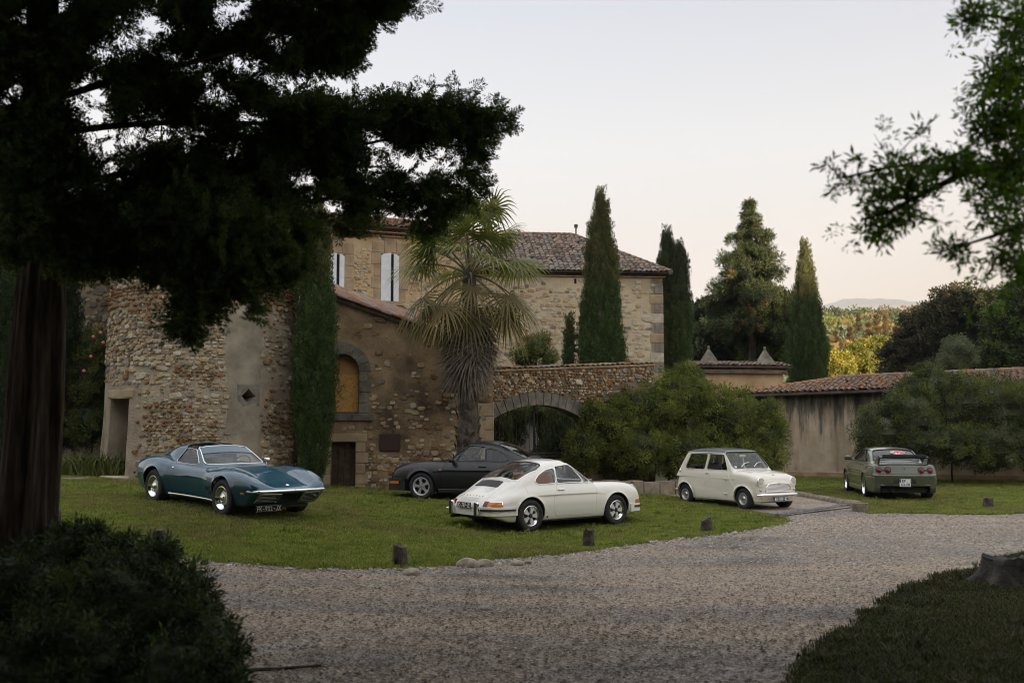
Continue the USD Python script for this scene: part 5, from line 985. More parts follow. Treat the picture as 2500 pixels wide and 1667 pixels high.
for k, (px, py, a_, b_, Y) in enumerate(FOL):
    n = int(a_ * b_ / 19) + 18; r = np.random.default_rng(200 + k); th_ = r.uniform(0, 2 * np.pi, n); u = np.sqrt(r.uniform(0, 1, n)) * (1 + .25 * (2 * meshkit.fbm(np.stack([np.cos(th_) * 1.7, np.sin(th_) * 1.7, np.full(n, k * 3.1)], 1), 3) - 1) * 1.6)
    x = px + a_ * u * np.cos(th_); y = py + b_ * u * np.sin(th_); D = Y + (max(a_, b_) * Y / F) * .9 * r.uniform(-1, 1, n) * np.sqrt(np.clip(1 - np.minimum(u, 1) ** 2, .05, 1))
    gap = meshkit.fbm(np.stack([x * .016, y * .016, np.full(n, 3.3)], 1), 3); keep = gap < (.68 if px > 690 else .61)
    for gx_, gy_, ga_, gb_ in GAPS: keep &= ((x - gx_ - 18) / (ga_ + 26)) ** 2 + ((y - gy_) / (gb_ + 22)) ** 2 > r.uniform(.55, 1.25, n)
    for xx, yy, dd_ in zip(x[keep], y[keep], D[keep]): pos.append(P(xx, yy, dd_))
    c = P(px, py, Y); nk = keep.sum(); d = np.array(pos[-nk:]) - c if nk else np.zeros((0, 3)); d = d / (np.linalg.norm(d, axis=1, keepdims=True) + 1e-6); dr.append(d * .6 + [.45, 0, -.15] + .7 * rand_dirs(nk, r)); sc.append(r.uniform(.34, .66, nk) * (1.0 if a_ > 60 else .8))
for k, b in enumerate(BOUGHS):
    q = PchipInterpolator(np.linspace(0, 1, len(b)), np.array([P(*p_) for p_ in b]))(rg.uniform(.12, 1.0, 150)); q = q + rg.normal(0, .16, q.shape); pos += list(q); dr.append(rand_dirs(150, rg) + [.3, 0, -.1]); sc.append(rg.uniform(.34, .6, 150))
pos, dr, sc = np.array(pos), np.vstack(dr), np.concatenate(sc)
plant_inst('crown', 'spray', ('conifer_spray', 'cypress_leaf'), pos, dr, sc, 132, t, (.65, .35))
# unseen canopy added above the frame, shaped to darken the near drive
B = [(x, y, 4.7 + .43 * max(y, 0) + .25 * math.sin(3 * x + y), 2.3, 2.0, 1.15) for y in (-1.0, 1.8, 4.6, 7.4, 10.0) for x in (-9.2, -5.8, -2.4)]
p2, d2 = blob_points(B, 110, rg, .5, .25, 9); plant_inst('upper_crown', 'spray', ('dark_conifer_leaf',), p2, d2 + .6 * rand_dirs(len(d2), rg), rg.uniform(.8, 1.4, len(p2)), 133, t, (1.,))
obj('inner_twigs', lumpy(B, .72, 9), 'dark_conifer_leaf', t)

# ------------------------------------------------------------------ low dark bush at the left front
fb = thing('foreground_bush', 'low dark evergreen bush at the foot of the foreground conifer', 'shrub')
FB = [(190, 1360, 120, 80, 8.4), (330, 1400, 130, 90, 8.0), (260, 1520, 220, 140, 7.2), (430, 1470, 90, 85, 7.6), (480, 1590, 115, 110, 6.9), (150, 1640, 220, 150, 6.5), (420, 1680, 170, 120, 6.4), (40, 1500, 140, 160, 7.4)]
B = []
for px, py, a_, b_, Y in FB: p = P(px, py, Y); B.append((p[0], p[1], p[2], a_ * Y / F, max(a_, b_) * Y / F * .9, b_ * Y / F))
r = np.random.default_rng(141); p2, d2 = blob_points(B, 1500, r, .6, .22, 4)
PL['juniper'] = [(*clump_round(60, .085, .045, .011, k), None) for k in (21, 22)]
plant_inst('leaves', 'juniper', ('dark_conifer_leaf', 'cypress_leaf'), p2, d2 + .7 * rand_dirs(len(d2), r) + [0, 0, .4], r.uniform(.7, 1.4, len(p2)), 142, fb, (.65, .35)); obj('inner_twigs', lumpy(B, .80, 4, 3, .2), 'dark_conifer_leaf', fb)
tag(fb, kind=None)

# ------------------------------------------------------------------ leafy boughs reaching in at the upper right, from a tree beside the drive
tr_ = thing('overhanging_tree', 'leafy tree out of frame whose boughs reach in at the upper right', 'tree')
RT = np.array([6.2, 5.2, 0.0]); RT[2] = float(height(RT[0], RT[1]))
tk = obj('trunk', limb(RT - [0, 0, .2], (5.6, 5.6, 8.0), .26, .12, 151, 12, .03, 14), 'bark', tr_)
Yb = 5.6
RB = [[(2750, 330, 5.7), (2500, 400, 5.6), (2360, 420, 5.5), (2230, 405, 5.4), (2120, 420, 5.3), (2040, 437, 5.3)], [(2760, 120, 5.9), (2560, 70, 5.8), (2430, 40, 5.7), (2340, 60, 5.6)], [(2740, 460, 5.6), (2560, 520, 5.5), (2470, 560, 5.4), (2380, 590, 5.3), (2320, 606, 5.3)], [(2740, 220, 5.9), (2560, 200, 5.8), (2460, 200, 5.7), (2360, 210, 5.6)],
      [(2360, 420, 5.5), (2240, 480, 5.45), (2160, 520, 5.4), (2100, 535, 5.4)], [(2230, 430, 5.4), (2215, 480, 5.4), (2225, 540, 5.4)], [(2560, 330, 5.7), (2480, 300, 5.6), (2400, 320, 5.5)], [(2760, 640, 5.4), (2560, 660, 5.3), (2480, 650, 5.3)]]
pos, dr, sc = [], [], []; r = np.random.default_rng(152)
for k, b in enumerate(RB):
    q = PchipInterpolator(np.linspace(0, 1, len(b)), np.array([P(*p) for p in b]))(np.linspace(0, 1, 30)); obj('bough', tube(q, np.linspace(.022, .004, 30), 6), 'bark', tk)
    for i_ in range(22 if k < 4 else 14):
        s_ = r.uniform(.1, 1); c = q[int(s_ * 29)]; tip = c + np.array([r.normal(-.05, .13), r.normal(0, .16), r.normal(-.02, .11)]) * (1.3 if s_ < .75 else .55); obj('twig', tube([c, (c + tip) / 2 + [0, 0, .012], tip], [.0035, .003, .0015], 4), 'bark', tk) if i_ % 3 == 0 else None
        for f_ in r.uniform(.3, 1, 3): pos.append(c * (1 - f_) + tip * f_); dr.append((tip - c) / (np.linalg.norm(tip - c) + 1e-6) + .6 * r.normal(size=3) + [0, 0, -.2]); sc.append(r.uniform(.5, .95))
# denser masses towards the trunk
for px, py, a_, b_, Y, n in [(2440, 230, 70, 90, 5.7, 170), (2490, 120, 60, 120, 5.8, 190), (2500, 330, 60, 80, 5.7, 150), (2440, 480, 60, 60, 5.5, 100), (2480, 420, 60, 60, 5.6, 130), (2400, 420, 60, 30, 5.5, 70), (2330, 400, 50, 22, 5.5, 60), (2500, 560, 40, 40, 5.5, 60), (2240, 420, 60, 26, 5.4, 60), (2200, 470, 36, 30, 5.4, 34), (2490, 640, 26, 26, 5.3, 30), (2540, 20, 90, 60, 5.8, 120)]:
    for _ in range(int(n * .42)): pos.append(P(px + r.normal(0, .5) * a_, py + r.normal(0, .5) * b_, Y + r.normal(0, .18))); dr.append(r.normal(size=3) + [0, 0, -.3]); sc.append(r.uniform(.5, 1.0))
pos, dr, sc = np.array(pos), np.array(dr), np.array(sc); plant_inst('crown', 'bough', ('bough_leaf', 'oak_leaf'), pos, dr, sc, 153, tr_, (.88, .12))
B = [(x, y, 4.7 + .43 * max(y, 0) + .25 * math.sin(3 * x + y), 2.3, 2.0, 1.15) for y in (-1.0, 1.8, 4.6, 7.4, 10.0) for x in (1.0, 4.2) if not (x > 4 and y > 4)] + [(7.6, -.6, 4.3, 2.6, 2.2, 1.9), (9.6, 2.8, 4.9, 2.4, 2.2, 1.8)]  # unseen foliage lumps added overhead to block light from the near ground
p2, d2 = blob_points(B, 80, r, .5, .25, 12); PL['big'] = [(*clump_round(60, .42, .22, .12, k), None) for k in (31, 32)]
plant_inst('upper_crown', 'big', ('oak_leaf',), p2, d2 + .5 * rand_dirs(len(d2), r), r.uniform(.8, 1.5, len(p2)), 154, tr_, (1.,)); obj('inner_twigs', lumpy(B, .78, 12), 'oak_leaf', tr_)
# ------------------------------------------------------------------ unseen hedge added behind the camera to keep light off the near drive
hd = thing('clipped_hedge', 'unseen hedge added behind the camera to darken the near drive', 'hedge', kind='stuff')
B = [(x, -4.6 + .5 * math.sin(x), 1.9, 1.9, 1.2, 2.4) for x in np.arange(-13, 16, 2.4)]
r = np.random.default_rng(191); p2, d2 = blob_points(B, 110, r, .6, .2, 5); plant_inst('leaves', 'broad', ('dark_conifer_leaf',), p2, d2 + .5 * rand_dirs(len(d2), r), r.uniform(.7, 1.2, len(p2)), 192, hd, (1.,)); obj('inner_twigs', lumpy(B, .86, 5, 2, .2), 'dark_conifer_leaf', hd)
# ------------------------------------------------------------------ the fan palm
leafy('palm_leaf', (.070, .085, .022), (.19, .185, .055), .30, .45, 1.3); leafy('palm_leaf_old', (.11, .095, .035), (.22, .17, .07), .25, .6, 1.3); noisy('palm_dead', (.095, .080, .066), (.24, .205, .17), 5, .9, 5); noisy('palm_trunk', (.045, .036, .028), (.125, .10, .078), 6, .95, 8, .03, 18); noisy('palm_stalk', (.10, .085, .04), (.20, .16, .085), 4, .7)
palm = thing('fan_palm', 'tall fan palm with a skirt of dead fronds in front of the lean-to house', 'palm tree')
PY = 25.0; bx_, by_ = 1141, 1100; c0 = P(bx_, by_, PY); c0[2] = float(height(c0[0], PY)); ctr = P(1147, 672, PY)
zz = np.linspace(0, 1, 40); tp = np.array([c0 * (1 - u) + np.array([ctr[0], ctr[1], ctr[2] + .2]) * u for u in zz]); tr = .27 - .10 * zz + .12 * np.exp(-zz * 7)
m = tube(tp, tr, 30); v = m.vertices; n_ = 40 * 30; rel = v[:n_] - np.repeat(tp, 30, 0); a = np.tile(np.arange(30) * 2 * np.pi / 30, 40); v[:n_] = np.repeat(tp, 30, 0) + rel * (1 + .22 * (meshkit.fbm(np.stack([np.cos(a) * 3, np.sin(a) * 3, np.repeat(zz, 30) * 14], 1), 3) - .5))[:, None]; m.vertices = v
tk = obj('trunk', m, 'palm_trunk', palm, smooth=True); r = np.random.default_rng(161)
for k in range(70):
    u = r.uniform(.02, .45); p = c0 * (1 - u) + ctr * u; a = r.uniform(0, 6.28); R = np.interp(u, zz, tr) * .92; d = np.array([math.cos(a), math.sin(a), 0]); s = np.array([-d[1], d[0], 0]); h = r.uniform(.14, .30); w = r.uniform(.06, .10)
    q = p + d * R; put('leaf_base', np.array([q - s * w, q + s * w, q + d * r.uniform(.05, .13) + [0, 0, h] + s * w * .3, q + d * .09 + [0, 0, h * .92] - s * w * .3, q - d * .03 + [0, 0, h * .3]]), np.array([[0, 1, 2], [0, 2, 3], [3, 2, 4]]), 'palm_trunk', tk)
def frond(az, el, L, size, mat_, seed, droop=.4, name='frond', tipdroop=.5):
    """A stalk of length L and a fan of narrow segments with drooping tips."""
    r = np.random.default_rng(seed); d = np.array([math.cos(az) * math.cos(el), math.sin(az) * math.cos(el), math.sin(el)]); t = np.linspace(0, 1, 9)[:, None]
    st = ctr + d * L * t + np.array([0, 0, -1]) * droop * L * t ** 2; e = st[-1]; dd = st[-1] - st[-2]; dd /= np.linalg.norm(dd); s = np.cross(dd, [0, 0, 1.0]); ns = np.linalg.norm(s); s = s / ns if ns > .1 else np.array([-math.sin(az), math.cos(az), 0]); up = np.cross(s, dd)
    n = 34; V, Fc = [], []; roll = r.normal(0, .25); s, up = s * math.cos(roll) + up * math.sin(roll), up * math.cos(roll) - s * math.sin(roll)
    for k in range(n):
        ph = (k / (n - 1) - .5) * math.radians(250); ln = size * (1.0 - .25 * abs(k / (n - 1) - .5)) * r.uniform(.9, 1.08); q = dd * math.cos(ph) + s * math.sin(ph); q = q - up * .10 * abs(math.sin(ph)) * 1.2
        q /= np.linalg.norm(q); c = np.cross(q, up); c /= np.linalg.norm(c); base = e; ts = np.array([.06, .35, .62, .82, 1.0]); wd = np.array([.011, .026, .021, .012, .002]) * size
        pts = base + q * (ln * ts)[:, None] + up * (.03 * (-1) ** k) + np.array([0, 0, -1]) * (np.clip(ts - .50, 0, 1) ** 1.6 * tipdroop * ln * r.uniform(.7, 1.5) * 1.5)[:, None] + np.array([0, 0, -1]) * (.10 * ln * ts ** 2)[:, None]
        o = len(V) * 10; V.append(np.stack([pts - c * wd[:, None], pts + c * wd[:, None]], 1).reshape(-1, 3))
        for j in range(4): Fc += [[o + 2*j, o + 2*j + 1, o + 2*j + 3], [o + 2*j, o + 2*j + 3, o + 2*j + 2]]
    f = put(name, np.vstack(V), np.array(Fc), mat_, palm); obj('stalk', tube(st, np.linspace(.028, .016, 9), 5), 'palm_stalk' if mat_ != 'palm_dead' else 'palm_dead', f)
k = 0
for el, n, L, mt, dr in ((1.32, 8, 1.75, 'palm_leaf', .10), (.88, 9, 1.5, 'palm_leaf', .20), (.45, 10, 1.5, 'palm_leaf', .30), (.0, 9, 1.35, 'palm_leaf_old', .50), (-.50, 6, 1.15, 'palm_leaf_old', .45)):
    for a in np.arange(n) * 2 * math.pi / n + el * 3: frond(a + r.normal(0, .12), el + r.normal(0, .10), L * r.uniform(.9, 1.12), .94 * r.uniform(.9, 1.1), mt, 300 + k, dr, tipdroop=.5); k += 1
for a in np.arange(15) * 2 * math.pi / 15: frond(a + r.normal(0, .15), -1.36 + r.normal(0, .06), r.uniform(1.0, 1.8), r.uniform(.8, 1.1), 'palm_dead', 400 + k, .25, 'dead_frond', .25); k += 1
V, Fc = [], []
for j in range(330):
    a = r.uniform(0, 6.28); R = r.uniform(.24, .78) ; z0 = ctr[2] - r.uniform(1.2, 2.2) * (1 if R < .8 else .9); L = r.uniform(.6, 1.35); d = np.array([math.cos(a), math.sin(a), 0]); p = np.array([ctr[0], ctr[1], z0]) + d * R; s = np.array([-d[1], d[0], 0]) * .012
    e = p + [0, 0, -L] + d * (-.30 * R) + r.normal(0, .04, 3); o = len(V) * 3; V.append([p - s, p + s, e]); Fc.append([o, o + 1, o + 2])
put('dry_thatch', np.array(V).reshape(-1, 3), np.array(Fc), 'palm_dead', palm, None, 'stuff')
# ------------------------------------------------------------------ car kit: bodies from smooth fields, panels and panes cut out of them
def smax(a, b, k):
    h = np.maximum(k - np.abs(a - b), 0) / k
    return np.maximum(a, b) + h * h * k * 0.25
def smin(a, b, k): return -smax(-a, -b, k)
def curve(*pts):
    p = np.array(sorted(pts)); xs = np.linspace(p[0, 0], p[-1, 0], 600); ys = PchipInterpolator(p[:, 0], p[:, 1])(xs)
    return lambda x: np.interp(x, xs, ys)
def sstep(a, b, x):
    t = np.clip((x - a) / (b - a), 0, 1); return t * t * (3 - 2 * t)

def surface_nets(fn, lo, hi, h):
    ax = [np.arange(a, b + h, h) for a, b in zip(lo, hi)]
    g = np.stack(np.meshgrid(*ax, indexing='ij'), -1); sh = g.shape[:3]
    val = fn(g[..., 0], g[..., 1], g[..., 2]); s = val < 0
    cs = [x - 1 for x in sh]
    cnt = np.zeros(cs); acc = np.zeros(cs + [3])
    def sl(o): return tuple(slice(o[k], o[k] + cs[k]) for k in range(3))
    for k in range(3):
        for u in np.ndindex(2, 2):
            o = [0, 0, 0]; oth = [i for i in range(3) if i != k]; o[oth[0]], o[oth[1]] = u
            o2 = list(o); o2[k] = 1
            a, b = val[sl(o)], val[sl(o2)]
            c = (a < 0) != (b < 0)
            t = np.where(c, a / np.where(c, a - b, 1), 0)
            cnt += c
            for j in range(3): acc[..., j] += np.where(c, o[j] + (t if j == k else 0), 0)
    has = cnt > 0; ids = np.full(cs, -1); ids[has] = np.arange(has.sum())
    v = acc[has] / cnt[has][:, None]; v = (np.argwhere(has) + v) * h + np.array([a[0] for a in ax])
    F_ = []
    for k in range(3):
        i1, i2 = [(1, 2), (2, 0), (0, 1)][k]
        a = np.take(s, np.arange(sh[k] - 1), axis=k); b = np.take(s, np.arange(1, sh[k]), axis=k)
        e = np.argwhere(a != b)
        e = e[(e[:, i1] > 0) & (e[:, i2] > 0) & (e[:, i1] < sh[i1] - 1) & (e[:, i2] < sh[i2] - 1)]
        q = []
        for d1, d2 in ((0, 0), (-1, 0), (-1, -1), (0, -1)):
            c = e.copy(); c[:, i1] += d1; c[:, i2] += d2; q.append(ids[c[:, 0], c[:, 1], c[:, 2]])
        q = np.stack(q, 1); inside = a[tuple(e.T)]
        q[~inside] = q[~inside][:, ::-1]
        F_.append(q)
    q = np.vstack(F_)
    return v, np.vstack([q[:, [0, 1, 2]], q[:, [0, 2, 3]]])

def grad(fn, p, e=0.004):
    g = np.empty_like(p)
    for k in range(3):
        d = np.zeros(3); d[k] = e
        a, b = p + d, p - d
        g[:, k] = (fn(*a.T) - fn(*b.T)) / (2 * e)
    return g
def with_normals(v, f, n):
    return m3.Manifold(m3.Mesh(vert_properties=np.ascontiguousarray(np.hstack([v, n]), np.float32), tri_verts=np.ascontiguousarray(f, np.uint32)))

class Field:
    """A solid given by fn(x, y, z) < 0, meshed, with its true normals."""
    def __init__(self, fn, lo, hi, h=0.022):
        self.fn = fn
        for k in range(8):          # another grid phase where two sheets pinch in one cell
            v, f = surface_nets(fn, np.array(lo) - .0031 * k, hi, h * (1 - .013 * k))
            if with_normals(v, f, v * 0).status() == m3.Error.NoError: break
        else: raise RuntimeError('the body did not mesh')
        for _ in range(3):
            g = grad(fn, v); g2 = (g * g).sum(1); st = fn(*v.T) / np.maximum(g2, 1e-4)
            d = -st[:, None] * g; L = np.linalg.norm(d, axis=1, keepdims=True); d *= np.minimum(1, 0.5 * h / np.maximum(L, 1e-9)); v = v + d
        g = grad(fn, v, 0.008); n = g / np.maximum(np.linalg.norm(g, axis=1, keepdims=True), 1e-9)
        self.v, self.f, self.n = v, f, n
        self.solid = with_normals(v, f, n)
    def layer(self, t0, t1):
        """The shell between depths t0 and t1 (metres) below the surface."""
        a = self.solid if t0 == 0 else with_normals(self.v - t0 * self.n, self.f, self.n)
        return a - with_normals(self.v - t1 * self.n, self.f, self.n)
    def hit(self, p0, d, far=3.0, n=300):
        """First surface points along rays that start outside at p0 and run along d."""
        p0 = np.atleast_2d(np.asarray(p0, float)); d = np.broadcast_to(np.asarray(d, float), p0.shape)
        ts = np.linspace(0, far, n); P_ = p0[:, None] + ts[None, :, None] * d[:, None]
        val = self.fn(P_[..., 0], P_[..., 1], P_[..., 2]) < 0
        k = np.argmax(val, 1); t1 = ts[k]; t0 = ts[np.maximum(k - 1, 0)]
        for _ in range(18):
            tm = (t0 + t1) / 2; q = p0 + tm[:, None] * d; ins = self.fn(*q.T) < 0
            t1 = np.where(ins, tm, t1); t0 = np.where(ins, t0, tm)
        q = p0 + t1[:, None] * d; g = grad(self.fn, q, 0.01)
        return q, g / np.linalg.norm(g, axis=1, keepdims=True)

def emit(name, m, mat_, parent):
    """Manifold (with or without carried normals) -> Mesh prim, smooth where the normals were carried, faceted on the cuts."""
    me = m.to_mesh(); vp = np.asarray(me.vert_properties, float); f = np.asarray(me.tri_verts, int)
    if not len(f): return None
    v = vp[:, :3]; fn_ = np.cross(v[f[:, 1]] - v[f[:, 0]], v[f[:, 2]] - v[f[:, 0]]); fl = np.linalg.norm(fn_, axis=1); keep = fl > 1e-12
    f, fn_ = f[keep], fn_[keep] / fl[keep][:, None]
    N = vp[:, 3:6][f] if vp.shape[1] >= 6 else np.zeros((len(f), 3, 3))
    L = np.linalg.norm(N, axis=2, keepdims=True); N = N / np.maximum(L, 1e-9)
    dt = np.einsum('ijk,ik->ij', N, fn_)
    N = np.where((dt < -0.3)[..., None], -N, N); dt = np.where(dt < -0.3, -dt, dt)     # inner faces carry the outer normal
    ok = (L[..., 0] > 0.5) & (dt > 0.35)
    N = np.where(ok[..., None], N, fn_[:, None])
    return put(name, v[f].reshape(-1, 3), np.arange(3 * len(f)).reshape(-1, 3), mat_, parent, N.reshape(-1, 3))

def poly_pts(poly, step=0.03):
    p = poly if isinstance(poly, Polygon) else Polygon(poly)
    L = p.exterior.length; return np.array([p.exterior.interpolate(s).coords[0] for s in np.arange(0, L, step)])
def on_side(F_, poly, sgn, step=0.03, y0=1.3):
    q = poly_pts(poly, step); p0 = np.stack([q[:, 0], np.full(len(q), sgn * y0), q[:, 1]], 1)
    return F_.hit(p0, (0, -sgn, 0), far=y0)
def trim_side(F_, poly, sgn, r, off=0.002, flat=None, step=0.03):
    q, n = on_side(F_, poly, sgn, step); return tube(q + n * off, r, 6, closed=True, flat=flat)
def trim_top(F_, poly, r, off=0.002, z0=1.7, step=0.03, zmin=None):
    q = poly_pts(poly, step); p0 = np.stack([q[:, 0], q[:, 1], np.full(len(q), z0)], 1)
    h, n = F_.hit(p0, (0, 0, -1), far=z0); return tube(h + n * off, r, 6, closed=True)
def trim_front(F_, poly, r, sgn=1, x0=1.2, off=0.002, step=0.03):
    """poly in (y, z), seen along x from x0 towards the car's middle."""
    q = poly_pts(poly, step); p0 = np.stack([np.full(len(q), x0), q[:, 0], q[:, 1]], 1)
    h, n = F_.hit(p0, (-sgn, 0, 0), far=abs(x0) + 2); return tube(h + n * off, r, 6, closed=True)
def mir(m): 
    m = m.copy(); m.vertices[:, 1] *= -1; m.faces = m.faces[:, ::-1]; return m
def frame_at(p, n, up=(0, 0, 1)):
    """4 x 4: local z along the surface normal n at p, local y as near to up as can be (x then reads to the right when seen from outside)."""
    n = np.asarray(n, float); n /= np.linalg.norm(n); y = np.asarray(up, float) - np.dot(up, n) * n; y /= np.linalg.norm(y); x = np.cross(y, n)
    M = np.eye(4); M[:3, 0], M[:3, 1], M[:3, 2], M[:3, 3] = x, y, n, p; return M
def plate(text, w, h, parent, M, base='black_plate', ink='white_paint', name='number_plate', lh=None, lines=None, dx=0.0):
    b = rbox(w, h, 0.012, 0.005, 2).apply_transform(M)
    p = obj(name, b, base, parent)
    rim = cat(bx(-w/2+.006, w/2-.006, h/2-.009, h/2-.006, .005, .0075), bx(-w/2+.006, w/2-.006, -h/2+.006, -h/2+.009, .005, .0075))
    ms = [rim.apply_transform(M)]
    for t, cx, cy, th in (lines or [(text, dx, 0, lh or h * 0.62)]):
        t_ = meshkit.text_mesh(t, th, 0.002, bold=True); e = t_.bounds; sx = min(1.0, (w - 0.05) / (e[1][0] - e[0][0]))
        t_.apply_translation((-(e[0][0] + e[1][0]) / 2, -(e[0][1] + e[1][1]) / 2, 0)); t_.apply_scale((sx, 1, 1)); t_.apply_translation((cx, cy, 0.0065)); ms.append(t_.apply_transform(M))
    obj('lettering', cat(*ms), ink, p)
    return p

def seat(parent, x, y, z, mat_, tall=0.62, w=0.46, name='seat'):
    s = cat(rbox(0.50, w, 0.16, 0.06, 3).apply_translation((x, y, z)),
            rbox(0.15, w, tall, 0.06, 3).apply_transform(trimesh.transformations.rotation_matrix(-0.28, (0, 1, 0))).apply_translation((x - 0.30, y, z + tall / 2 - 0.02)))
    return obj(name, s, mat_, parent, smooth=40)
def steering(parent, x, y, z, r=0.19, tilt=0.45):
    an = np.linspace(0, 2 * np.pi, 28, endpoint=False)
    p = np.stack([np.zeros(28), r * np.cos(an), r * np.sin(an)], 1)
    ring = tube(p, 0.013, 6, closed=True); sp = cat(bx(-.01, .01, -r, r, -.015, .015), tube([(0, 0, 0), (.35, 0, 0)], .02, 6))
    m = cat(ring, sp).apply_transform(trimesh.transformations.rotation_matrix(tilt, (0, 1, 0))).apply_translation((x, y, z))
    return obj('steering_wheel', m, 'black_rubber', parent, smooth=40)

def tyre_mesh(R, rr, w):
    """Tyre with outer radius R, rim radius rr and width w, outer face at +y."""
    h = w / 2
    pr = [(rr - .012, -h + .02), (rr + .01, -h + .004), ((R + rr) / 2, -h - .004), (R - .022, -h + .008), (R - .006, -h + .03), (R, -h * .45), (R, h * .45), (R - .006, h - .03), (R - .022, h - .008),
          ((R + rr) / 2 + .008, h + .003), ((R + rr) / 2 + .004, h + .0055), ((R + rr) / 2, h + .004), (rr + .01, h - .004), (rr - .012, h - .02)]
    return lathe(pr[::-1], 56)

def wheel_well(parent, x, s, z, r, y0, y1):
    m = (m3.Manifold.cylinder(y1 - y0, r + .012, r + .012, 40) - m3.Manifold.cylinder(y1 - y0 - .012, r, r, 40).translate((0, 0, .012 if s > 0 else 0))).rotate((-90, 0, 0))
    m = m.translate((x, y0 if s > 0 else -y1, z)) - m3.Manifold.cube((3, 4, 1)).translate((x - 1.5, -2, z - 1.06)); e = m.to_mesh()
    return obj('wheel_well', trimesh.Trimesh(e.vert_properties[:, :3], e.tri_verts, process=False), 'cabin_dark', parent)
def wheel(parent, cx, cy, R, rr, w, side, style, steer=0.0):
    """side +1: outer face to +y. Wheel part with tyre, rim and the rest as sub-parts."""
    T = trimesh.transformations.rotation_matrix(steer, (0, 0, 1)); T[:3, 3] = (cx, cy, R)
    S = np.diag([1, side, 1, 1.0])
    def add(name, m, mt, par, sm=35):
        m = m.copy(); m.apply_transform(T @ S)
        if side < 0: m.faces = m.faces[:, ::-1]
        return obj(name, m, mt, par, smooth=sm)
    h = w / 2
    def disc(r0, r1, y0, y1, seg=48): return lathe([(r1, y0), (r1, y1), (max(r0, 1e-4), y1), (max(r0, 1e-4), y0)][::-1] if r0 > 0 else [(1e-4, y1), (r1, y1), (r1, y0), (1e-4, y0)], seg)
    def spoke(a, pts, y0, y1):
        m = m3.CrossSection([np.array(pts)]).extrude(y1 - y0).to_mesh(); t = trimesh.Trimesh(m.vert_properties[:, :3], m.tri_verts, process=False)
        v = t.vertices.copy(); t.vertices = np.stack([v[:, 0], y1 - v[:, 2], v[:, 1]], 1)       # spoke plane to xz, outer face at y1
        return t.apply_transform(trimesh.transformations.rotation_matrix(a, (0, 1, 0)))
    wh = add('wheel', tyre_mesh(R, rr, w), 'tyre_rubber', parent)
    if style == 'fuchs':
        lip = lathe([(rr - .045, h - .055), (rr - .030, h - .040), (rr - .016, h - .012), (rr - .004, h - .002), (rr + .004, h - .006), (rr + .004, h - .03)][::-1], 56)
        add('rim', lip, 'polished_alloy', wh)
        add('barrel', lathe([(1e-3, h - .075), (.10, h - .07), (rr - .045, h - .075), (rr - .04, h - .05)][::-1], 48), 'satin_black', wh)
        for k in range(5):
            add('spoke', spoke(k * 2 * math.pi / 5 + .31, [(-.024, .045), (.024, .045), (.030, .09), (.050, rr - .045), (.030, rr - .034), (-.030, rr - .034), (-.050, rr - .045), (-.030, .09)], h - .06, h - .022), 'petal_alloy', wh, 20)
        add('hub_cap', lathe([(1e-3, h - .010), (.032, h - .012), (.040, h - .02), (.042, h - .06)][::-1], 24), 'satin_black', wh)
    elif style == 'cup':
        add('rim', lathe([(rr - .03, h - .03), (rr - .02, h - .016), (rr - .006, h - .004), (rr + .004, h - .006), (rr + .004, h - .03)][::-1], 56), 'silver_wheel', wh)
        add('barrel', lathe([(1e-3, h - .085), (rr - .03, h - .085), (rr - .03, h - .03)][::-1], 48), 'satin_black', wh)
        for k in range(5):
            add('spoke', spoke(k * 2 * math.pi / 5 + .2, [(-.040, .03), (.040, .03), (.030, .08), (.024, .11), (.034, rr - .06), (.066, rr - .022), (-.066, rr - .022), (-.034, rr - .06), (-.024, .11), (-.030, .08)], h - .06, h - .024), 'silver_wheel', wh, 20)
        add('hub', cat(lathe([(1e-3, h - .022), (.074, h - .024), (.080, h - .06)][::-1], 32)), 'silver_wheel', wh)
        add('hub_cap', lathe([(1e-3, h - .014), (.028, h - .015), (.032, h - .03)][::-1], 24), 'polished_alloy', wh)
        for k in range(5):
            a = k * 2 * math.pi / 5 + .2 + math.pi / 5
            add('wheel_bolt', lathe([(1e-3, h - .020), (.011, h - .020), (.011, h - .03)][::-1], 12).apply_translation((.055 * math.sin(a), 0, .055 * math.cos(a))), 'satin_black', wh)
    elif style == 'rally':
        add('rim', lathe([(rr - .075, h - .075), (rr - .05, h - .055), (rr - .03, h - .028), (rr - .008, h - .002), (rr + .006, h - .003), (rr + .008, h - .02)][::-1], 64), 'chrome', wh)
        add('disc', lathe([(.075, h - .045), (.105, h - .045), (.120, h - .05), (rr - .075, h - .075)][::-1], 48), 'silver_wheel', wh)
        for k in range(5):
            a = k * 2 * math.pi / 5 + .3
            add('slot', rbox(.050, .012, .030, .005, 2).apply_translation((0, h - .058, .135)).apply_transform(trimesh.transformations.rotation_matrix(a, (0, 1, 0))), 'satin_black', wh)
        add('hub_cap', lathe([(1e-3, h - .002), (.045, h - .004), (.056, h - .012), (.062, h - .026), (.082, h - .034), (.086, h - .05)][::-1], 36), 'chrome', wh)
    elif style == 'steel':
        add('rim', lathe([(rr - .05, h - .07), (rr - .035, h - .055), (rr - .024, h - .022), (rr - .006, h - .002), (rr + .005, h - .003), (rr + .006, h - .02)][::-1], 48), 'silver_wheel', wh)
        add('disc', lathe([(.068, h - .035), (.09, h - .035), (.105, h - .05), (rr - .05, h - .07)][::-1], 40), 'silver_wheel', wh)
        for k in range(8):
            a = k * 2 * math.pi / 8
            add('slot', rbox(.026, .012, .014, .004, 2).apply_translation((0, h - .047, .103)).apply_transform(trimesh.transformations.rotation_matrix(a, (0, 1, 0))), 'satin_black', wh)
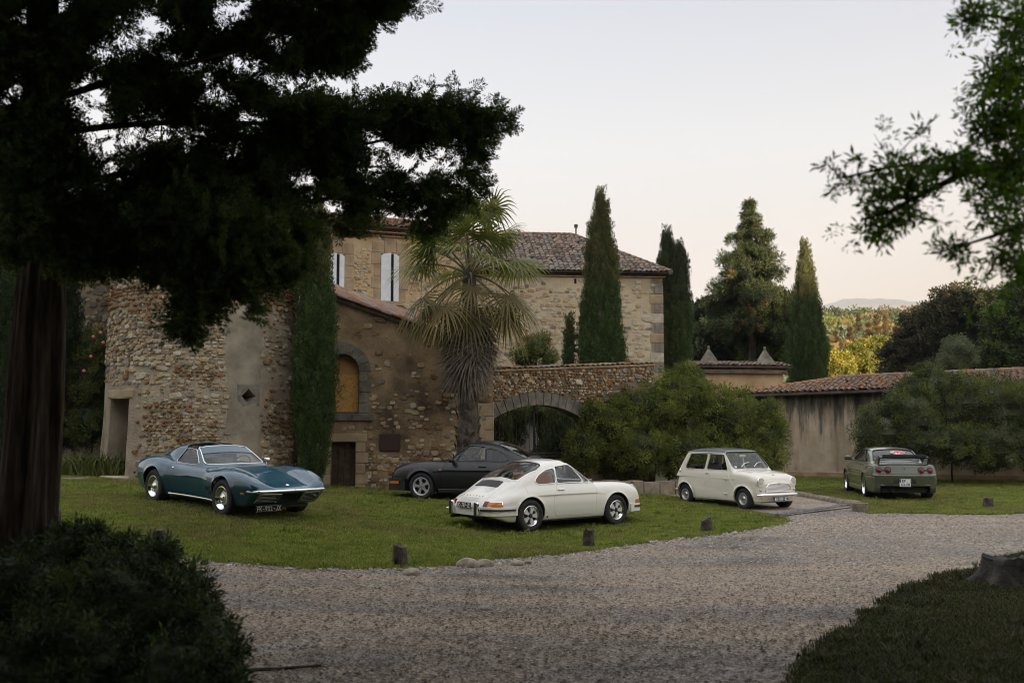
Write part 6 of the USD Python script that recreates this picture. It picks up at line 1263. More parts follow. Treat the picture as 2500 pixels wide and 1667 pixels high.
        add('hub_cap', lathe([(1e-3, h - .004), (.035, h - .006), (.055, h - .014), (.066, h - .03), (.07, h - .045)][::-1], 32), 'chrome', wh)
    elif style == 'mesh':
        add('rim', lathe([(rr - .035, h - .08), (rr - .03, h - .04), (rr - .014, h - .008), (rr - .004, h - .001), (rr + .005, h - .004), (rr + .005, h - .03)][::-1], 64), 'polished_alloy', wh)
        add('barrel', lathe([(1e-3, h - .12), (rr - .035, h - .12), (rr - .035, h - .08)][::-1], 48), 'satin_black', wh)
        for k in range(14):
            add('spoke', spoke(k * 2 * math.pi / 14, [(-.006, .05), (.006, .05), (.007, rr * .6), (.022, rr - .02), (.010, rr - .02), (0, rr * .72), (-.010, rr - .02), (-.022, rr - .02), (-.007, rr * .6)], h - .085, h - .06), 'silver_wheel', wh, 20)
        add('hub_cap', lathe([(1e-3, h - .05), (.05, h - .052), (.06, h - .09)][::-1], 24), 'silver_wheel', wh)
    return wh

# materials that the cars share
plain('chrome', (.83, .83, .84), 0.06, 1.0); plain('polished_alloy', (.78, .78, .79), 0.16, 1.0); plain('silver_wheel', (.50, .50, .51), 0.35, 0.6); plain('petal_alloy', (.66, .66, .67), 0.34, 0.45)
plain('dull_slat', (.10, .10, .11), .5, .3); plain('satin_black', (.012, .012, .013), 0.45); plain('black_rubber', (.016, .016, .017), 0.6); plain('black_trim', (.02, .02, .022), 0.3)
noisy('tyre_rubber', (.016, .016, .016), (.035, .033, .031), 14, 0.75)
plain('black_plate', (.008, .008, .009), 0.25); plain('white_paint', (.75, .75, .74), 0.4); plain('white_plate', (.72, .72, .72), 0.3)
plain('tan_leather', (.42, .19, .08), 0.5); plain('black_leather', (.035, .034, .034), 0.5); plain('grey_cloth', (.10, .10, .105), 0.8); plain('cabin_dark', (.016, .016, .017), 0.8)
plain('amber_lens', (.75, .22, .03), 0.12, transmission_weight=0.25); plain('red_lens', (.16, .006, .008), 0.12, transmission_weight=0.2); plain('clear_lens', (.92, .94, .96), 0.03, 0.0, transmission_weight=0.92)
plain('gold_letter', (.72, .52, .18), 0.3, 0.8); plain('reflector', (.9, .9, .9), 0.15, 1.0); plain('blue_band', (.02, .06, .35), 0.35); plain('black_ink', (.01, .01, .01), 0.5); plain('bright_red', (.55, .03, .05), 0.4)
def pane_mat(name, tint, ior=1.5):
    mat(name, {'t': ('transparent_bsdf', {'color': tint}), 'g': ('glossy_bsdf', {'color': (1, 1, 1), 'roughness': 0.01}), 'f': ('fresnel', {'IOR': ior}), 'ge': ('geometry', {}), 'iv': ('math', {'math_type': 'subtract', 'value1': 1.0}), 'mu': ('math', {'math_type': 'multiply'}), 'm': ('mix_closure', {})},
        [('ge.backfacing', 'iv.value2'), ('iv.value', 'mu.value1'), ('f.fac', 'mu.value2'), ('mu.value', 'm.fac'), ('t.BSDF', 'm.closure1'), ('g.BSDF', 'm.closure2')], surface='m.closure')
pane_mat('car_glass', (.93, .96, .95), 1.55); pane_mat('smoked_glass', (.60, .63, .65), 1.55)
def car_paint(name, col, rough=0.35, metal=0.0, coat=1.0, flake=0.0):
    nodes = {'p': ('principled_bsdf', {'base_color': col, 'roughness': rough, 'metallic': metal, 'coat_weight': coat, 'coat_roughness': 0.03, 'specular_ior_level': 0.5})}
    links = []
    if True:   # a little dust and unevenness in the coat
        nodes['g'] = ('geometry', {}); nodes['n'] = ('noise_texture', {'scale': 9.0, 'detail': 5.0}); nodes['mr'] = ('map_range', {'from_min': .35, 'from_max': .75, 'to_min': .01, 'to_max': .05})
        links += [('g.position', 'n.vector'), ('n.fac', 'mr.value'), ('mr.result', 'p.coat_roughness')]
    return mat(name, nodes, links)
# ------------------------------------------------------------------ the two rear-engined coupes
car_paint('ivory_white_paint', (.80, .78, .71), 0.25); car_paint('slate_grey_paint', (.007, .007, .009), 0.35, 0.0, .35)
def coupe_field(modern):
    A = 1.134; Rw = 0.315
    zc = curve((-2.3, .56), (-2.05, .62), (-1.95, .675), (-1.8, .765), (-1.6, .86), (-1.35, .96), (-1.0, .98), (0, .9), (.55, .90), (.8, .86), (1.134, .80), (1.4, .745), (1.7, .665), (1.9, .585), (2.0, .53), (2.2, .45))
    zf = curve((-2.3, .50), (-2.05, .565), (-1.9, .645), (-1.75, .715), (-1.5, .80), (-1.134, .865), (-.8, .885), (-.4, .885), (.5, .885), (.8, .89), (1.134, .885), (1.4, .870), (1.62, .835), (1.76, .79), (1.86, .735), (1.93, .67), (2.0, .57), (2.2, .4))
    w = curve((-2.3, .42), (-2.08, .58), (-1.95, .685), (-1.7, .755), (-1.4, .795), (-1.134, .806), (-.6, .79), (0, .783), (.6, .787), (1.134, .80), (1.5, .785), (1.75, .745), (1.9, .69), (2.0, .60), (2.2, .42))
    sec = curve((.0, .86), (.2, .905), (.3, .955), (.42, .988), (.54, 1.0), (.66, .99), (.78, .955), (.9, .905), (1.3, .8))
    zr = curve((-2.3, .45), (-2.0, .60), (-1.8, .74), (-1.6, .875), (-1.35, 1.02), (-1.1, 1.155), (-.85, 1.262), (-.6, 1.328), (-.35, 1.360), (-.1, 1.366), (.1, 1.350), (.3, 1.31), (.7, 1.1))
    wb = curve((-2.3, .30), (-1.9, .48), (-1.6, .585), (-1.3, .67), (-1.0, .715), (-.5, .72), (0, .712), (.5, .70), (.8, .68))
    def fn(x, y, z):
        ay = np.abs(y)
        W = w(x)
        for ax_ in (A, -A):
            r = np.hypot(x - ax_, z - Rw); W = W + 0.016 * np.exp(-((r - .345) / .05) ** 2) * (z > 0.1)
        yf = .80 * w(x)
        top = zc(x) + (zf(x) - zc(x)) * sstep(.55, .98, ay / yf) - .02 * (ay / .7) ** 2 * (x < -1.2)
        dt = (z - top) * .93; ds = ay - W * sec(z)
        dn = x - (2.02 + .07 * modern - .24 * ay ** 2 - .5 * np.maximum(z - .52, 0) ** 1.2 - .35 * np.maximum(.34 - z, 0))
        dtail = -x - (2.075 - .20 * ay ** 2 - .40 * np.maximum(z - .50, 0) ** 1.3 - .9 * np.maximum(.36 - z, 0))
        db = (.205 + .10 * sstep(1.5, 2.0, np.abs(x)) ) - z
        b = smax(smax(dt, ds, .16), db, .05); b = smax(smax(b, dn, .10), dtail, .10)
        # glass house
        gs = (ay - (wb(x) - .40 * (z - .87) - .35 * np.maximum(z - 1.12, 0) ** 1.6)) * .92
        gr = (z - (zr(x) - .055 * (ay / .55) ** 2)) * .90
        gw = ((x - .615 + .16 * ay ** 2) + (z - .88) * 1.36) * .60
        g = smax(smax(gs, gr, .11), gw, .07); g = np.maximum(g, .7 - z)
        return smin(b, g, .05)
    return fn

QWIN = [(-.435, .905), (-.395, 1.20), (-.62, 1.165), (-.82, 1.08), (-.955, .97), (-.935, .915), (-.86, .895)]
DWIN = [(.285, .905), (.215, 1.02), (.06, 1.235), (-.06, 1.252), (-.37, 1.222), (-.415, .905)]
VENT = [(.50, .902), (.30, .905), (.075, 1.225)]
DOOR = [(.50, .888), (.42, .888), (-.435, .895), (-.56, .62), (-.545, .40), (-.50, .31), (-.44, .275), (.52, .262), (.575, .31), (.58, .78), (.55, .85)]

def make_coupe(name, label, loc, rz, modern):
    t = thing(name, label, 'car', loc, rz)
    paint = 'slate_grey_paint' if modern else 'ivory_white_paint'
    trim = 'black_trim' if modern else 'chrome'
    Fd = Field(coupe_field(modern), (-2.25, -.95, .1), (2.2, .95, 1.4))
    A, R = 1.134, (.316 if not modern else .318)
    shell = Fd.layer(0, .028); glass = Fd.layer(.010, .015)
    qw, dw, vw = rpoly(QWIN, .05), rpoly(DWIN, .035), rpoly(VENT, .015)
    ws = rpoly([(-.60, .925), (.60, .925), (.49, 1.27), (-.49, 1.27)], .06)            # windscreen, in (y, z)
    rw = rpoly([(-.66, .51), (-.66, -.51), (-.85, -.575), (-1.30, -.565), (-1.335, -.52), (-1.335, .52), (-1.30, .565), (-.85, .575)], .08)                # rear window, in (x, y)
    wins = [prism(qw, .25, 1.2), prism(dw, .25, 1.2), prism(vw, .25, 1.2)]
    wins += [prism(p, -1.2, -.25) for p in (qw, dw, vw)]
    wsP, rwP = prism(ws, .02, 1.2, 'yz'), prism(rw, .9, 1.6, 'xy')
    arches = [m3.Manifold.cylinder(.4, .352, .352, 56).rotate((90, 0, 0)).translate((sx * A, s * .55 + .4 * (s > 0) + 0.0, R + .012)) for sx in (1, -1) for s in (1, -1)]
    doorL = Polygon(DOOR); gap = doorL.buffer(-.004)
    lid = rpoly([(-1.40, .46), (-1.40, -.46), (-1.97, -.44), (-2.02, -.40), (-2.02, .40), (-1.97, .44)], .05)
    hood = rpoly([(.60, .60), (.60, -.60), (1.75, -.46), (1.93, -.40), (1.93, .40), (1.75, .46)], .10)
    lidP, hoodP = prism(lid, .60, 1.2, 'xy'), prism(hood, .50, 1.2, 'xy')
    body = shell - m3.Manifold.batch_boolean(wins + [wsP, rwP] + arches, m3.OpType.Add)
    dP = [prism(doorL, .4, 1.2), prism(doorL, -1.2, -.4)]
    rest = body - dP[0] - dP[1] - lidP - hoodP
    emit('body', rest, paint, t)
    for s in (1, -1):
        d = emit('door', body ^ (prism(gap, .4, 1.2) if s > 0 else prism(gap, -1.2, -.4)), paint, t)
        q, n = Fd.hit([(-.36, s * 1.2, .78)], (0, -s, 0)); M = frame_at(q[0] + n[0] * .022, n[0])
        obj('door_handle', cat(rbox(.155, .026, .022, .010, 2), rbox(.03, .036, .04, .012, 2).apply_translation((.07, 0, -.005)), rbox(.03, .03, .04, .012, 2).apply_translation((-.07, 0, -.005))).apply_transform(M), 'black_trim' if modern else 'chrome', d, smooth=40)
    ld = emit('engine_lid', body ^ prism(lid.buffer(-.005), .60, 1.2, 'xy'), paint, t)
    hd = emit('hood', body ^ prism(hood.buffer(-.005), .50, 1.2, 'xy'), paint, t)
    for k, wn in enumerate(wins):
        nm = ('quarter_window', 'door_window', 'vent_window')[k % 3]
        emit(nm, glass ^ wn, 'car_glass', t)
    emit('windscreen', glass ^ wsP, 'car_glass', t); emit('rear_window', glass ^ rwP, 'car_glass', t)
    for s in (1, -1):
        for p_, nm in ((qw, 'quarter_window_frame'), (dw.union(vw).buffer(.022).buffer(-.022), 'door_window_frame')):
            obj(nm, trim_side(Fd, p_, s, .0095 if not modern else .007, flat=(1, 1)), trim, t, smooth=50)
        pb = np.array([(.29, .905), (.245, 1.0), (.075, 1.225)]); q, n = Fd.hit(np.stack([pb[:, 0], np.full(3, s * 1.3), pb[:, 1]], 1), (0, -s, 0))
        obj('window_bar', tube(q + n * .002, .010, 6), trim, t, smooth=50)
    obj('rear_window_frame', trim_top(Fd, rw.buffer(.008), .0105 if not modern else .008), trim, t, smooth=50)
    if not modern: obj('rear_window_seal', trim_top(Fd, rw.buffer(-.008), .009, off=.001), 'black_rubber', t, smooth=50)
    obj('windscreen_frame', trim_front(Fd, ws.buffer(.006), .010), trim, t, smooth=50)
    # underside and wells
    obj('underbody', cat(bx(-1.70, 1.8, -.48, .48, .22, .44), bx(-1.98, -1.70, -.42, .42, .28, .44), bx(-.74, .74, -.70, .70, .19, .40)), 'cabin_dark', t)
    obj('cabin_floor', cat(bx(-1.1, .8, -.66, .66, .40, .46), bx(.52, .70, -.64, .64, .44, .86), bx(-1.45, -1.0, -.6, .6, .44, .84)), 'cabin_dark', t)
    sm = 'black_leather' if modern else 'tan_leather'
    for s in (1, -1):
        seat(t, -.10, s * .34, .54, sm, .60 if not modern else .72)
    obj('rear_seat', cat(rbox(.42, 1.1, .14, .05, 3).apply_translation((-.78, 0, .56)), rbox(.12, 1.1, .42, .05, 3).apply_transform(trimesh.transformations.rotation_matrix(-.5, (0, 1, 0))).apply_translation((-1.06, 0, .76))), sm, t, smooth=40)
    obj('dashboard', cat(rbox(.30, 1.2, .16, .05, 3).apply_translation((.46, 0, .83))), 'cabin_dark', t, smooth=40)
    steering(t, .20, .34, .86)
    # wheels
    st, rr, wd = ('cup', .205, .225) if modern else ('fuchs', .192, .20)
    for sx in (1, -1):
        for s in (1, -1):
            wheel_well(t, sx * A, s, R + .012, .358, .50, .735)
            wheel(t, sx * A, s * (.800 - wd / 2 - (.012 if sx > 0 else .004)), R, rr, wd if sx < 0 else wd - .012, s, st)
    # lamps, bumpers
    for s in (1, -1):
        q, n = Fd.hit([(2.5, s * .565, .70)], (-1, 0, 0)); c = q[0]; nn = np.array([.86, s * .10, .50])
        hl = obj('headlight', lathe([(1e-3, .035), (.05, .03), (.085, .015), (.100, 0), (.100, -.06)][::-1], 32).apply_transform(trimesh.transformations.rotation_matrix(-math.pi / 2, (1, 0, 0)) ).apply_transform(frame_at(c + np.array([-.055, 0, .02]), nn) @ trimesh.transformations.rotation_matrix(math.pi, (1, 0, 0))), 'clear_lens', t, smooth=40)
        an = np.linspace(0, 2 * np.pi, 30, endpoint=False)
        obj('headlight_ring', tube(np.stack([.103 * np.cos(an), .103 * np.sin(an), np.zeros(30)], 1), .010, 6, closed=True).apply_transform(frame_at(c + np.array([-.05, 0, .02]), nn)), paint if modern else 'chrome', hl, smooth=50)
    def band(zlo, zhi, off, x_lo, rear, thick=.05, n=60, gap=0.0):
        """A bumper that follows the body round the end at z, as an extruded strip pushed out by off."""
        sg = -1 if rear else 1
        an = np.linspace(-1, 1, n)
        zm = (zlo + zhi) / 2
        # rays from the car's end centre outward; walk the outline at height zm
        ys, xs = [], []
        for a in np.linspace(-math.pi / 2, math.pi / 2, n):
            d = np.array([sg * math.cos(a), math.sin(a), 0.0]); o = np.array([sg * (x_lo - .25), 0, zm])
            ts = np.linspace(0, 1.6, 200); v_ = Fd.fn(o[0] + ts * d[0], o[1] + ts * d[1], np.full(200, zm)); k = np.argmax(v_ > 0); xs.append(o[0] + ts[k] * d[0]); ys.append(ts[k] * d[1])
        ln = LineString(np.stack([xs, ys], 1)).simplify(.004)
        out = ln.buffer(off, join_style=1).difference(ln.buffer(max(off - thick, .002)))
        keep = sbox(-3, -1, -x_lo, 1) if rear else sbox(x_lo, -1, 3, 1)
        out = out.intersection(keep)
        if gap: out = out.difference(sbox(-3, -gap, 3, gap))
        gs = [g for g in getattr(out, 'geoms', [out]) if g.area > 1e-4]
        def outside(g): return g.centroid.distance(Point(0, 0)) 
        ms = []
        for g in gs:
            m = m3.CrossSection([np.array(g.exterior.coords)[:-1]] + [np.array(i.coords)[:-1] for i in g.interiors], m3.FillRule.EvenOdd).extrude(zhi - zlo).translate((0, 0, zlo)).to_mesh()
            ms.append(trimesh.Trimesh(m.vert_properties[:, :3], m.tri_verts, process=False))
        return cat(*ms) if ms else None
    if not modern:
        # rear bumper, rubber strip, overriders, lamps, plate, exhaust, lettering
        b = obj('rear_bumper', band(.345, .50, .032, 1.485, True), paint, t, smooth=35)
        obj('rubber_strip', band(.428, .463, .047, 1.54, True, .03, gap=.44), 'black_rubber', b, smooth=35)
        obj('bumper_moulding', band(.418, .473, .039, 1.52, True, .03, gap=.44), 'chrome', b, smooth=35)
        b = obj('front_bumper', band(.27, .425, .032, 1.52, False), paint, t, smooth=35)
        obj('bumper_moulding', band(.345, .40, .040, 1.62, False, .03), 'chrome', b, smooth=35)
        obj('rubber_strip', band(.355, .39, .048, 1.66, False, .03), 'black_rubber', b, smooth=35)
        for s in (1, -1):
            o = obj('overrider', rbox(.085, .085, .27, .035, 3).apply_translation((-2.135, s * .405, .465)), 'chrome', t, smooth=40)
            obj('rubber_strip', rbox(.02, .062, .25, .009, 2).apply_translation((-2.182, s * .405, .465)), 'black_rubber', o, smooth=40)
            obj('exhaust_tip', None, '', t) if False else None
            # tail lamp: amber outside, red inside, wraps round the corner
            lens = rpoly([(-.50, .52), (-.50, .60), (-.545, .605), (-.80, .60), (-.80, .52)], .008)   # (y, z) seen from behind
            zz = prism([(-.47, .515), (-.82, .515), (-.82, .61), (-.47, .61)], -2.2, -1.72, 'yz')
            lay = with_normals(Fd.v + .012 * Fd.n, Fd.f, Fd.n) - with_normals(Fd.v - .01 * Fd.n, Fd.f, Fd.n)
            sgn = 1 if s < 0 else -1
            def blk(y0, y1, x0, x1, z0=.515, z1=.61): 
                a, b2 = sorted((s * y0, s * y1)); return m3.Manifold.cube((x1 - x0, b2 - a, z1 - z0)).translate((x0, a, z0))
            emit('tail_lamp', lay ^ blk(.45, .55, -2.3, -1.7), 'red_lens', t)
            emit('turn_lamp', lay ^ blk(.55, .9, -2.3, -1.79, .52, .600), 'amber_lens', t)
            lp = with_normals(Fd.v + .006 * Fd.n, Fd.f, Fd.n) - with_normals(Fd.v - .005 * Fd.n, Fd.f, Fd.n)
            emit('lamp_bezel', (lp ^ blk(.44, .9, -2.3, -1.775, .512, .608)), 'chrome', t)
            emit('front_turn_lamp', lay ^ blk(.55, .9, 1.70, 2.3, .435, .505), 'amber_lens', t)
            emit('lamp_bezel', (lp ^ blk(.54, .9, 1.69, 2.3, .428, .512)), 'chrome', t)
        plate('DC-789-ZE', .46, .112, t, frame_at((-2.135, .02, .525), (-1, 0, .10)), lh=.070)
        ex = tube([(-1.8, .40, .30), (-2.16, .40, .30)], .030, 14); obj('exhaust_pipe', ex, 'satin_black', t, smooth=40)
        obj('bumper_bolt', tube([(-2.10, .55, .44), (-2.19, .55, .44)], .022, 10), 'chrome', t, smooth=40)
        # grille on the lid
        g = rpoly([(-1.445, .335), (-1.445, -.335), (-1.635, -.37), (-1.635, .37)], .035)
        lay = with_normals(Fd.v + .006 * Fd.n, Fd.f, Fd.n) - with_normals(Fd.v - .006 * Fd.n, Fd.f, Fd.n)
        gr = emit('grille', lay ^ prism(g, .6, 1.3, 'xy'), 'cabin_dark', ld)
        for k, yy in enumerate(np.linspace(-.335, .335, 30)):
            p0 = np.stack([np.linspace(-1.452, -1.628, 6), np.full(6, yy), np.full(6, 1.6)], 1); q, n = Fd.hit(p0, (0, 0, -1))
            obj('grille_slat', tube(q + n * .006, .0035, 4), 'dull_slat', gr)
        ym = .335
        for k, ch in enumerate('PORSCHE'):
            yy = .30 - .10 * k; q, n = Fd.hit([(-1.915, yy, 1.3)], (0, 0, -1)); M = frame_at(q[0] + n[0] * .002, n[0], (1, 0, 0.6))
            m = meshkit.text_mesh(ch, .030, .004, bold=True); e = m.bounds; m.apply_translation((-(e[0][0] + e[1][0]) / 2, -.015, 0)); m.apply_scale((1.35, 1, 1)); obj('letter', m.apply_transform(M), 'gold_letter', ld)
        for s in (1, -1):
            q, n = Fd.hit([(-.70, s * 1.2, .275)], (0, -s, 0)); M = frame_at(q[0] + n[0] * .002, n[0])
            obj('jack_hole_plug', lathe([(1e-3, .006), (.018, .006), (.024, 0)][::-1], 20).apply_transform(trimesh.transformations.rotation_matrix(math.pi / 2, (1, 0, 0))).apply_transform(M), 'satin_black', t)
        obj('interior_mirror', rbox(.02, .20, .05, .009, 2).apply_translation((.12, 0, 1.17)), 'cabin_dark', t, smooth=40)
    else:
        b = obj('front_bumper', band(.22, .49, .060, 1.52, False, .06), paint, t, smooth=35)
        obj('rubber_strip', band(.45, .495, .072, 1.54, False, .03), 'black_trim', b, smooth=35)
        lay = lambda a: None
        for s in (1, -1):
            # lamp in the bumper corner
            m = band(.375, .435, .068, 1.68, False, .03)
            pc = trimesh.intersections.slice_mesh_plane(m, (0, s, 0), (0, s * .45, 0), cap=False)
            am = trimesh.intersections.slice_mesh_plane(pc, (-1, 0, 0), (1.92, 0, 0), cap=False); cl = trimesh.intersections.slice_mesh_plane(pc, (1, 0, 0), (1.92, 0, 0), cap=False)
            obj('front_turn_lamp', am, 'amber_lens', b); obj('fog_lamp', cl, 'clear_lens', b)
            q, n = Fd.hit([(.66, s * 1.2, .70)], (0, -s, 0)); obj('side_repeater', rbox(.055, .026, .014, .005, 2).apply_transform(frame_at(q[0], n[0])), 'amber_lens', t)
            q, n = Fd.hit([(.47, s * 1.2, .90)], (0, -s, 0))
            obj('wing_mirror', cat(rbox(.10, .17, .105, .04, 3).apply_translation((.36, s * .845, .925)), rbox(.07, .14, .035, .015, 2).apply_translation((.37, s * .75, .89))), paint, t, smooth=40)
            q, n = Fd.hit([(.12, s * .25, 1.4)], (0, 0, -1))
            obj('wiper', tube([(.56, s * .1 + .22, .925), (.585, s * .1 - .05, .935), (.57, s * .1 - .28, .935)], .009, 5), 'black_trim', t)
        b = obj('rear_bumper', band(.24, .52, .055, 1.42, True, .06), paint, t, smooth=35)
        obj('interior_mirror', rbox(.02, .20, .05, .009, 2).apply_translation((.12, 0, 1.17)), 'cabin_dark', t, smooth=40)
        for s in (1, -1): obj('sill_cover', rbox(1.46, .04, .10, .018, 2).apply_translation((0, s * .735, .225)), paint, t, smooth=40)
    return t
# ------------------------------------------------------------------ the blue sports car
car_paint('teal_blue_paint', (.004, .052, .088), 0.24, 0.25)
def vette_field():
    A, Rw = 1.2445, .338
    zc = curve((-2.4, .72), (-2.15, .785), (-1.9, .82), (-1.5, .86), (-.9, .84), (.3, .82), (.62, .825), (.9, .795), (1.25, .745), (1.6, .685), (1.9, .63), (2.15, .575), (2.35, .52), (2.6, .44))
    zf = curve((-2.4, .70), (-2.2, .765), (-1.95, .845), (-1.6, .905), (-1.3, .93), (-1.05, .915), (-.75, .86), (-.45, .81), (0, .795), (.5, .80), (.8, .83), (1.1, .855), (1.35, .855), (1.6, .83), (1.85, .765), (2.05, .675), (2.2, .59), (2.35, .52), (2.6, .42))
    w = curve((-2.5, .55), (-2.25, .70), (-2.0, .80), (-1.6, .865), (-1.2, .875), (-.85, .85), (-.4, .79), (0, .765), (.4, .77), (.8, .825), (1.2, .868), (1.6, .862), (1.9, .825), (2.1, .765), (2.25, .67), (2.4, .5))
    sec = curve((.0, .80), (.2, .86), (.32, .915), (.45, .965), (.58, 1.0), (.66, .995), (.76, .955), (.86, .90), (1.3, .75))
    def fn(x, y, z):
        ay = np.abs(y); W = w(x)
        for ax_ in (A, -A):
            r = np.hypot(x - ax_, z - Rw); W = W + .022 * np.exp(-((r - .375) / .06) ** 2)
        top = zc(x) + (zf(x) - zc(x)) * sstep(.50, .95, ay / (.80 * w(x)))
        top = top + .050 * sstep(.42, .30, ay) * sstep(.75, .85, x) * sstep(1.95, 1.15, x)      # bonnet bulge
        dt = (z - top) * .93; ds = ay - W * sec(z)
        dn = (x - (2.26 - .20 * ay ** 2 - 1.1 * np.maximum(.50 - z, 0) - .35 * np.maximum(z - .5, 0))) * .8
        dr = (-x - (2.22 - .20 * ay ** 2 + .05 * (z - .6) - .8 * np.maximum(.42 - z, 0))) * .95
        db = .20 + .06 * sstep(1.4, 2.1, np.abs(x)) - z
        b = smax(smax(dt, ds, .11), db, .05); b = smax(smax(b, dn, .05), dr, .07)
        zr = np.interp(x, [-2.2, -1.85, -1.45, -1.1, -.88, -.68, -.45, -.17, .2], [.70, .86, 1.0, 1.13, 1.19, 1.212, 1.215, 1.20, 1.17])
        gs = (ay - (.685 - .50 * (z - .80) - .16 * sstep(-.85, -1.8, x))) * .9
        gr = (z - (zr - .035 * (ay / .5) ** 2)) * .92
        gw = ((x - .45 + .14 * ay ** 2) + (z - .80) * 1.62) * .525
        # the sunk rear deck between the sail panels
        g = smax(smax(gs, gr, .07), gw, .04); g = np.maximum(np.maximum(g, .62 - z), -x - 1.95)
        cut = np.maximum(np.maximum(ay - .46, x + .93), .86 - z)
        g = np.maximum(g, -cut)
        return smin(b, g, .035)
    return fn

def make_sports_car(loc, rz, pitch):
    t = thing('sports_car', 'glossy teal blue two-seat sports car with roof panels off, beside the round tower', 'car', loc, rz)
    UsdGeom.Xformable(t).AddRotateYOp().Set(math.degrees(pitch))
    Fd = Field(vette_field(), (-2.45, -1.0, .1), (2.45, 1.0, 1.3)); A, R = 1.2445, .338
    shell = Fd.layer(0, .026); glass = Fd.layer(.008, .013); paint = 'teal_blue_paint'
    ws = rpoly([(-.62, .872), (.62, .872), (.495, 1.135), (.30, 1.158), (0, 1.166), (-.30, 1.158), (-.495, 1.135)], .02)
    dw = rpoly([(.13, .845), (-.19, 1.09), (-.25, 1.105), (-.56, 1.11), (-.70, .87), (-.66, .845)], .02)
    wins = [prism(dw, .2, 1.2), prism(dw, -1.2, -.2)]
    tt = [prism(rpoly([(-.215, y0), (-.59, y0), (-.59, y1), (-.215, y1)], .03), 1.06, 1.4, 'xy') for y0, y1 in ((.05, .70), (-.70, -.05))]
    side_gap = [prism([(-.20, 1.09), (-.575, 1.09), (-.575, 1.3), (-.20, 1.3)], a, b) for a, b in ((.3, 1.2), (-1.2, -.3))]
    wsP = prism(ws, .02, 1.2, 'yz')
    rwP = m3.Manifold.cube((.10, .80, .24)).translate((-.99, -.40, .90))
    arches = [m3.Manifold.cylinder(.45, .385, .385, 56).rotate((90, 0, 0)).translate((sx * A, s * .60 + (.45 if s > 0 else 0), R + .012)) for sx in (1, -1) for s in (1, -1)]
    # nose: grille openings, rear lower
    gl = [m3.Manifold.cube((.6, .40, .165)).translate((1.8, y0, .31)) for y0 in (.235, -.635)] + [m3.Manifold.cube((.6, .40, .165)).translate((1.8, -.20, .31))]
    body = shell - m3.Manifold.batch_boolean(wins + tt + side_gap + [wsP, rwP] + arches + gl, m3.OpType.Add)
    door = Polygon([(.46, .80), (-.74, .82), (-.74, .40), (-.69, .30), (.40, .27), (.46, .34)])
    hood = rpoly([(.52, .54), (.52, -.54), (1.7, -.50), (1.7, .50)], .04)
    hl = [rpoly([(1.78, y0), (1.78, y1), (2.03, y1 * .97), (2.03, y0 * .97)], .02) for y0, y1 in ((.30, .66), (-.66, -.30))]
    hoodP = prism(hood, .5, 1.2, 'xy'); hlP = [prism(p, .5, 1.0, 'xy') for p in hl]
    rest = body - prism(door, .4, 1.2) - prism(door, -1.2, -.4) - hoodP - hlP[0] - hlP[1]
    emit('body', rest, paint, t)
    for s in (1, -1):
        g = door.buffer(-.004); emit('door', body ^ (prism(g, .4, 1.2) if s > 0 else prism(g, -1.2, -.4)), paint, t)
        q, n = Fd.hit([(-.62, s * 1.2, .75)], (0, -s, 0)); obj('door_lock', rbox(.03, .03, .012, .005, 2).apply_transform(frame_at(q[0], n[0])), 'chrome', t)
    emit('hood', body ^ prism(hood.buffer(-.004), .5, 1.2, 'xy'), paint, t)
    for p in hl: emit('headlight_cover', body ^ prism(p.buffer(-.004), .5, 1.0, 'xy'), paint, t)
    for wn in wins: emit('side_window', glass ^ wn, 'car_glass', t)
    emit('windscreen', glass ^ wsP, 'car_glass', t); obj('rear_window', bx(-.945, -.94, -.40, .40, .90, 1.14), 'smoked_glass', t)
    obj('windscreen_frame', trim_front(Fd, ws.buffer(.010), .010, 1, .72), 'chrome', t, smooth=50)
    for s in (1, -1):
        top = np.array([(-.45, 1.10), (-.40, 1.105), (-.03, 1.095)])
        q, n = on_side(Fd, dw.buffer(.006), s); obj('window_frame', tube(q + n * .002, .0065, 6, closed=True), 'chrome', t, smooth=50)
        # sill moulding, side gills
        q, n = Fd.hit(np.stack([np.linspace(-.80, .86, 24), np.full(24, s * 1.2), np.full(24, .243)], 1), (0, -s, 0)); obj('sill_moulding', tube(q + n * .004, .016, 6, flat=(.6, 1.2)), 'chrome', t, smooth=50)
        for k in range(4):
            xx = .62 + .072 * k
            q, n = Fd.hit(np.stack([xx - np.linspace(-.018, .018, 5), np.full(5, s * 1.2), np.linspace(.33, .50, 5)], 1), (0, -s, 0))
            g = obj('gill', tube(q + n * .0015, .018, 8, flat=(1, .35)), 'satin_black', t, smooth=50)
            obj('gill_moulding', tube(q + n * .006 + np.array([.012, 0, 0]), .0055, 6), 'chrome', g, smooth=50)
        q, n = Fd.hit([(1.86, s * 1.2, .47)], (0, -s, 0)); obj('side_marker', rbox(.085, .038, .02, .006, 2).apply_transform(frame_at(q[0], n[0])), 'amber_lens', t)
        q, n = Fd.hit([(-2.02, s * 1.2, .70)], (0, -s, 0)); obj('rear_marker', rbox(.085, .045, .02, .006, 2).apply_transform(frame_at(q[0], n[0])), 'clear_lens', t)
        # bumper blades
        an = np.linspace(0, 1, 40); yy = s * (.005 + .80 * an)
        xs = []
        p0 = np.stack([np.full(40, 2.9), np.clip(np.abs(yy), 0, .76) * s, np.full(40, .515)], 1); q, n = Fd.hit(p0, (-1, 0, 0))
        q = q + n * .02; q[-6:, 0] -= np.linspace(0, .15, 6) ** 1.2; q[-6:, 1] = np.linspace(abs(q[-7, 1]), .81, 6) * s
        obj('front_bumper', tube(q, np.r_[np.full(34, .027), np.linspace(.026, .014, 6)], 10, flat=(1, 1.0)), 'chrome', t, smooth=50)
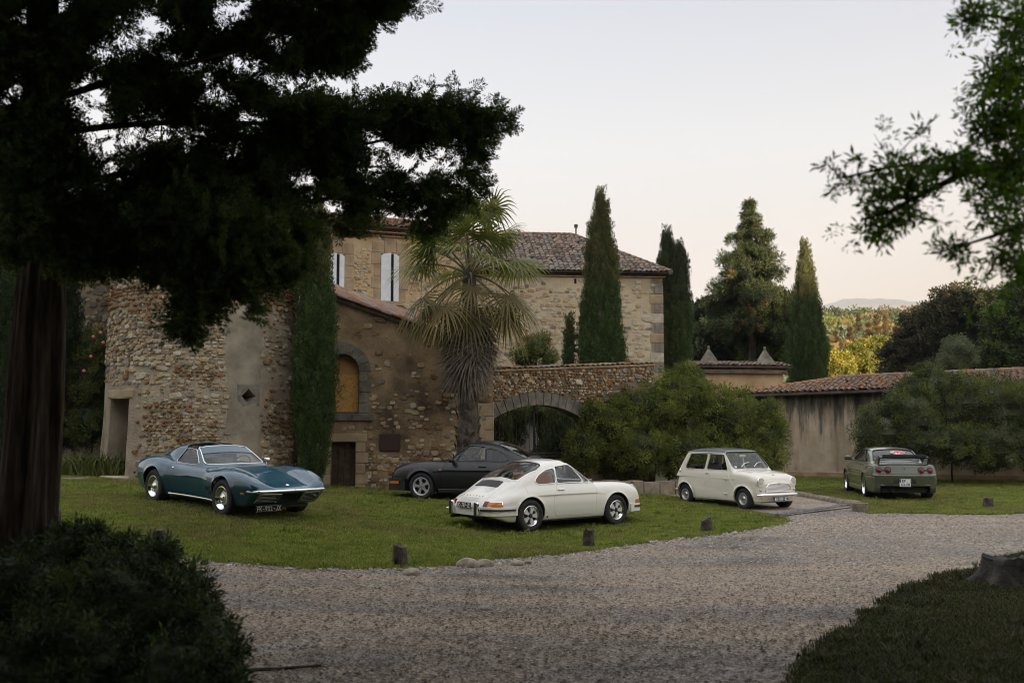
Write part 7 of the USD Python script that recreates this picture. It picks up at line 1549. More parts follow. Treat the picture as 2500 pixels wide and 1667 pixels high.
        p0 = np.stack([np.full(24, -2.9), s * np.linspace(.22, .74, 24), np.full(24, .545)], 1); q, n = Fd.hit(p0, (1, 0, 0)); q = q + n * .03
        q = np.vstack([q, q[-1] + np.array([[.10, s * .075, 0], [.24, s * .115, 0]])])
        obj('rear_bumper', tube(q, .033, 10), 'chrome', t, smooth=50)
        # grille frame, bars and lamp
        y0, y1 = s * .235, s * .635
        fr = np.array([(1.0, y0, .475), (1.0, y1, .475), (1.0, y1 * .99, .36), (1.0, y0, .355)])
        gr = obj('grille', bx(1.93, 1.96, min(y0, y1), max(y0, y1), .30, .475), 'cabin_dark', t)
        def xat(y, z): return 2.26 - .20 * y * y - 1.1 * max(.50 - z, 0)
        ys = np.linspace(y0, y1, 12)
        path = [(xat(y, .472), y, .472) for y in ys] + [(xat(y, .312), y, .312) for y in ys[::-1]]
        obj('grille_frame', tube(np.array(path), .010, 6, closed=True), 'chrome', gr, smooth=50)
        for k in range(5):
            zz = .335 + .028 * k; obj('grille_bar', tube([(xat(y, zz) - .035, y, zz) for y in ys], .0045, 5), 'silver_wheel', gr)
        c = (xat(s * .555, .395) - .02, s * .56, .395); obj('parking_lamp', lathe([(1e-3, .02), (.028, .014), (.036, 0), (.036, -.02)][::-1], 20).apply_transform(trimesh.transformations.rotation_matrix(-math.pi / 2, (0, 0, 1))).apply_translation(c), 'clear_lens', gr, smooth=40)
        seat(t, -.36, s * .34, .42, 'black_leather', .52)
    obj('centre_grille', cat(bx(1.90, 1.94, -.20, .20, .30, .475)), 'cabin_dark', t)
    for k in range(4): obj('grille_bar', tube([(2.08, -.2, .335 + .035 * k), (2.08, .2, .335 + .035 * k)], .0045, 5), 'satin_black', t)
    obj('nose_emblem', lathe([(1e-3, .006), (.028, .005), (.034, 0)][::-1], 24).apply_transform(trimesh.transformations.rotation_matrix(math.pi / 2, (1, 0, 0))).apply_transform(frame_at(Fd.hit([(2.03, 0, 1.0)], (0, 0, -1))[0][0], (.35, 0, 1), (1, 0, 0))), 'chrome', t)
    obj('interior_mirror', rbox(.02, .21, .055, .009, 2).apply_translation((-.16, 0, 1.10)), 'reflector', t, smooth=40)
    obj('wing_mirror', cat(rbox(.07, .13, .085, .03, 3).apply_translation((.14, .80, .91)), rbox(.03, .03, .10, .01, 2).apply_translation((.15, .78, .85))), 'chrome', t, smooth=40)
    obj('underbody', cat(bx(-1.95, 1.9, -.50, .50, .19, .40), bx(-.78, .78, -.60, .60, .20, .36)), 'cabin_dark', t)
    obj('cabin_floor', cat(bx(-1.05, .55, -.66, .66, .34, .40), bx(-1.08, -1.0, -.62, .62, .36, .84)), 'cabin_dark', t)
    obj('dashboard', rbox(.26, 1.2, .16, .05, 3).apply_translation((.24, 0, .765)), 'cabin_dark', t, smooth=40)
    steering(t, -.04, .34, .82)
    for sx in (1, -1):
        for s in (1, -1): wheel_well(t, sx * A, s, R + .012, .392, .52, .77); wheel(t, sx * A, s * .735, R, .205, .225, s, 'rally')
    plate('FK-911-JX', .52, .11, t, frame_at((2.08, -.40, .215), (1, -.05, -.02)), lh=.075, ink='silver_wheel')
    return t
# ------------------------------------------------------------------ the small saloon
car_paint('old_english_white_paint', (.74, .70, .59), 0.28); car_paint('black_roof_paint', (.010, .011, .017), 0.4, 0.0, .25)
def mini_field():
    A, Rw = 1.018, .25
    zc = curve((-1.8, .74), (-1.45, .86), (-1.3, .90), (0, .9), (.55, .93), (.8, .905), (1.05, .865), (1.25, .82), (1.38, .77), (1.46, .70), (1.6, .5))
    zf = curve((-1.8, .70), (-1.45, .80), (-1.3, .86), (-.9, .875), (.4, .885), (.8, .875), (1.05, .845), (1.25, .80), (1.38, .75), (1.46, .68), (1.6, .45))
    w = curve((-1.8, .45), (-1.5, .61), (-1.35, .665), (-1.0, .692), (0, .70), (.8, .695), (1.1, .685), (1.3, .66), (1.42, .615), (1.6, .42))
    sec = curve((.0, .90), (.16, .93), (.3, .975), (.45, 1.0), (.6, .995), (.75, .97), (.9, .925), (1.3, .85))
    def fn(x, y, z):
        ay = np.abs(y); W = w(x)
        for ax_ in (A, -A):
            r = np.hypot(x - ax_, z - Rw); W = W + .018 * np.exp(-((r - .30) / .035) ** 2)
        top = zf(x) + (zc(x) - zf(x)) * sstep(.58, .25, ay)
        # the head lamps stand in pods on the wing fronts
        dt = (z - top) * .95; ds = ay - W * sec(z)
        dn = x - (1.475 - .13 * ay ** 2 - .35 * np.maximum(z - .60, 0) - .25 * np.maximum(.38 - z, 0))
        dr = -x - (1.485 - .18 * ay ** 2 - .28 * np.maximum(z - .45, 0) - .4 * np.maximum(.34 - z, 0))
        db = .175 - z
        b = smax(smax(dt, ds, .12), db, .04); b = smax(smax(b, dn, .10), dr, .12)
        pod = np.hypot(np.hypot(ay - .515, z - .655), np.maximum(1.32 - x, 0) * .35) - .105; pod = smax(pod, x - 1.435, .03); pod = np.maximum(pod, .9 - x)
        b = smin(b, pod, .06)
        zr = np.interp(x, [-1.4, -1.2, -.9, -.5, -.1, .2, .4, .7], [1.28, 1.345, 1.388, 1.405, 1.40, 1.375, 1.34, 1.24])
        gs = (ay - (.640 - .26 * (z - .86) - .5 * np.maximum(z - 1.29, 0) ** 1.5)) * .96
        gr = (z - (zr - .035 * (ay / .5) ** 2)) * .98
        gw = ((x - .66 + .10 * ay ** 2) + (z - .90) * .90) * .74
        gb = (-x - (1.375 - .10 * ay ** 2 - (z - .86) * .52)) * .88
        g = smax(smax(smax(gs, gr, .09), gw, .05), gb, .09); g = np.maximum(g, .7 - z)
        return smin(b, g, .035)
    return fn

def make_small_saloon(loc, rz):
    t = thing('small_saloon_car', 'small cream saloon with black roof and bright slatted grille, on the gravel bay', 'car', loc, rz)
    Fd = Field(mini_field(), (-1.65, -.8, .1), (1.65, .8, 1.42), .02); A, R = 1.018, .252
    shell = Fd.layer(0, .024); glass = Fd.layer(.008, .013); paint = 'old_english_white_paint'
    dw = rpoly([(.47, .89), (.255, 1.255), (-.245, 1.265), (-.29, .89)], .035)
    qw = rpoly([(-.35, .89), (-.31, 1.265), (-.95, 1.255), (-1.09, .89)], .05)
    ws = rpoly([(-.575, .935), (.575, .935), (.50, 1.305), (-.50, 1.305)], .055)
    bw = rpoly([(-.48, .97), (.48, .97), (.42, 1.26), (-.42, 1.26)], .05)
    wins = [prism(dw, .2, 1.), prism(qw, .2, 1.), prism(dw, -1., -.2), prism(qw, -1., -.2)]
    wsP, bwP = prism(ws, .0, 1.2, 'yz'), prism(bw, -1.6, -.95, 'yz')
    arches = [m3.Manifold.cylinder(.4, .288, .288, 48).rotate((90, 0, 0)).translate((sx * A, s * .46 + (.4 if s > 0 else 0), R + .01)) for sx in (1, -1) for s in (1, -1)]
    roofc = m3.Manifold.cube((3, 2, .6)).translate((-1.6, -1, 1.288))
    # the roof turns black a hand below its edge, above the gutter
    body = shell - m3.Manifold.batch_boolean(wins + [wsP, bwP] + arches, m3.OpType.Add)
    door = Polygon([(.475, .885), (-.305, .885), (-.305, .30), (-.25, .235), (.40, .225), (.46, .27), (.475, .6)])
    bon = Polygon([(.66, .50), (.66, -.50), (1.0, -.40), (1.30, -.36), (1.415, -.36), (1.415, .36), (1.30, .36), (1.0, .40)])
    bonP = prism(bon, .6, 1.2, 'xy')
    rest = body - prism(door, .4, 1.) - prism(door, -1., -.4) - roofc - bonP
    emit('body', rest, paint, t); emit('roof_panel', body ^ roofc, 'black_roof_paint', t); emit('bonnet', body ^ prism(bon.buffer(-.003), .6, 1.2, 'xy'), paint, t)
    for s in (1, -1):
        g = door.buffer(-.003); d = emit('door', body ^ (prism(g, .4, 1.) if s > 0 else prism(g, -1., -.4)), paint, t)
        q, n = Fd.hit([(-.20, s * 1., .80)], (0, -s, 0)); obj('door_handle', cat(rbox(.12, .02, .02, .009, 2).apply_translation((0, 0, .014)), rbox(.035, .035, .03, .012, 2).apply_translation((s * .05, 0, 0))).apply_transform(frame_at(q[0], n[0])), 'chrome', d, smooth=40)
        for zz in (.69, .34):
            q, n = Fd.hit([(.45, s * 1., zz)], (0, -s, 0)); obj('door_hinge', tube([q[0] + n[0] * .004 + np.array([dx, 0, 0]) for dx in (-.075, 0, .075)], [.006, .014, .006], 8), paint, d, smooth=50)
        # body seam down the front wing
        q, n = Fd.hit(np.stack([.50 + .18 * sstep(.85, .50, np.linspace(.80, .50, 20)), np.full(20, s * 1.), np.linspace(.80, .50, 20)], 1), (0, -s, 0))
        obj('wing_seam', tube(q + n * .001, .007, 6), paint, t, smooth=50)
        for sx in (1, -1):   # wheel arch mouldings
            an = np.linspace(math.radians(-8), math.radians(188), 30)
            q, n = Fd.hit(np.stack([sx * A + .292 * np.cos(an), np.full(30, s * 1.), R + .01 + .292 * np.sin(an)], 1), (0, -s, 0)); ok = np.abs(q[:, 1]) > .5
            if ok.sum() > 5: obj('arch_moulding', tube((q + n * .004)[ok], .009, 6), 'chrome', t, smooth=50)
        an = np.linspace(-1, 1, 40)
        p = Polygon([(-1.2, .9), (-.98, 1.262), (.22, 1.262), (.4, 1.0), (.22, 1.27), (-.98, 1.27)])
        q, n = Fd.hit(np.stack([np.linspace(-1.08, .22, 40), np.full(40, s * 1.), np.full(40, 1.292)], 1), (0, -s, 0)); obj('gutter', tube(q + n * .006, .012, 6), paint, t, smooth=50)
        for p_, nm in ((dw, 'door_window_frame'), (qw, 'quarter_window_frame')):
            obj(nm, trim_side(Fd, p_.buffer(.004), s, .008), paint, t, smooth=50)
        q, n = Fd.hit([(2., s * .515, .655)], (-1, 0, 0)); M = frame_at(q[0] + np.array([-.015, 0, 0]), (1, s * .05, .04))
        Rx = trimesh.transformations.rotation_matrix(math.pi / 2, (1, 0, 0))
        hl = obj('headlight', lathe([(1e-3, .040), (.03, .037), (.06, .027), (.08, .010), (.084, 0), (.084, -.04)][::-1], 32).apply_transform(Rx).apply_transform(M), 'clear_lens', t, smooth=40)
        obj('reflector', lathe([(1e-3, -.03), (.04, -.022), (.078, .004)][::-1], 32).apply_transform(Rx).apply_transform(M), 'reflector', hl, smooth=40)
        an = np.linspace(0, 2 * np.pi, 36, endpoint=False); obj('headlight_ring', tube(np.stack([.092 * np.cos(an), .092 * np.sin(an), np.zeros(36)], 1), .014, 8, closed=True).apply_transform(M), 'chrome', hl, smooth=50)
        q, n = Fd.hit([(2., s * .53, .465)], (-1, 0, 0)); obj('turn_lamp', lathe([(1e-3, .03), (.02, .025), (.034, .006), (.038, 0)][::-1], 20).apply_transform(Rx).apply_transform(frame_at(q[0], n[0])), 'silver_wheel', t, smooth=40)
        q, n = Fd.hit([(-2., s * .55, .60)], (1, 0, 0)); obj('tail_lamp', rbox(.10, .19, .05, .02, 2).apply_transform(frame_at(q[0], n[0])), 'red_lens', t, smooth=40)
        seat(t, -.12, s * .31, .50, 'black_leather', .56)
        for xx in (.10, -.30) if s > 0 else ():
            pass
    emit_names = ['door_window', 'quarter_window'] * 2
    for nm, wn in zip(emit_names, wins): emit(nm, glass ^ wn, 'car_glass', t)
    emit('windscreen', glass ^ wsP, 'car_glass', t); emit('rear_window', glass ^ bwP, 'car_glass', t)
    obj('windscreen_seal', trim_front(Fd, ws.buffer(.006), .012), 'black_rubber', t, smooth=50); obj('windscreen_moulding', trim_front(Fd, ws.buffer(.014), .006, off=.008), 'chrome', t, smooth=50)
    obj('rear_window_seal', trim_front(Fd, bw.buffer(.006), .012, -1, -1.2), 'black_rubber', t, smooth=50)
    # grille with its slats, badge, bumper, plate, wipers, badges
    top = np.array([(-.385, .565), (-.33, .60), (0, .63), (.33, .60), (.385, .565)])
    gp = Polygon([(-.30, .60), (0, .625), (.30, .60), (.375, .53), (.40, .475), (.385, .425), (-.385, .425), (-.40, .475), (-.375, .53)])
    def xg(y, z): return 1.475 - .13 * y * y - .35 * max(z - .60, 0) + .004
    gr = obj('grille', trimesh.Trimesh(*[np.asarray(a) for a in (lambda m: (m.vert_properties[:, :3], m.tri_verts))(prism(gp, 1.42, 1.445, 'yz').to_mesh())], process=False), 'satin_black', t)
    for k in range(9):
        z = .445 + .019 * k; cut = gp.intersection(LineString([(-1, z), (1, z)])); y0, y1 = cut.bounds[0], cut.bounds[2]
        ys = np.linspace(y0, y1, 16); bow = .028 * (1 - (ys / .4) ** 2) * (k / 8.0)
        obj('grille_slat', tube([(xg(y, z) + .005, y, z + .0 * b) for y, b in zip(ys, bow)], .0085, 6, flat=(.8, 1)), 'chrome', gr, smooth=50)
    e = poly_pts(gp, .02); obj('grille_frame', tube([(xg(y, z) + .004, y, z) for y, z in e], .014, 8, closed=True), 'chrome', gr, smooth=50)
    q, n = Fd.hit([(1.30, 0, 1.2)], (0, 0, -1)); obj('bonnet_badge', rbox(.05, .035, .012, .005, 2).apply_transform(frame_at(q[0], n[0], (1, 0, 0))), 'black_trim', t)
    obj('grille_badge', rbox(.02, .08, .02, .006, 2).apply_translation((1.485, 0, .59)), 'black_trim', gr)
    for sg, nm in ((1, 'front_bumper'), (-1, 'rear_bumper')):
        ys = np.linspace(-.66, .66, 50); x = sg * (1.535 - .14 * ys ** 2 - .9 * np.maximum(np.abs(ys) - .56, 0) ** 1.5)
        obj(nm, tube(np.stack([x, ys, np.full(50, .350) + .0 * ys], 1), np.r_[np.linspace(.02, .04, 6), np.full(38, .042), np.linspace(.04, .02, 6)], 10, flat=(.55, 1)), 'chrome', t, smooth=50)
    obj('front_valance', cat(rbox(.06, 1.0, .10, .025, 2).apply_translation((1.42, 0, .30))), paint, t, smooth=40)
    plate('AV-599-BZ', .46, .105, t, frame_at((1.555, -.02, .262), (1, 0, .10)), lh=.066)
    for yy in (.06, -.34):
        q, n = Fd.hit([(2., yy, .95)], (-1, 0, 0)); q2, n2 = Fd.hit([(2., yy + .16, 1.03)], (-1, 0, 0)); q3, n3 = Fd.hit([(2., yy + .34, 1.06)], (-1, 0, 0))
        obj('wiper', tube([q[0] + n[0] * .03, q2[0] + n2[0] * .03, q3[0] + n3[0] * .02], [.010, .010, .008], 6), 'chrome', t)
    obj('interior_mirror', rbox(.02, .20, .06, .009, 2).apply_translation((.30, 0, 1.22)), 'silver_wheel', t, smooth=40)
    q, n = Fd.hit([(2., -.46, .98)], (-1, 0, 0)); obj('licence_sticker', rbox(.06, .06, .003, .001, 2).apply_transform(frame_at(q[0] - n[0] * .016, n[0])), 'white_plate', t)
    obj('underbody', cat(bx(-1.3, 1.36, -.40, .40, .17, .34), bx(-.72, .72, -.62, .62, .17, .32)), 'cabin_dark', t)
    obj('cabin_floor', cat(bx(-1.15, .7, -.58, .58, .32, .38), bx(.60, .70, -.56, .56, .36, .84), bx(-1.3, -1.12, -.55, .55, .36, .84)), 'cabin_dark', t)
    obj('rear_seat', cat(rbox(.42, 1.0, .16, .05, 3).apply_translation((-.80, 0, .52)), rbox(.12, 1.0, .46, .05, 3).apply_translation((-1.02, 0, .74))), 'black_leather', t, smooth=40)
    obj('dashboard', rbox(.20, 1.1, .10, .04, 3).apply_translation((.54, 0, .84)), 'cabin_dark', t, smooth=40)
    steering(t, .28, -.30, .86, .19, .75)
    q, n = Fd.hit([(-1.30, 0, 1.5)], (0, 0, -1)); obj('boot_handle', rbox(.05, .10, .04, .015, 2).apply_translation((-1.47, -.1, .80)), 'chrome', t, smooth=40)
    q, n = Fd.hit([(-1.22, -1., .83)], (0, 1, 0)); obj('filler_cap', lathe([(1e-3, .04), (.026, .036), (.034, .02), (.03, 0)][::-1], 20).apply_transform(trimesh.transformations.rotation_matrix(math.pi / 2, (1, 0, 0))).apply_transform(frame_at(q[0], (-.6, -.8, .1))), 'chrome', t, smooth=40)
    for sx in (1, -1):
        for s in (1, -1): wheel_well(t, sx * A, s, R + .01, .294, .42, .64); wheel(t, sx * A, s * .612, R, .135, .165, s, 'steel')
    return t
# ------------------------------------------------------------------ the green-grey wide coupe
car_paint('olive_grey_paint', (.070, .078, .050), 0.30, 0.35)
def gtr_field():
    A, Rw = 1.3075, .322
    zc = curve((-2.5, .90), (-2.2, .925), (-1.5, .965), (-1.2, .97), (.75, .95), (1.0, .925), (1.5, .86), (2.0, .77), (2.2, .70), (2.4, .5))
    zf = curve((-2.5, .86), (-2.2, .895), (-1.5, .925), (.6, .92), (1.0, .90), (1.5, .85), (2.0, .76), (2.2, .70), (2.4, .5))
    w = curve((-2.5, .60), (-2.22, .79), (-1.9, .84), (-1.3, .87), (-.6, .835), (.5, .835), (1.3, .87), (1.8, .84), (2.15, .74), (2.4, .5))
    sec = curve((.0, .92), (.2, .96), (.4, .99), (.55, 1.0), (.68, .995), (.8, .965), (.9, .93), (1.3, .85))
    def fn(x, y, z):
        ay = np.abs(y); W = w(x)
        for ax_ in (A, -A):
            r = np.hypot(x - ax_, z - Rw); W = W + .02 * np.exp(-((r - .37) / .06) ** 2)
        W = W - .012 * np.exp(-((z - .60) / .012) ** 2)
        top = zc(x) + (zf(x) - zc(x)) * sstep(.3, .8, ay)
        dt = (z - top) * .97; ds = ay - W * sec(z)
        dn = x - (2.27 - .25 * ay ** 2 - .5 * np.maximum(z - .5, 0)); 
        dr = -x - (2.24 - .10 * ay ** 2 - .30 * np.maximum(z - .66, 0) + .035 * sstep(.68, .63, z) - .25 * np.maximum(.30 - z, 0))
        db = .175 - z
        b = smax(smax(dt, ds, .08), db, .04); b = smax(smax(b, dn, .10), dr, .06)
        zr = np.interp(x, [-2.0, -1.6, -1.4, -1.1, -.8, -.5, -.2, .1, .4, .8], [.6, .88, 1.0, 1.16, 1.282, 1.325, 1.342, 1.335, 1.30, 1.2])
        gs = (ay - (.735 - .44 * (z - .92) - .05 * sstep(-.6, -1.4, x))) * .92
        gr = (z - (zr - .045 * (ay / .55) ** 2)) * .92
        gw = ((x - .98 + .16 * ay ** 2) + (z - .93) * 1.65) * .52
        g = smax(smax(gs, gr, .07), gw, .05); g = np.maximum(g, .7 - z)
        return smin(b, g, .03)
    return fn

def make_wide_coupe(loc, rz):
    t = thing('wide_coupe', 'olive grey coupe with black rear wing and four round tail lamps on the far lawn', 'car', loc, rz)
    Fd = Field(gtr_field(), (-2.45, -1.0, .1), (2.45, 1.0, 1.42), .024); A, R = 1.3075, .322
    shell = Fd.layer(0, .026); glass = Fd.layer(.008, .013); paint = 'olive_grey_paint'
    dw = rpoly([(.74, .955), (.16, 1.255), (-.30, 1.265), (-.62, .955)], .03)
    qw = rpoly([(-.66, .955), (-.345, 1.262), (-.60, 1.235), (-1.0, .99), (-.98, .955)], .02)
    ws = rpoly([(-.62, .985), (.62, .985), (.52, 1.27), (-.52, 1.27)], .05)
    rw = rpoly([(-.80, .50), (-.80, -.50), (-1.36, -.60), (-1.36, .60)], .06)
    wins = [prism(dw, .2, 1.2), prism(qw, .2, 1.2), prism(dw, -1.2, -.2), prism(qw, -1.2, -.2)]
    wsP, rwP = prism(ws, .02, 1.4, 'yz'), prism(rw, .95, 1.6, 'xy')
    arches = [m3.Manifold.cylinder(.45, .352, .352, 48).rotate((90, 0, 0)).translate((sx * A, s * .60 + (.45 if s > 0 else 0), R + .006)) for sx in (1, -1) for s in (1, -1)]
    low = m3.Manifold.cube((.6, 1.24, .27)).translate((-2.5, -.62, .10))                 # opening under the rear bumper
    body = shell - m3.Manifold.batch_boolean(wins + [wsP, rwP, low] + arches, m3.OpType.Add)
    door = Polygon([(.78, .935), (-.60, .935), (-.66, .60), (-.60, .32), (.74, .32), (.78, .45)])
    trunk = prism(rpoly([(-.64, .665), (.64, .665), (.60, 1.1), (-.60, 1.1)], .02), -2.6, -1.43, 'yz')
    rest = body - prism(door, .4, 1.2) - prism(door, -1.2, -.4) - trunk
    emit('body', rest, paint, t); tk = emit('boot_lid', body ^ prism(rpoly([(-.636, .669), (.636, .669), (.596, 1.1), (-.596, 1.1)], .02), -2.6, -1.434, 'yz'), paint, t)
    for s in (1, -1):
        g = door.buffer(-.004); d = emit('door', body ^ (prism(g, .4, 1.2) if s > 0 else prism(g, -1.2, -.4)), paint, t)
        q, n = Fd.hit([(-.50, s * 1.2, .84)], (0, -s, 0)); obj('door_lock', rbox(.025, .025, .01, .004, 2).apply_transform(frame_at(q[0], n[0])), 'chrome', d)
        q, n = Fd.hit(np.stack([np.linspace(-.92, .92, 20), np.full(20, s * 1.2), np.full(20, .40)], 1), (0, -s, 0)); obj('side_moulding', tube(q + n * .002, .010, 6), paint, t, smooth=50)
        obj('sill_skirt', rbox(1.86, .07, .13, .025, 2).apply_translation((0, s * .815, .225)), paint, t, smooth=40)
        obj('wing_mirror', cat(rbox(.13, .20, .13, .04, 3).apply_translation((.52, s * .925, 1.01)), rbox(.08, .12, .04, .015, 2).apply_translation((.54, s * .81, .96))), paint, t, smooth=40)
        for p_, nm in ((dw, 'door_window_seal'), (qw, 'quarter_window_seal')): obj(nm, trim_side(Fd, p_.buffer(.003), s, .008), 'black_rubber', t, smooth=50)
        Rx = trimesh.transformations.rotation_matrix(math.pi / 2, (1, 0, 0))
        q, n = Fd.hit([(-3., s * .52, .765)], (1, 0, 0))
        panel = obj('lamp_panel', rbox(.40, .165, .016, .007, 2).apply_transform(frame_at(q[0], n[0])), 'olive_grey_paint', t, smooth=40)
        for yy, rr in ((.635, .068), (.415, .073)):
            q, n = Fd.hit([(-3., s * yy, .765)], (1, 0, 0)); M = frame_at(q[0] + n[0] * .008, n[0])
            l = obj('tail_lamp', lathe([(1e-3, .030), (rr * .5, .028), (rr * .92, .018), (rr, 0), (rr, -.02)][::-1], 32).apply_transform(Rx).apply_transform(M), 'red_lens', t, smooth=40)
            an = np.linspace(0, 2 * np.pi, 32, endpoint=False); obj('lamp_ring', tube(np.stack([(rr + .006) * np.cos(an), (rr + .006) * np.sin(an), np.zeros(32)], 1), .008, 6, closed=True).apply_transform(M), 'satin_black', l, smooth=50)
        q, n = Fd.hit([(-3., s * .525, .755)], (1, 0, 0)); obj('reverse_lamp', rbox(.045, .055, .03, .006, 2).apply_transform(frame_at(q[0], n[0])), 'satin_black', t)
        q, n = Fd.hit([(-3., s * .24, .485)], (1, 0, 0)); obj('plate_lamp', lathe([(1e-3, .02), (.016, .012), (.02, 0)][::-1], 14).apply_transform(Rx).apply_transform(frame_at(q[0] + n[0] * .012, n[0])), 'clear_lens', t)
        # wing legs
        obj('wing_leg', trimesh.Trimesh(*(lambda m: (m.vert_properties[:, :3], m.tri_verts))(prism([(-1.62, .93), (-2.06, .92), (-2.20, 1.085), (-2.02, 1.10), (-1.86, 1.05)], s * .615 - .022, s * .615 + .022).to_mesh()), process=False), paint, t)
        seat(t, -.15, s * .36, .50, 'grey_cloth', .66)
    ys = np.linspace(-.72, .72, 30)
    sec_ = np.array([(-2.26, 1.095), (-2.10, 1.125), (-1.98, 1.115), (-1.95, 1.095), (-2.10, 1.075), (-2.24, 1.07)])
    obj('rear_wing', trimesh.Trimesh(*(lambda m: (m.vert_properties[:, :3], m.tri_verts))(prism(sec_, -.61, .61).to_mesh()), process=False), 'satin_black', t, smooth=30)
    obj('wing_flap', rbox(.02, 1.10, .075, .006, 2).apply_translation((-2.245, 0, 1.135)), 'satin_black', t)
    for nm, wn in zip(['door_window', 'quarter_window'] * 2, wins): emit(nm, glass ^ wn, 'smoked_glass', t)
    emit('windscreen', glass ^ wsP, 'car_glass', t); emit('rear_window', glass ^ rwP, 'smoked_glass', t)
    obj('rear_window_seal', trim_top(Fd, rw.buffer(.004), .010), 'black_rubber', t, smooth=50)
    # rear details
    obj('plate_recess', rbox(.02, .56, .12, .006, 2).apply_translation((-2.262, 0, .485)), 'satin_black', t)
    M = frame_at((-2.285, .01, .445), (-1, 0, .03))
    pl = plate('', .275, .20, t, M, 'white_plate', 'black_ink', lines=[('EF', -.03, .048, .066), ('624-PW', .005, -.045, .066)])
    obj('blue_band', bx(-.137, -.105, .01, .098, .006, .0075).apply_transform(M), 'blue_band', pl)
    obj('boot_badge', rbox(.03, .04, .012, .004, 2).apply_transform(frame_at(*[a[0] for a in Fd.hit([(-3., 0, .80)], (1, 0, 0))])), 'satin_black', t)
    # round sticker in the rear window: red and white pattern
    q, n = Fd.hit([(-1.02, -.10, 1.6)], (0, 0, -1)); M = frame_at(q[0] + n[0] * .004, n[0], (0, 0, 1))
    def disk(rx, ry, z0, cx=0, cy=0): 
        d = trimesh.creation.cylinder(1.0, .002, sections=40); d.apply_scale((rx, ry, 1)); return d.apply_translation((cx, cy, z0)).apply_transform(M)
    st = obj('window_sticker', disk(.19, .125, .002), 'bright_red', t)
    rg = np.random.default_rng(5)
    for k in range(16):
        a = rg.uniform(0, 6.28); r_ = rg.uniform(.3, .8); obj('sticker_print', disk(rg.uniform(.012, .04), rg.uniform(.008, .022), .0035 + .0002 * k, .17 * r_ * math.cos(a), .11 * r_ * math.sin(a)), 'white_plate' if k % 4 else 'black_ink', st)
    ring = tube([(.187 * math.cos(a), .122 * math.sin(a), .004) for a in np.linspace(0, 2 * math.pi, 40, endpoint=False)], .006, 6, closed=True).apply_transform(M); obj('sticker_rim', ring, 'white_plate', st)
    obj('exhaust_pipe', tube([(-1.9, .30, .235), (-2.20, .30, .235)], .045, 16), 'satin_black', t, smooth=40)
    obj('rear_valance', rbox(.05, 1.25, .05, .02, 2).apply_translation((-2.225, 0, .375)), paint, t, smooth=40)
    obj('underbody', cat(bx(-2.1, 2.0, -.56, .56, .18, .40), bx(-.9, .9, -.74, .74, .19, .38)), 'cabin_dark', t)
    obj('cabin_floor', cat(bx(-1.2, 1.0, -.7, .7, .38, .44), bx(-1.45, -1.15, -.62, .62, .40, .93)), 'cabin_dark', t)
    obj('rear_seat', rbox(.14, 1.1, .5, .05, 3).apply_translation((-1.0, 0, .80)), 'grey_cloth', t, smooth=40)
    obj('dashboard', rbox(.3, 1.3, .18, .05, 3).apply_translation((.72, 0, .87)), 'cabin_dark', t, smooth=40)
    steering(t, .40, -.36, .88)
    for sx in (1, -1):
        for s in (1, -1): wheel_well(t, sx * A, s, R + .006, .358, .56, .78); wheel(t, sx * A, s * .755, R, .235, .235, s, 'mesh')
    return t
make_sports_car((-5.52, 19.34, .33), math.radians(-42.8), math.radians(2.6))
make_coupe('white_coupe', 'ivory white rear-engined coupe with bright trim, seen from behind on the lawn', (.77, 20.48, -.13), math.radians(38.1), False)
make_coupe('dark_coupe', 'dark grey coupe with five-spoke wheels, half hidden behind the ivory coupe', (-.76, 23.41, .20), math.radians(160.7), True)
make_small_saloon((5.44, 24.57, -.04), math.radians(-59.5))
make_wide_coupe((10.56, 28.33, -.01), math.radians(81.5))
# ------------------------------------------------------------------ posts, kerbs, low wall, stump
noisy('old_post', (.026, .021, .017), (.105, .084, .066), 9, .95, 8, .02, 30)
def post(label, px, top, bot, seed, w=.105, slope=.2, group=None):
    c = on_ground(px, bot); h = (bot - top) * c[1] / F; an = np.arange(14) * 2 * np.pi / 14; r = np.random.default_rng(seed); V = []
    lv = np.linspace(-.1, 1, 7)
    for t in lv: V.append(np.stack([np.cos(an), np.sin(an)], 1) * (w * (1.12 - .26 * max(t, 0)) * (1 + .10 * (2 * meshkit.fbm(np.stack([np.cos(an) * 1.5 + seed, np.sin(an) * 1.5, np.full(14, t * 2.)], 1)) - 1) + .05 * np.sin(an * 6 + seed)))[:, None])
    V = np.concatenate([np.c_[v, np.full(14, t * h)] for v, t in zip(V, lv)]); topr = V[-14:].copy(); V[-14:, 2] += slope * topr[:, 0] * .8 + r.normal(0, .010, 14); ctr = V[-14:].mean(0) + [0, 0, .012]; V = np.vstack([V, ctr]); i, j = np.meshgrid(np.arange(6), np.arange(14), indexing='ij'); j2 = (j + 1) % 14
    f = np.stack([i*14+j, i*14+j2, (i+1)*14+j2, (i+1)*14+j], -1).reshape(-1, 4); f = np.vstack([f[:, [0, 1, 2]], f[:, [0, 2, 3]], np.stack([84 + np.arange(14), 84 + (np.arange(14) + 1) % 14, np.full(14, 98)], 1)])
    p = obj('lawn_post', trimesh.Trimesh(V + c, f, process=False), 'old_post', None, smooth=50); tag(p, label, 'post', 'short weathered posts along the lawn edge')
post('short dark post on the lawn edge right of the dark foreground bush', 387, 1295, 1337, 1, .10); post('short grey post on the lawn edge below the nose of the blue sports car', 976, 1334, 1384, 2, .105, -.2); post('short post with a pale domed top below the ivory coupe front wheel', 1437, 1294, 1338, 3, .10, .1); post('short brown slanted-top post at the right of the near lawn, below the cream saloon', 1725, 1267, 1300, 4, .11, .5)
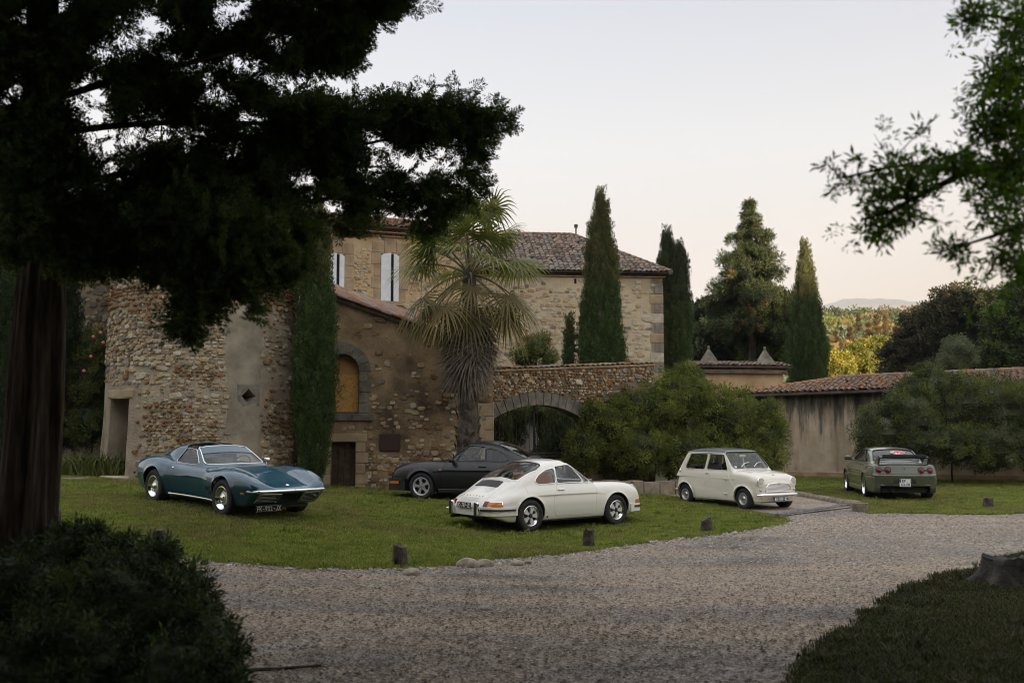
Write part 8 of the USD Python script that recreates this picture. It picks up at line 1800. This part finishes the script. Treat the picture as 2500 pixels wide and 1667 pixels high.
post('short dark post on the far right lawn near the drive', 2413, 1216, 1241, 5, .115, .1); post('dark post stub half hidden by the foreground trunk', 133, 1250, 1286, 6, .09)
# kerbs of the gravel bay
noisy('kerb_stone', (.085, .085, .088), (.20, .20, .205), 4, .85, 7, .008, 40); noisy('kerb_log', (.10, .083, .062), (.24, .20, .15), 5, .95, 7, .02, 25); noisy('wall_block', (.19, .15, .11), (.36, .30, .225), 4, .92, 8, .015, 35)
def along(a, b, name, label, catg, mat_, w, h, n, seed, gap=.01, group=None, rad=.02, each='stone'):
    t = thing(name, label, catg); a, b = np.array(a[:2]), np.array(b[:2]); L = np.linalg.norm(b - a); d = (b - a) / L; r = np.random.default_rng(seed); cuts = np.sort(np.r_[0, (np.arange(1, n) + r.uniform(-.2, .2, n - 1)) / n, 1]) * L
    for k in range(n):
        c = a + d * (cuts[k] + cuts[k + 1]) / 2; z = float(height(c[0], c[1])); hh = h * r.uniform(.92, 1.08); M_ = np.eye(4); M_[:2, 0] = d; M_[:2, 1] = [-d[1], d[0]]; M_[:3, 3] = [c[0], c[1], z + hh / 2 - .05]
        m = rbox(cuts[k + 1] - cuts[k] - gap, w * r.uniform(.95, 1.05), hh + .1, rad, 2); m = m.subdivide(); m.vertices += .012 * (meshkit.fbm(m.vertices * 6 + k * 9)[:, None] - .5); obj(each, m.apply_transform(M_ @ trimesh.transformations.rotation_matrix(r.normal(0, .012), (0, 0, 1))), mat_, t, smooth=40)
    return t
k0, k1, k2, k3 = on_ground(1888, 1262), on_ground(2098, 1233), on_ground(2108, 1243), on_ground(1940, 1211)
along(k0, k1, 'front_kerb', 'dark grey kerb along the front of the gravel bay', 'kerb', 'kerb_stone', .20, .07, 3, 171)
along(k3 + [0, .1, 0], k2 + [0, .2, 0], 'side_kerb', 'rough log-like kerb on the right side of the gravel bay', 'kerb', 'kerb_log', .26, .15, 3, 172, .02, None, .08)
c = on_ground(2106, 1251); m = trimesh.creation.cylinder(.19, .24, sections=24).subdivide(); m.vertices *= (1 + .12 * (meshkit.fbm(m.vertices * 5)[:, None] - .5)); m.apply_translation(c + [0, .15, .09]); tag(obj('corner_block', m, 'kerb_log', None, smooth=50), 'squat pale block at the right corner of the gravel bay', 'kerb block')
g0, g1 = on_ground(1560, 1206), on_ground(1665, 1198); along(g0, g1, 'back_kerb', 'flat grey kerb at the back of the gravel bay, behind the cream saloon', 'kerb', 'kerb_stone', .22, .05, 2, 173)
w0 = P(1400, 1200, 27.0); w1 = P(1668, 1195, 28.2)
along(w0, w1, 'block_wall', 'low wall of big tan stone blocks behind the ivory coupe', 'wall', 'wall_block', .35, .40, 8, 174, .012, None, .03, 'block')
# rotten stump on the right bank
noisy('stump_wood', (.012, .010, .009), (.050, .042, .035), 6, .95, 8, .03, 20)
c = on_ground(2478, 1432); an = np.arange(40) * 2 * np.pi / 40; V = []; lv = np.linspace(-.2, 1, 8); H = .36
for t in lv: V.append(np.c_[np.stack([np.cos(an), np.sin(an)], 1) * ((.34 + .20 * (1 - max(t, 0)) ** 2) * (1 + .22 * np.sin(an * 5 + 1) * (1 - .5 * max(t, 0)) + .25 * (meshkit.fbm(np.stack([np.cos(an) * 2, np.sin(an) * 2, np.full(40, t * 1.5)], 1)) - .5)))[:, None], np.full(40, t * H)])
V = np.vstack(V); V[-40:, 2] += .09 * (2 * meshkit.fbm(np.c_[V[-40:, :2] * 6, np.zeros(40)]) - 1); V = np.vstack([V, V[-40:].mean(0) - [0, 0, .06]]); i, j = np.meshgrid(np.arange(7), np.arange(40), indexing='ij'); j2 = (j + 1) % 40; f = np.stack([i*40+j, i*40+j2, (i+1)*40+j2, (i+1)*40+j], -1).reshape(-1, 4); f = np.vstack([f[:, [0, 1, 2]], f[:, [0, 2, 3]], np.stack([280 + np.arange(40), 280 + (np.arange(40) + 1) % 40, np.full(40, 320)], 1)])
tag(obj('tree_stump', trimesh.Trimesh(V + c, f, process=False), 'stump_wood', None, smooth=50), 'broad dark rotten stump on the shaded grass bank at the right', 'stump')
c = on_ground(690, 1640); tag(obj('fallen_stick', limb(c + [-.30, -.06, .03], c + [.30, .10, .03], .018, .010, 181, 10, .05), 'bark', None), 'dark fallen stick lying on the drive beside the foreground bush', 'stick')
c = on_ground(160, 1172); tag(obj('stepping_slab', rbox(.95, .5, .08, .03, 2).apply_translation(c + [0, 0, .02]), 'stone_grey', None), 'flat pale slab lying in the lawn just right of the foreground trunk', 'slab')
# ------------------------------------------------------------------ the evening air
mat('air', {'v': ('principled_volume', {'color': (.93, .93, .98), 'density': HAZE, 'anisotropy': .25})}, surface=None, volume='v.volume')
tag(obj('haze', bx(-1500, 1500, -520, 8000, -60, 900), 'air', None), kind='stuff')
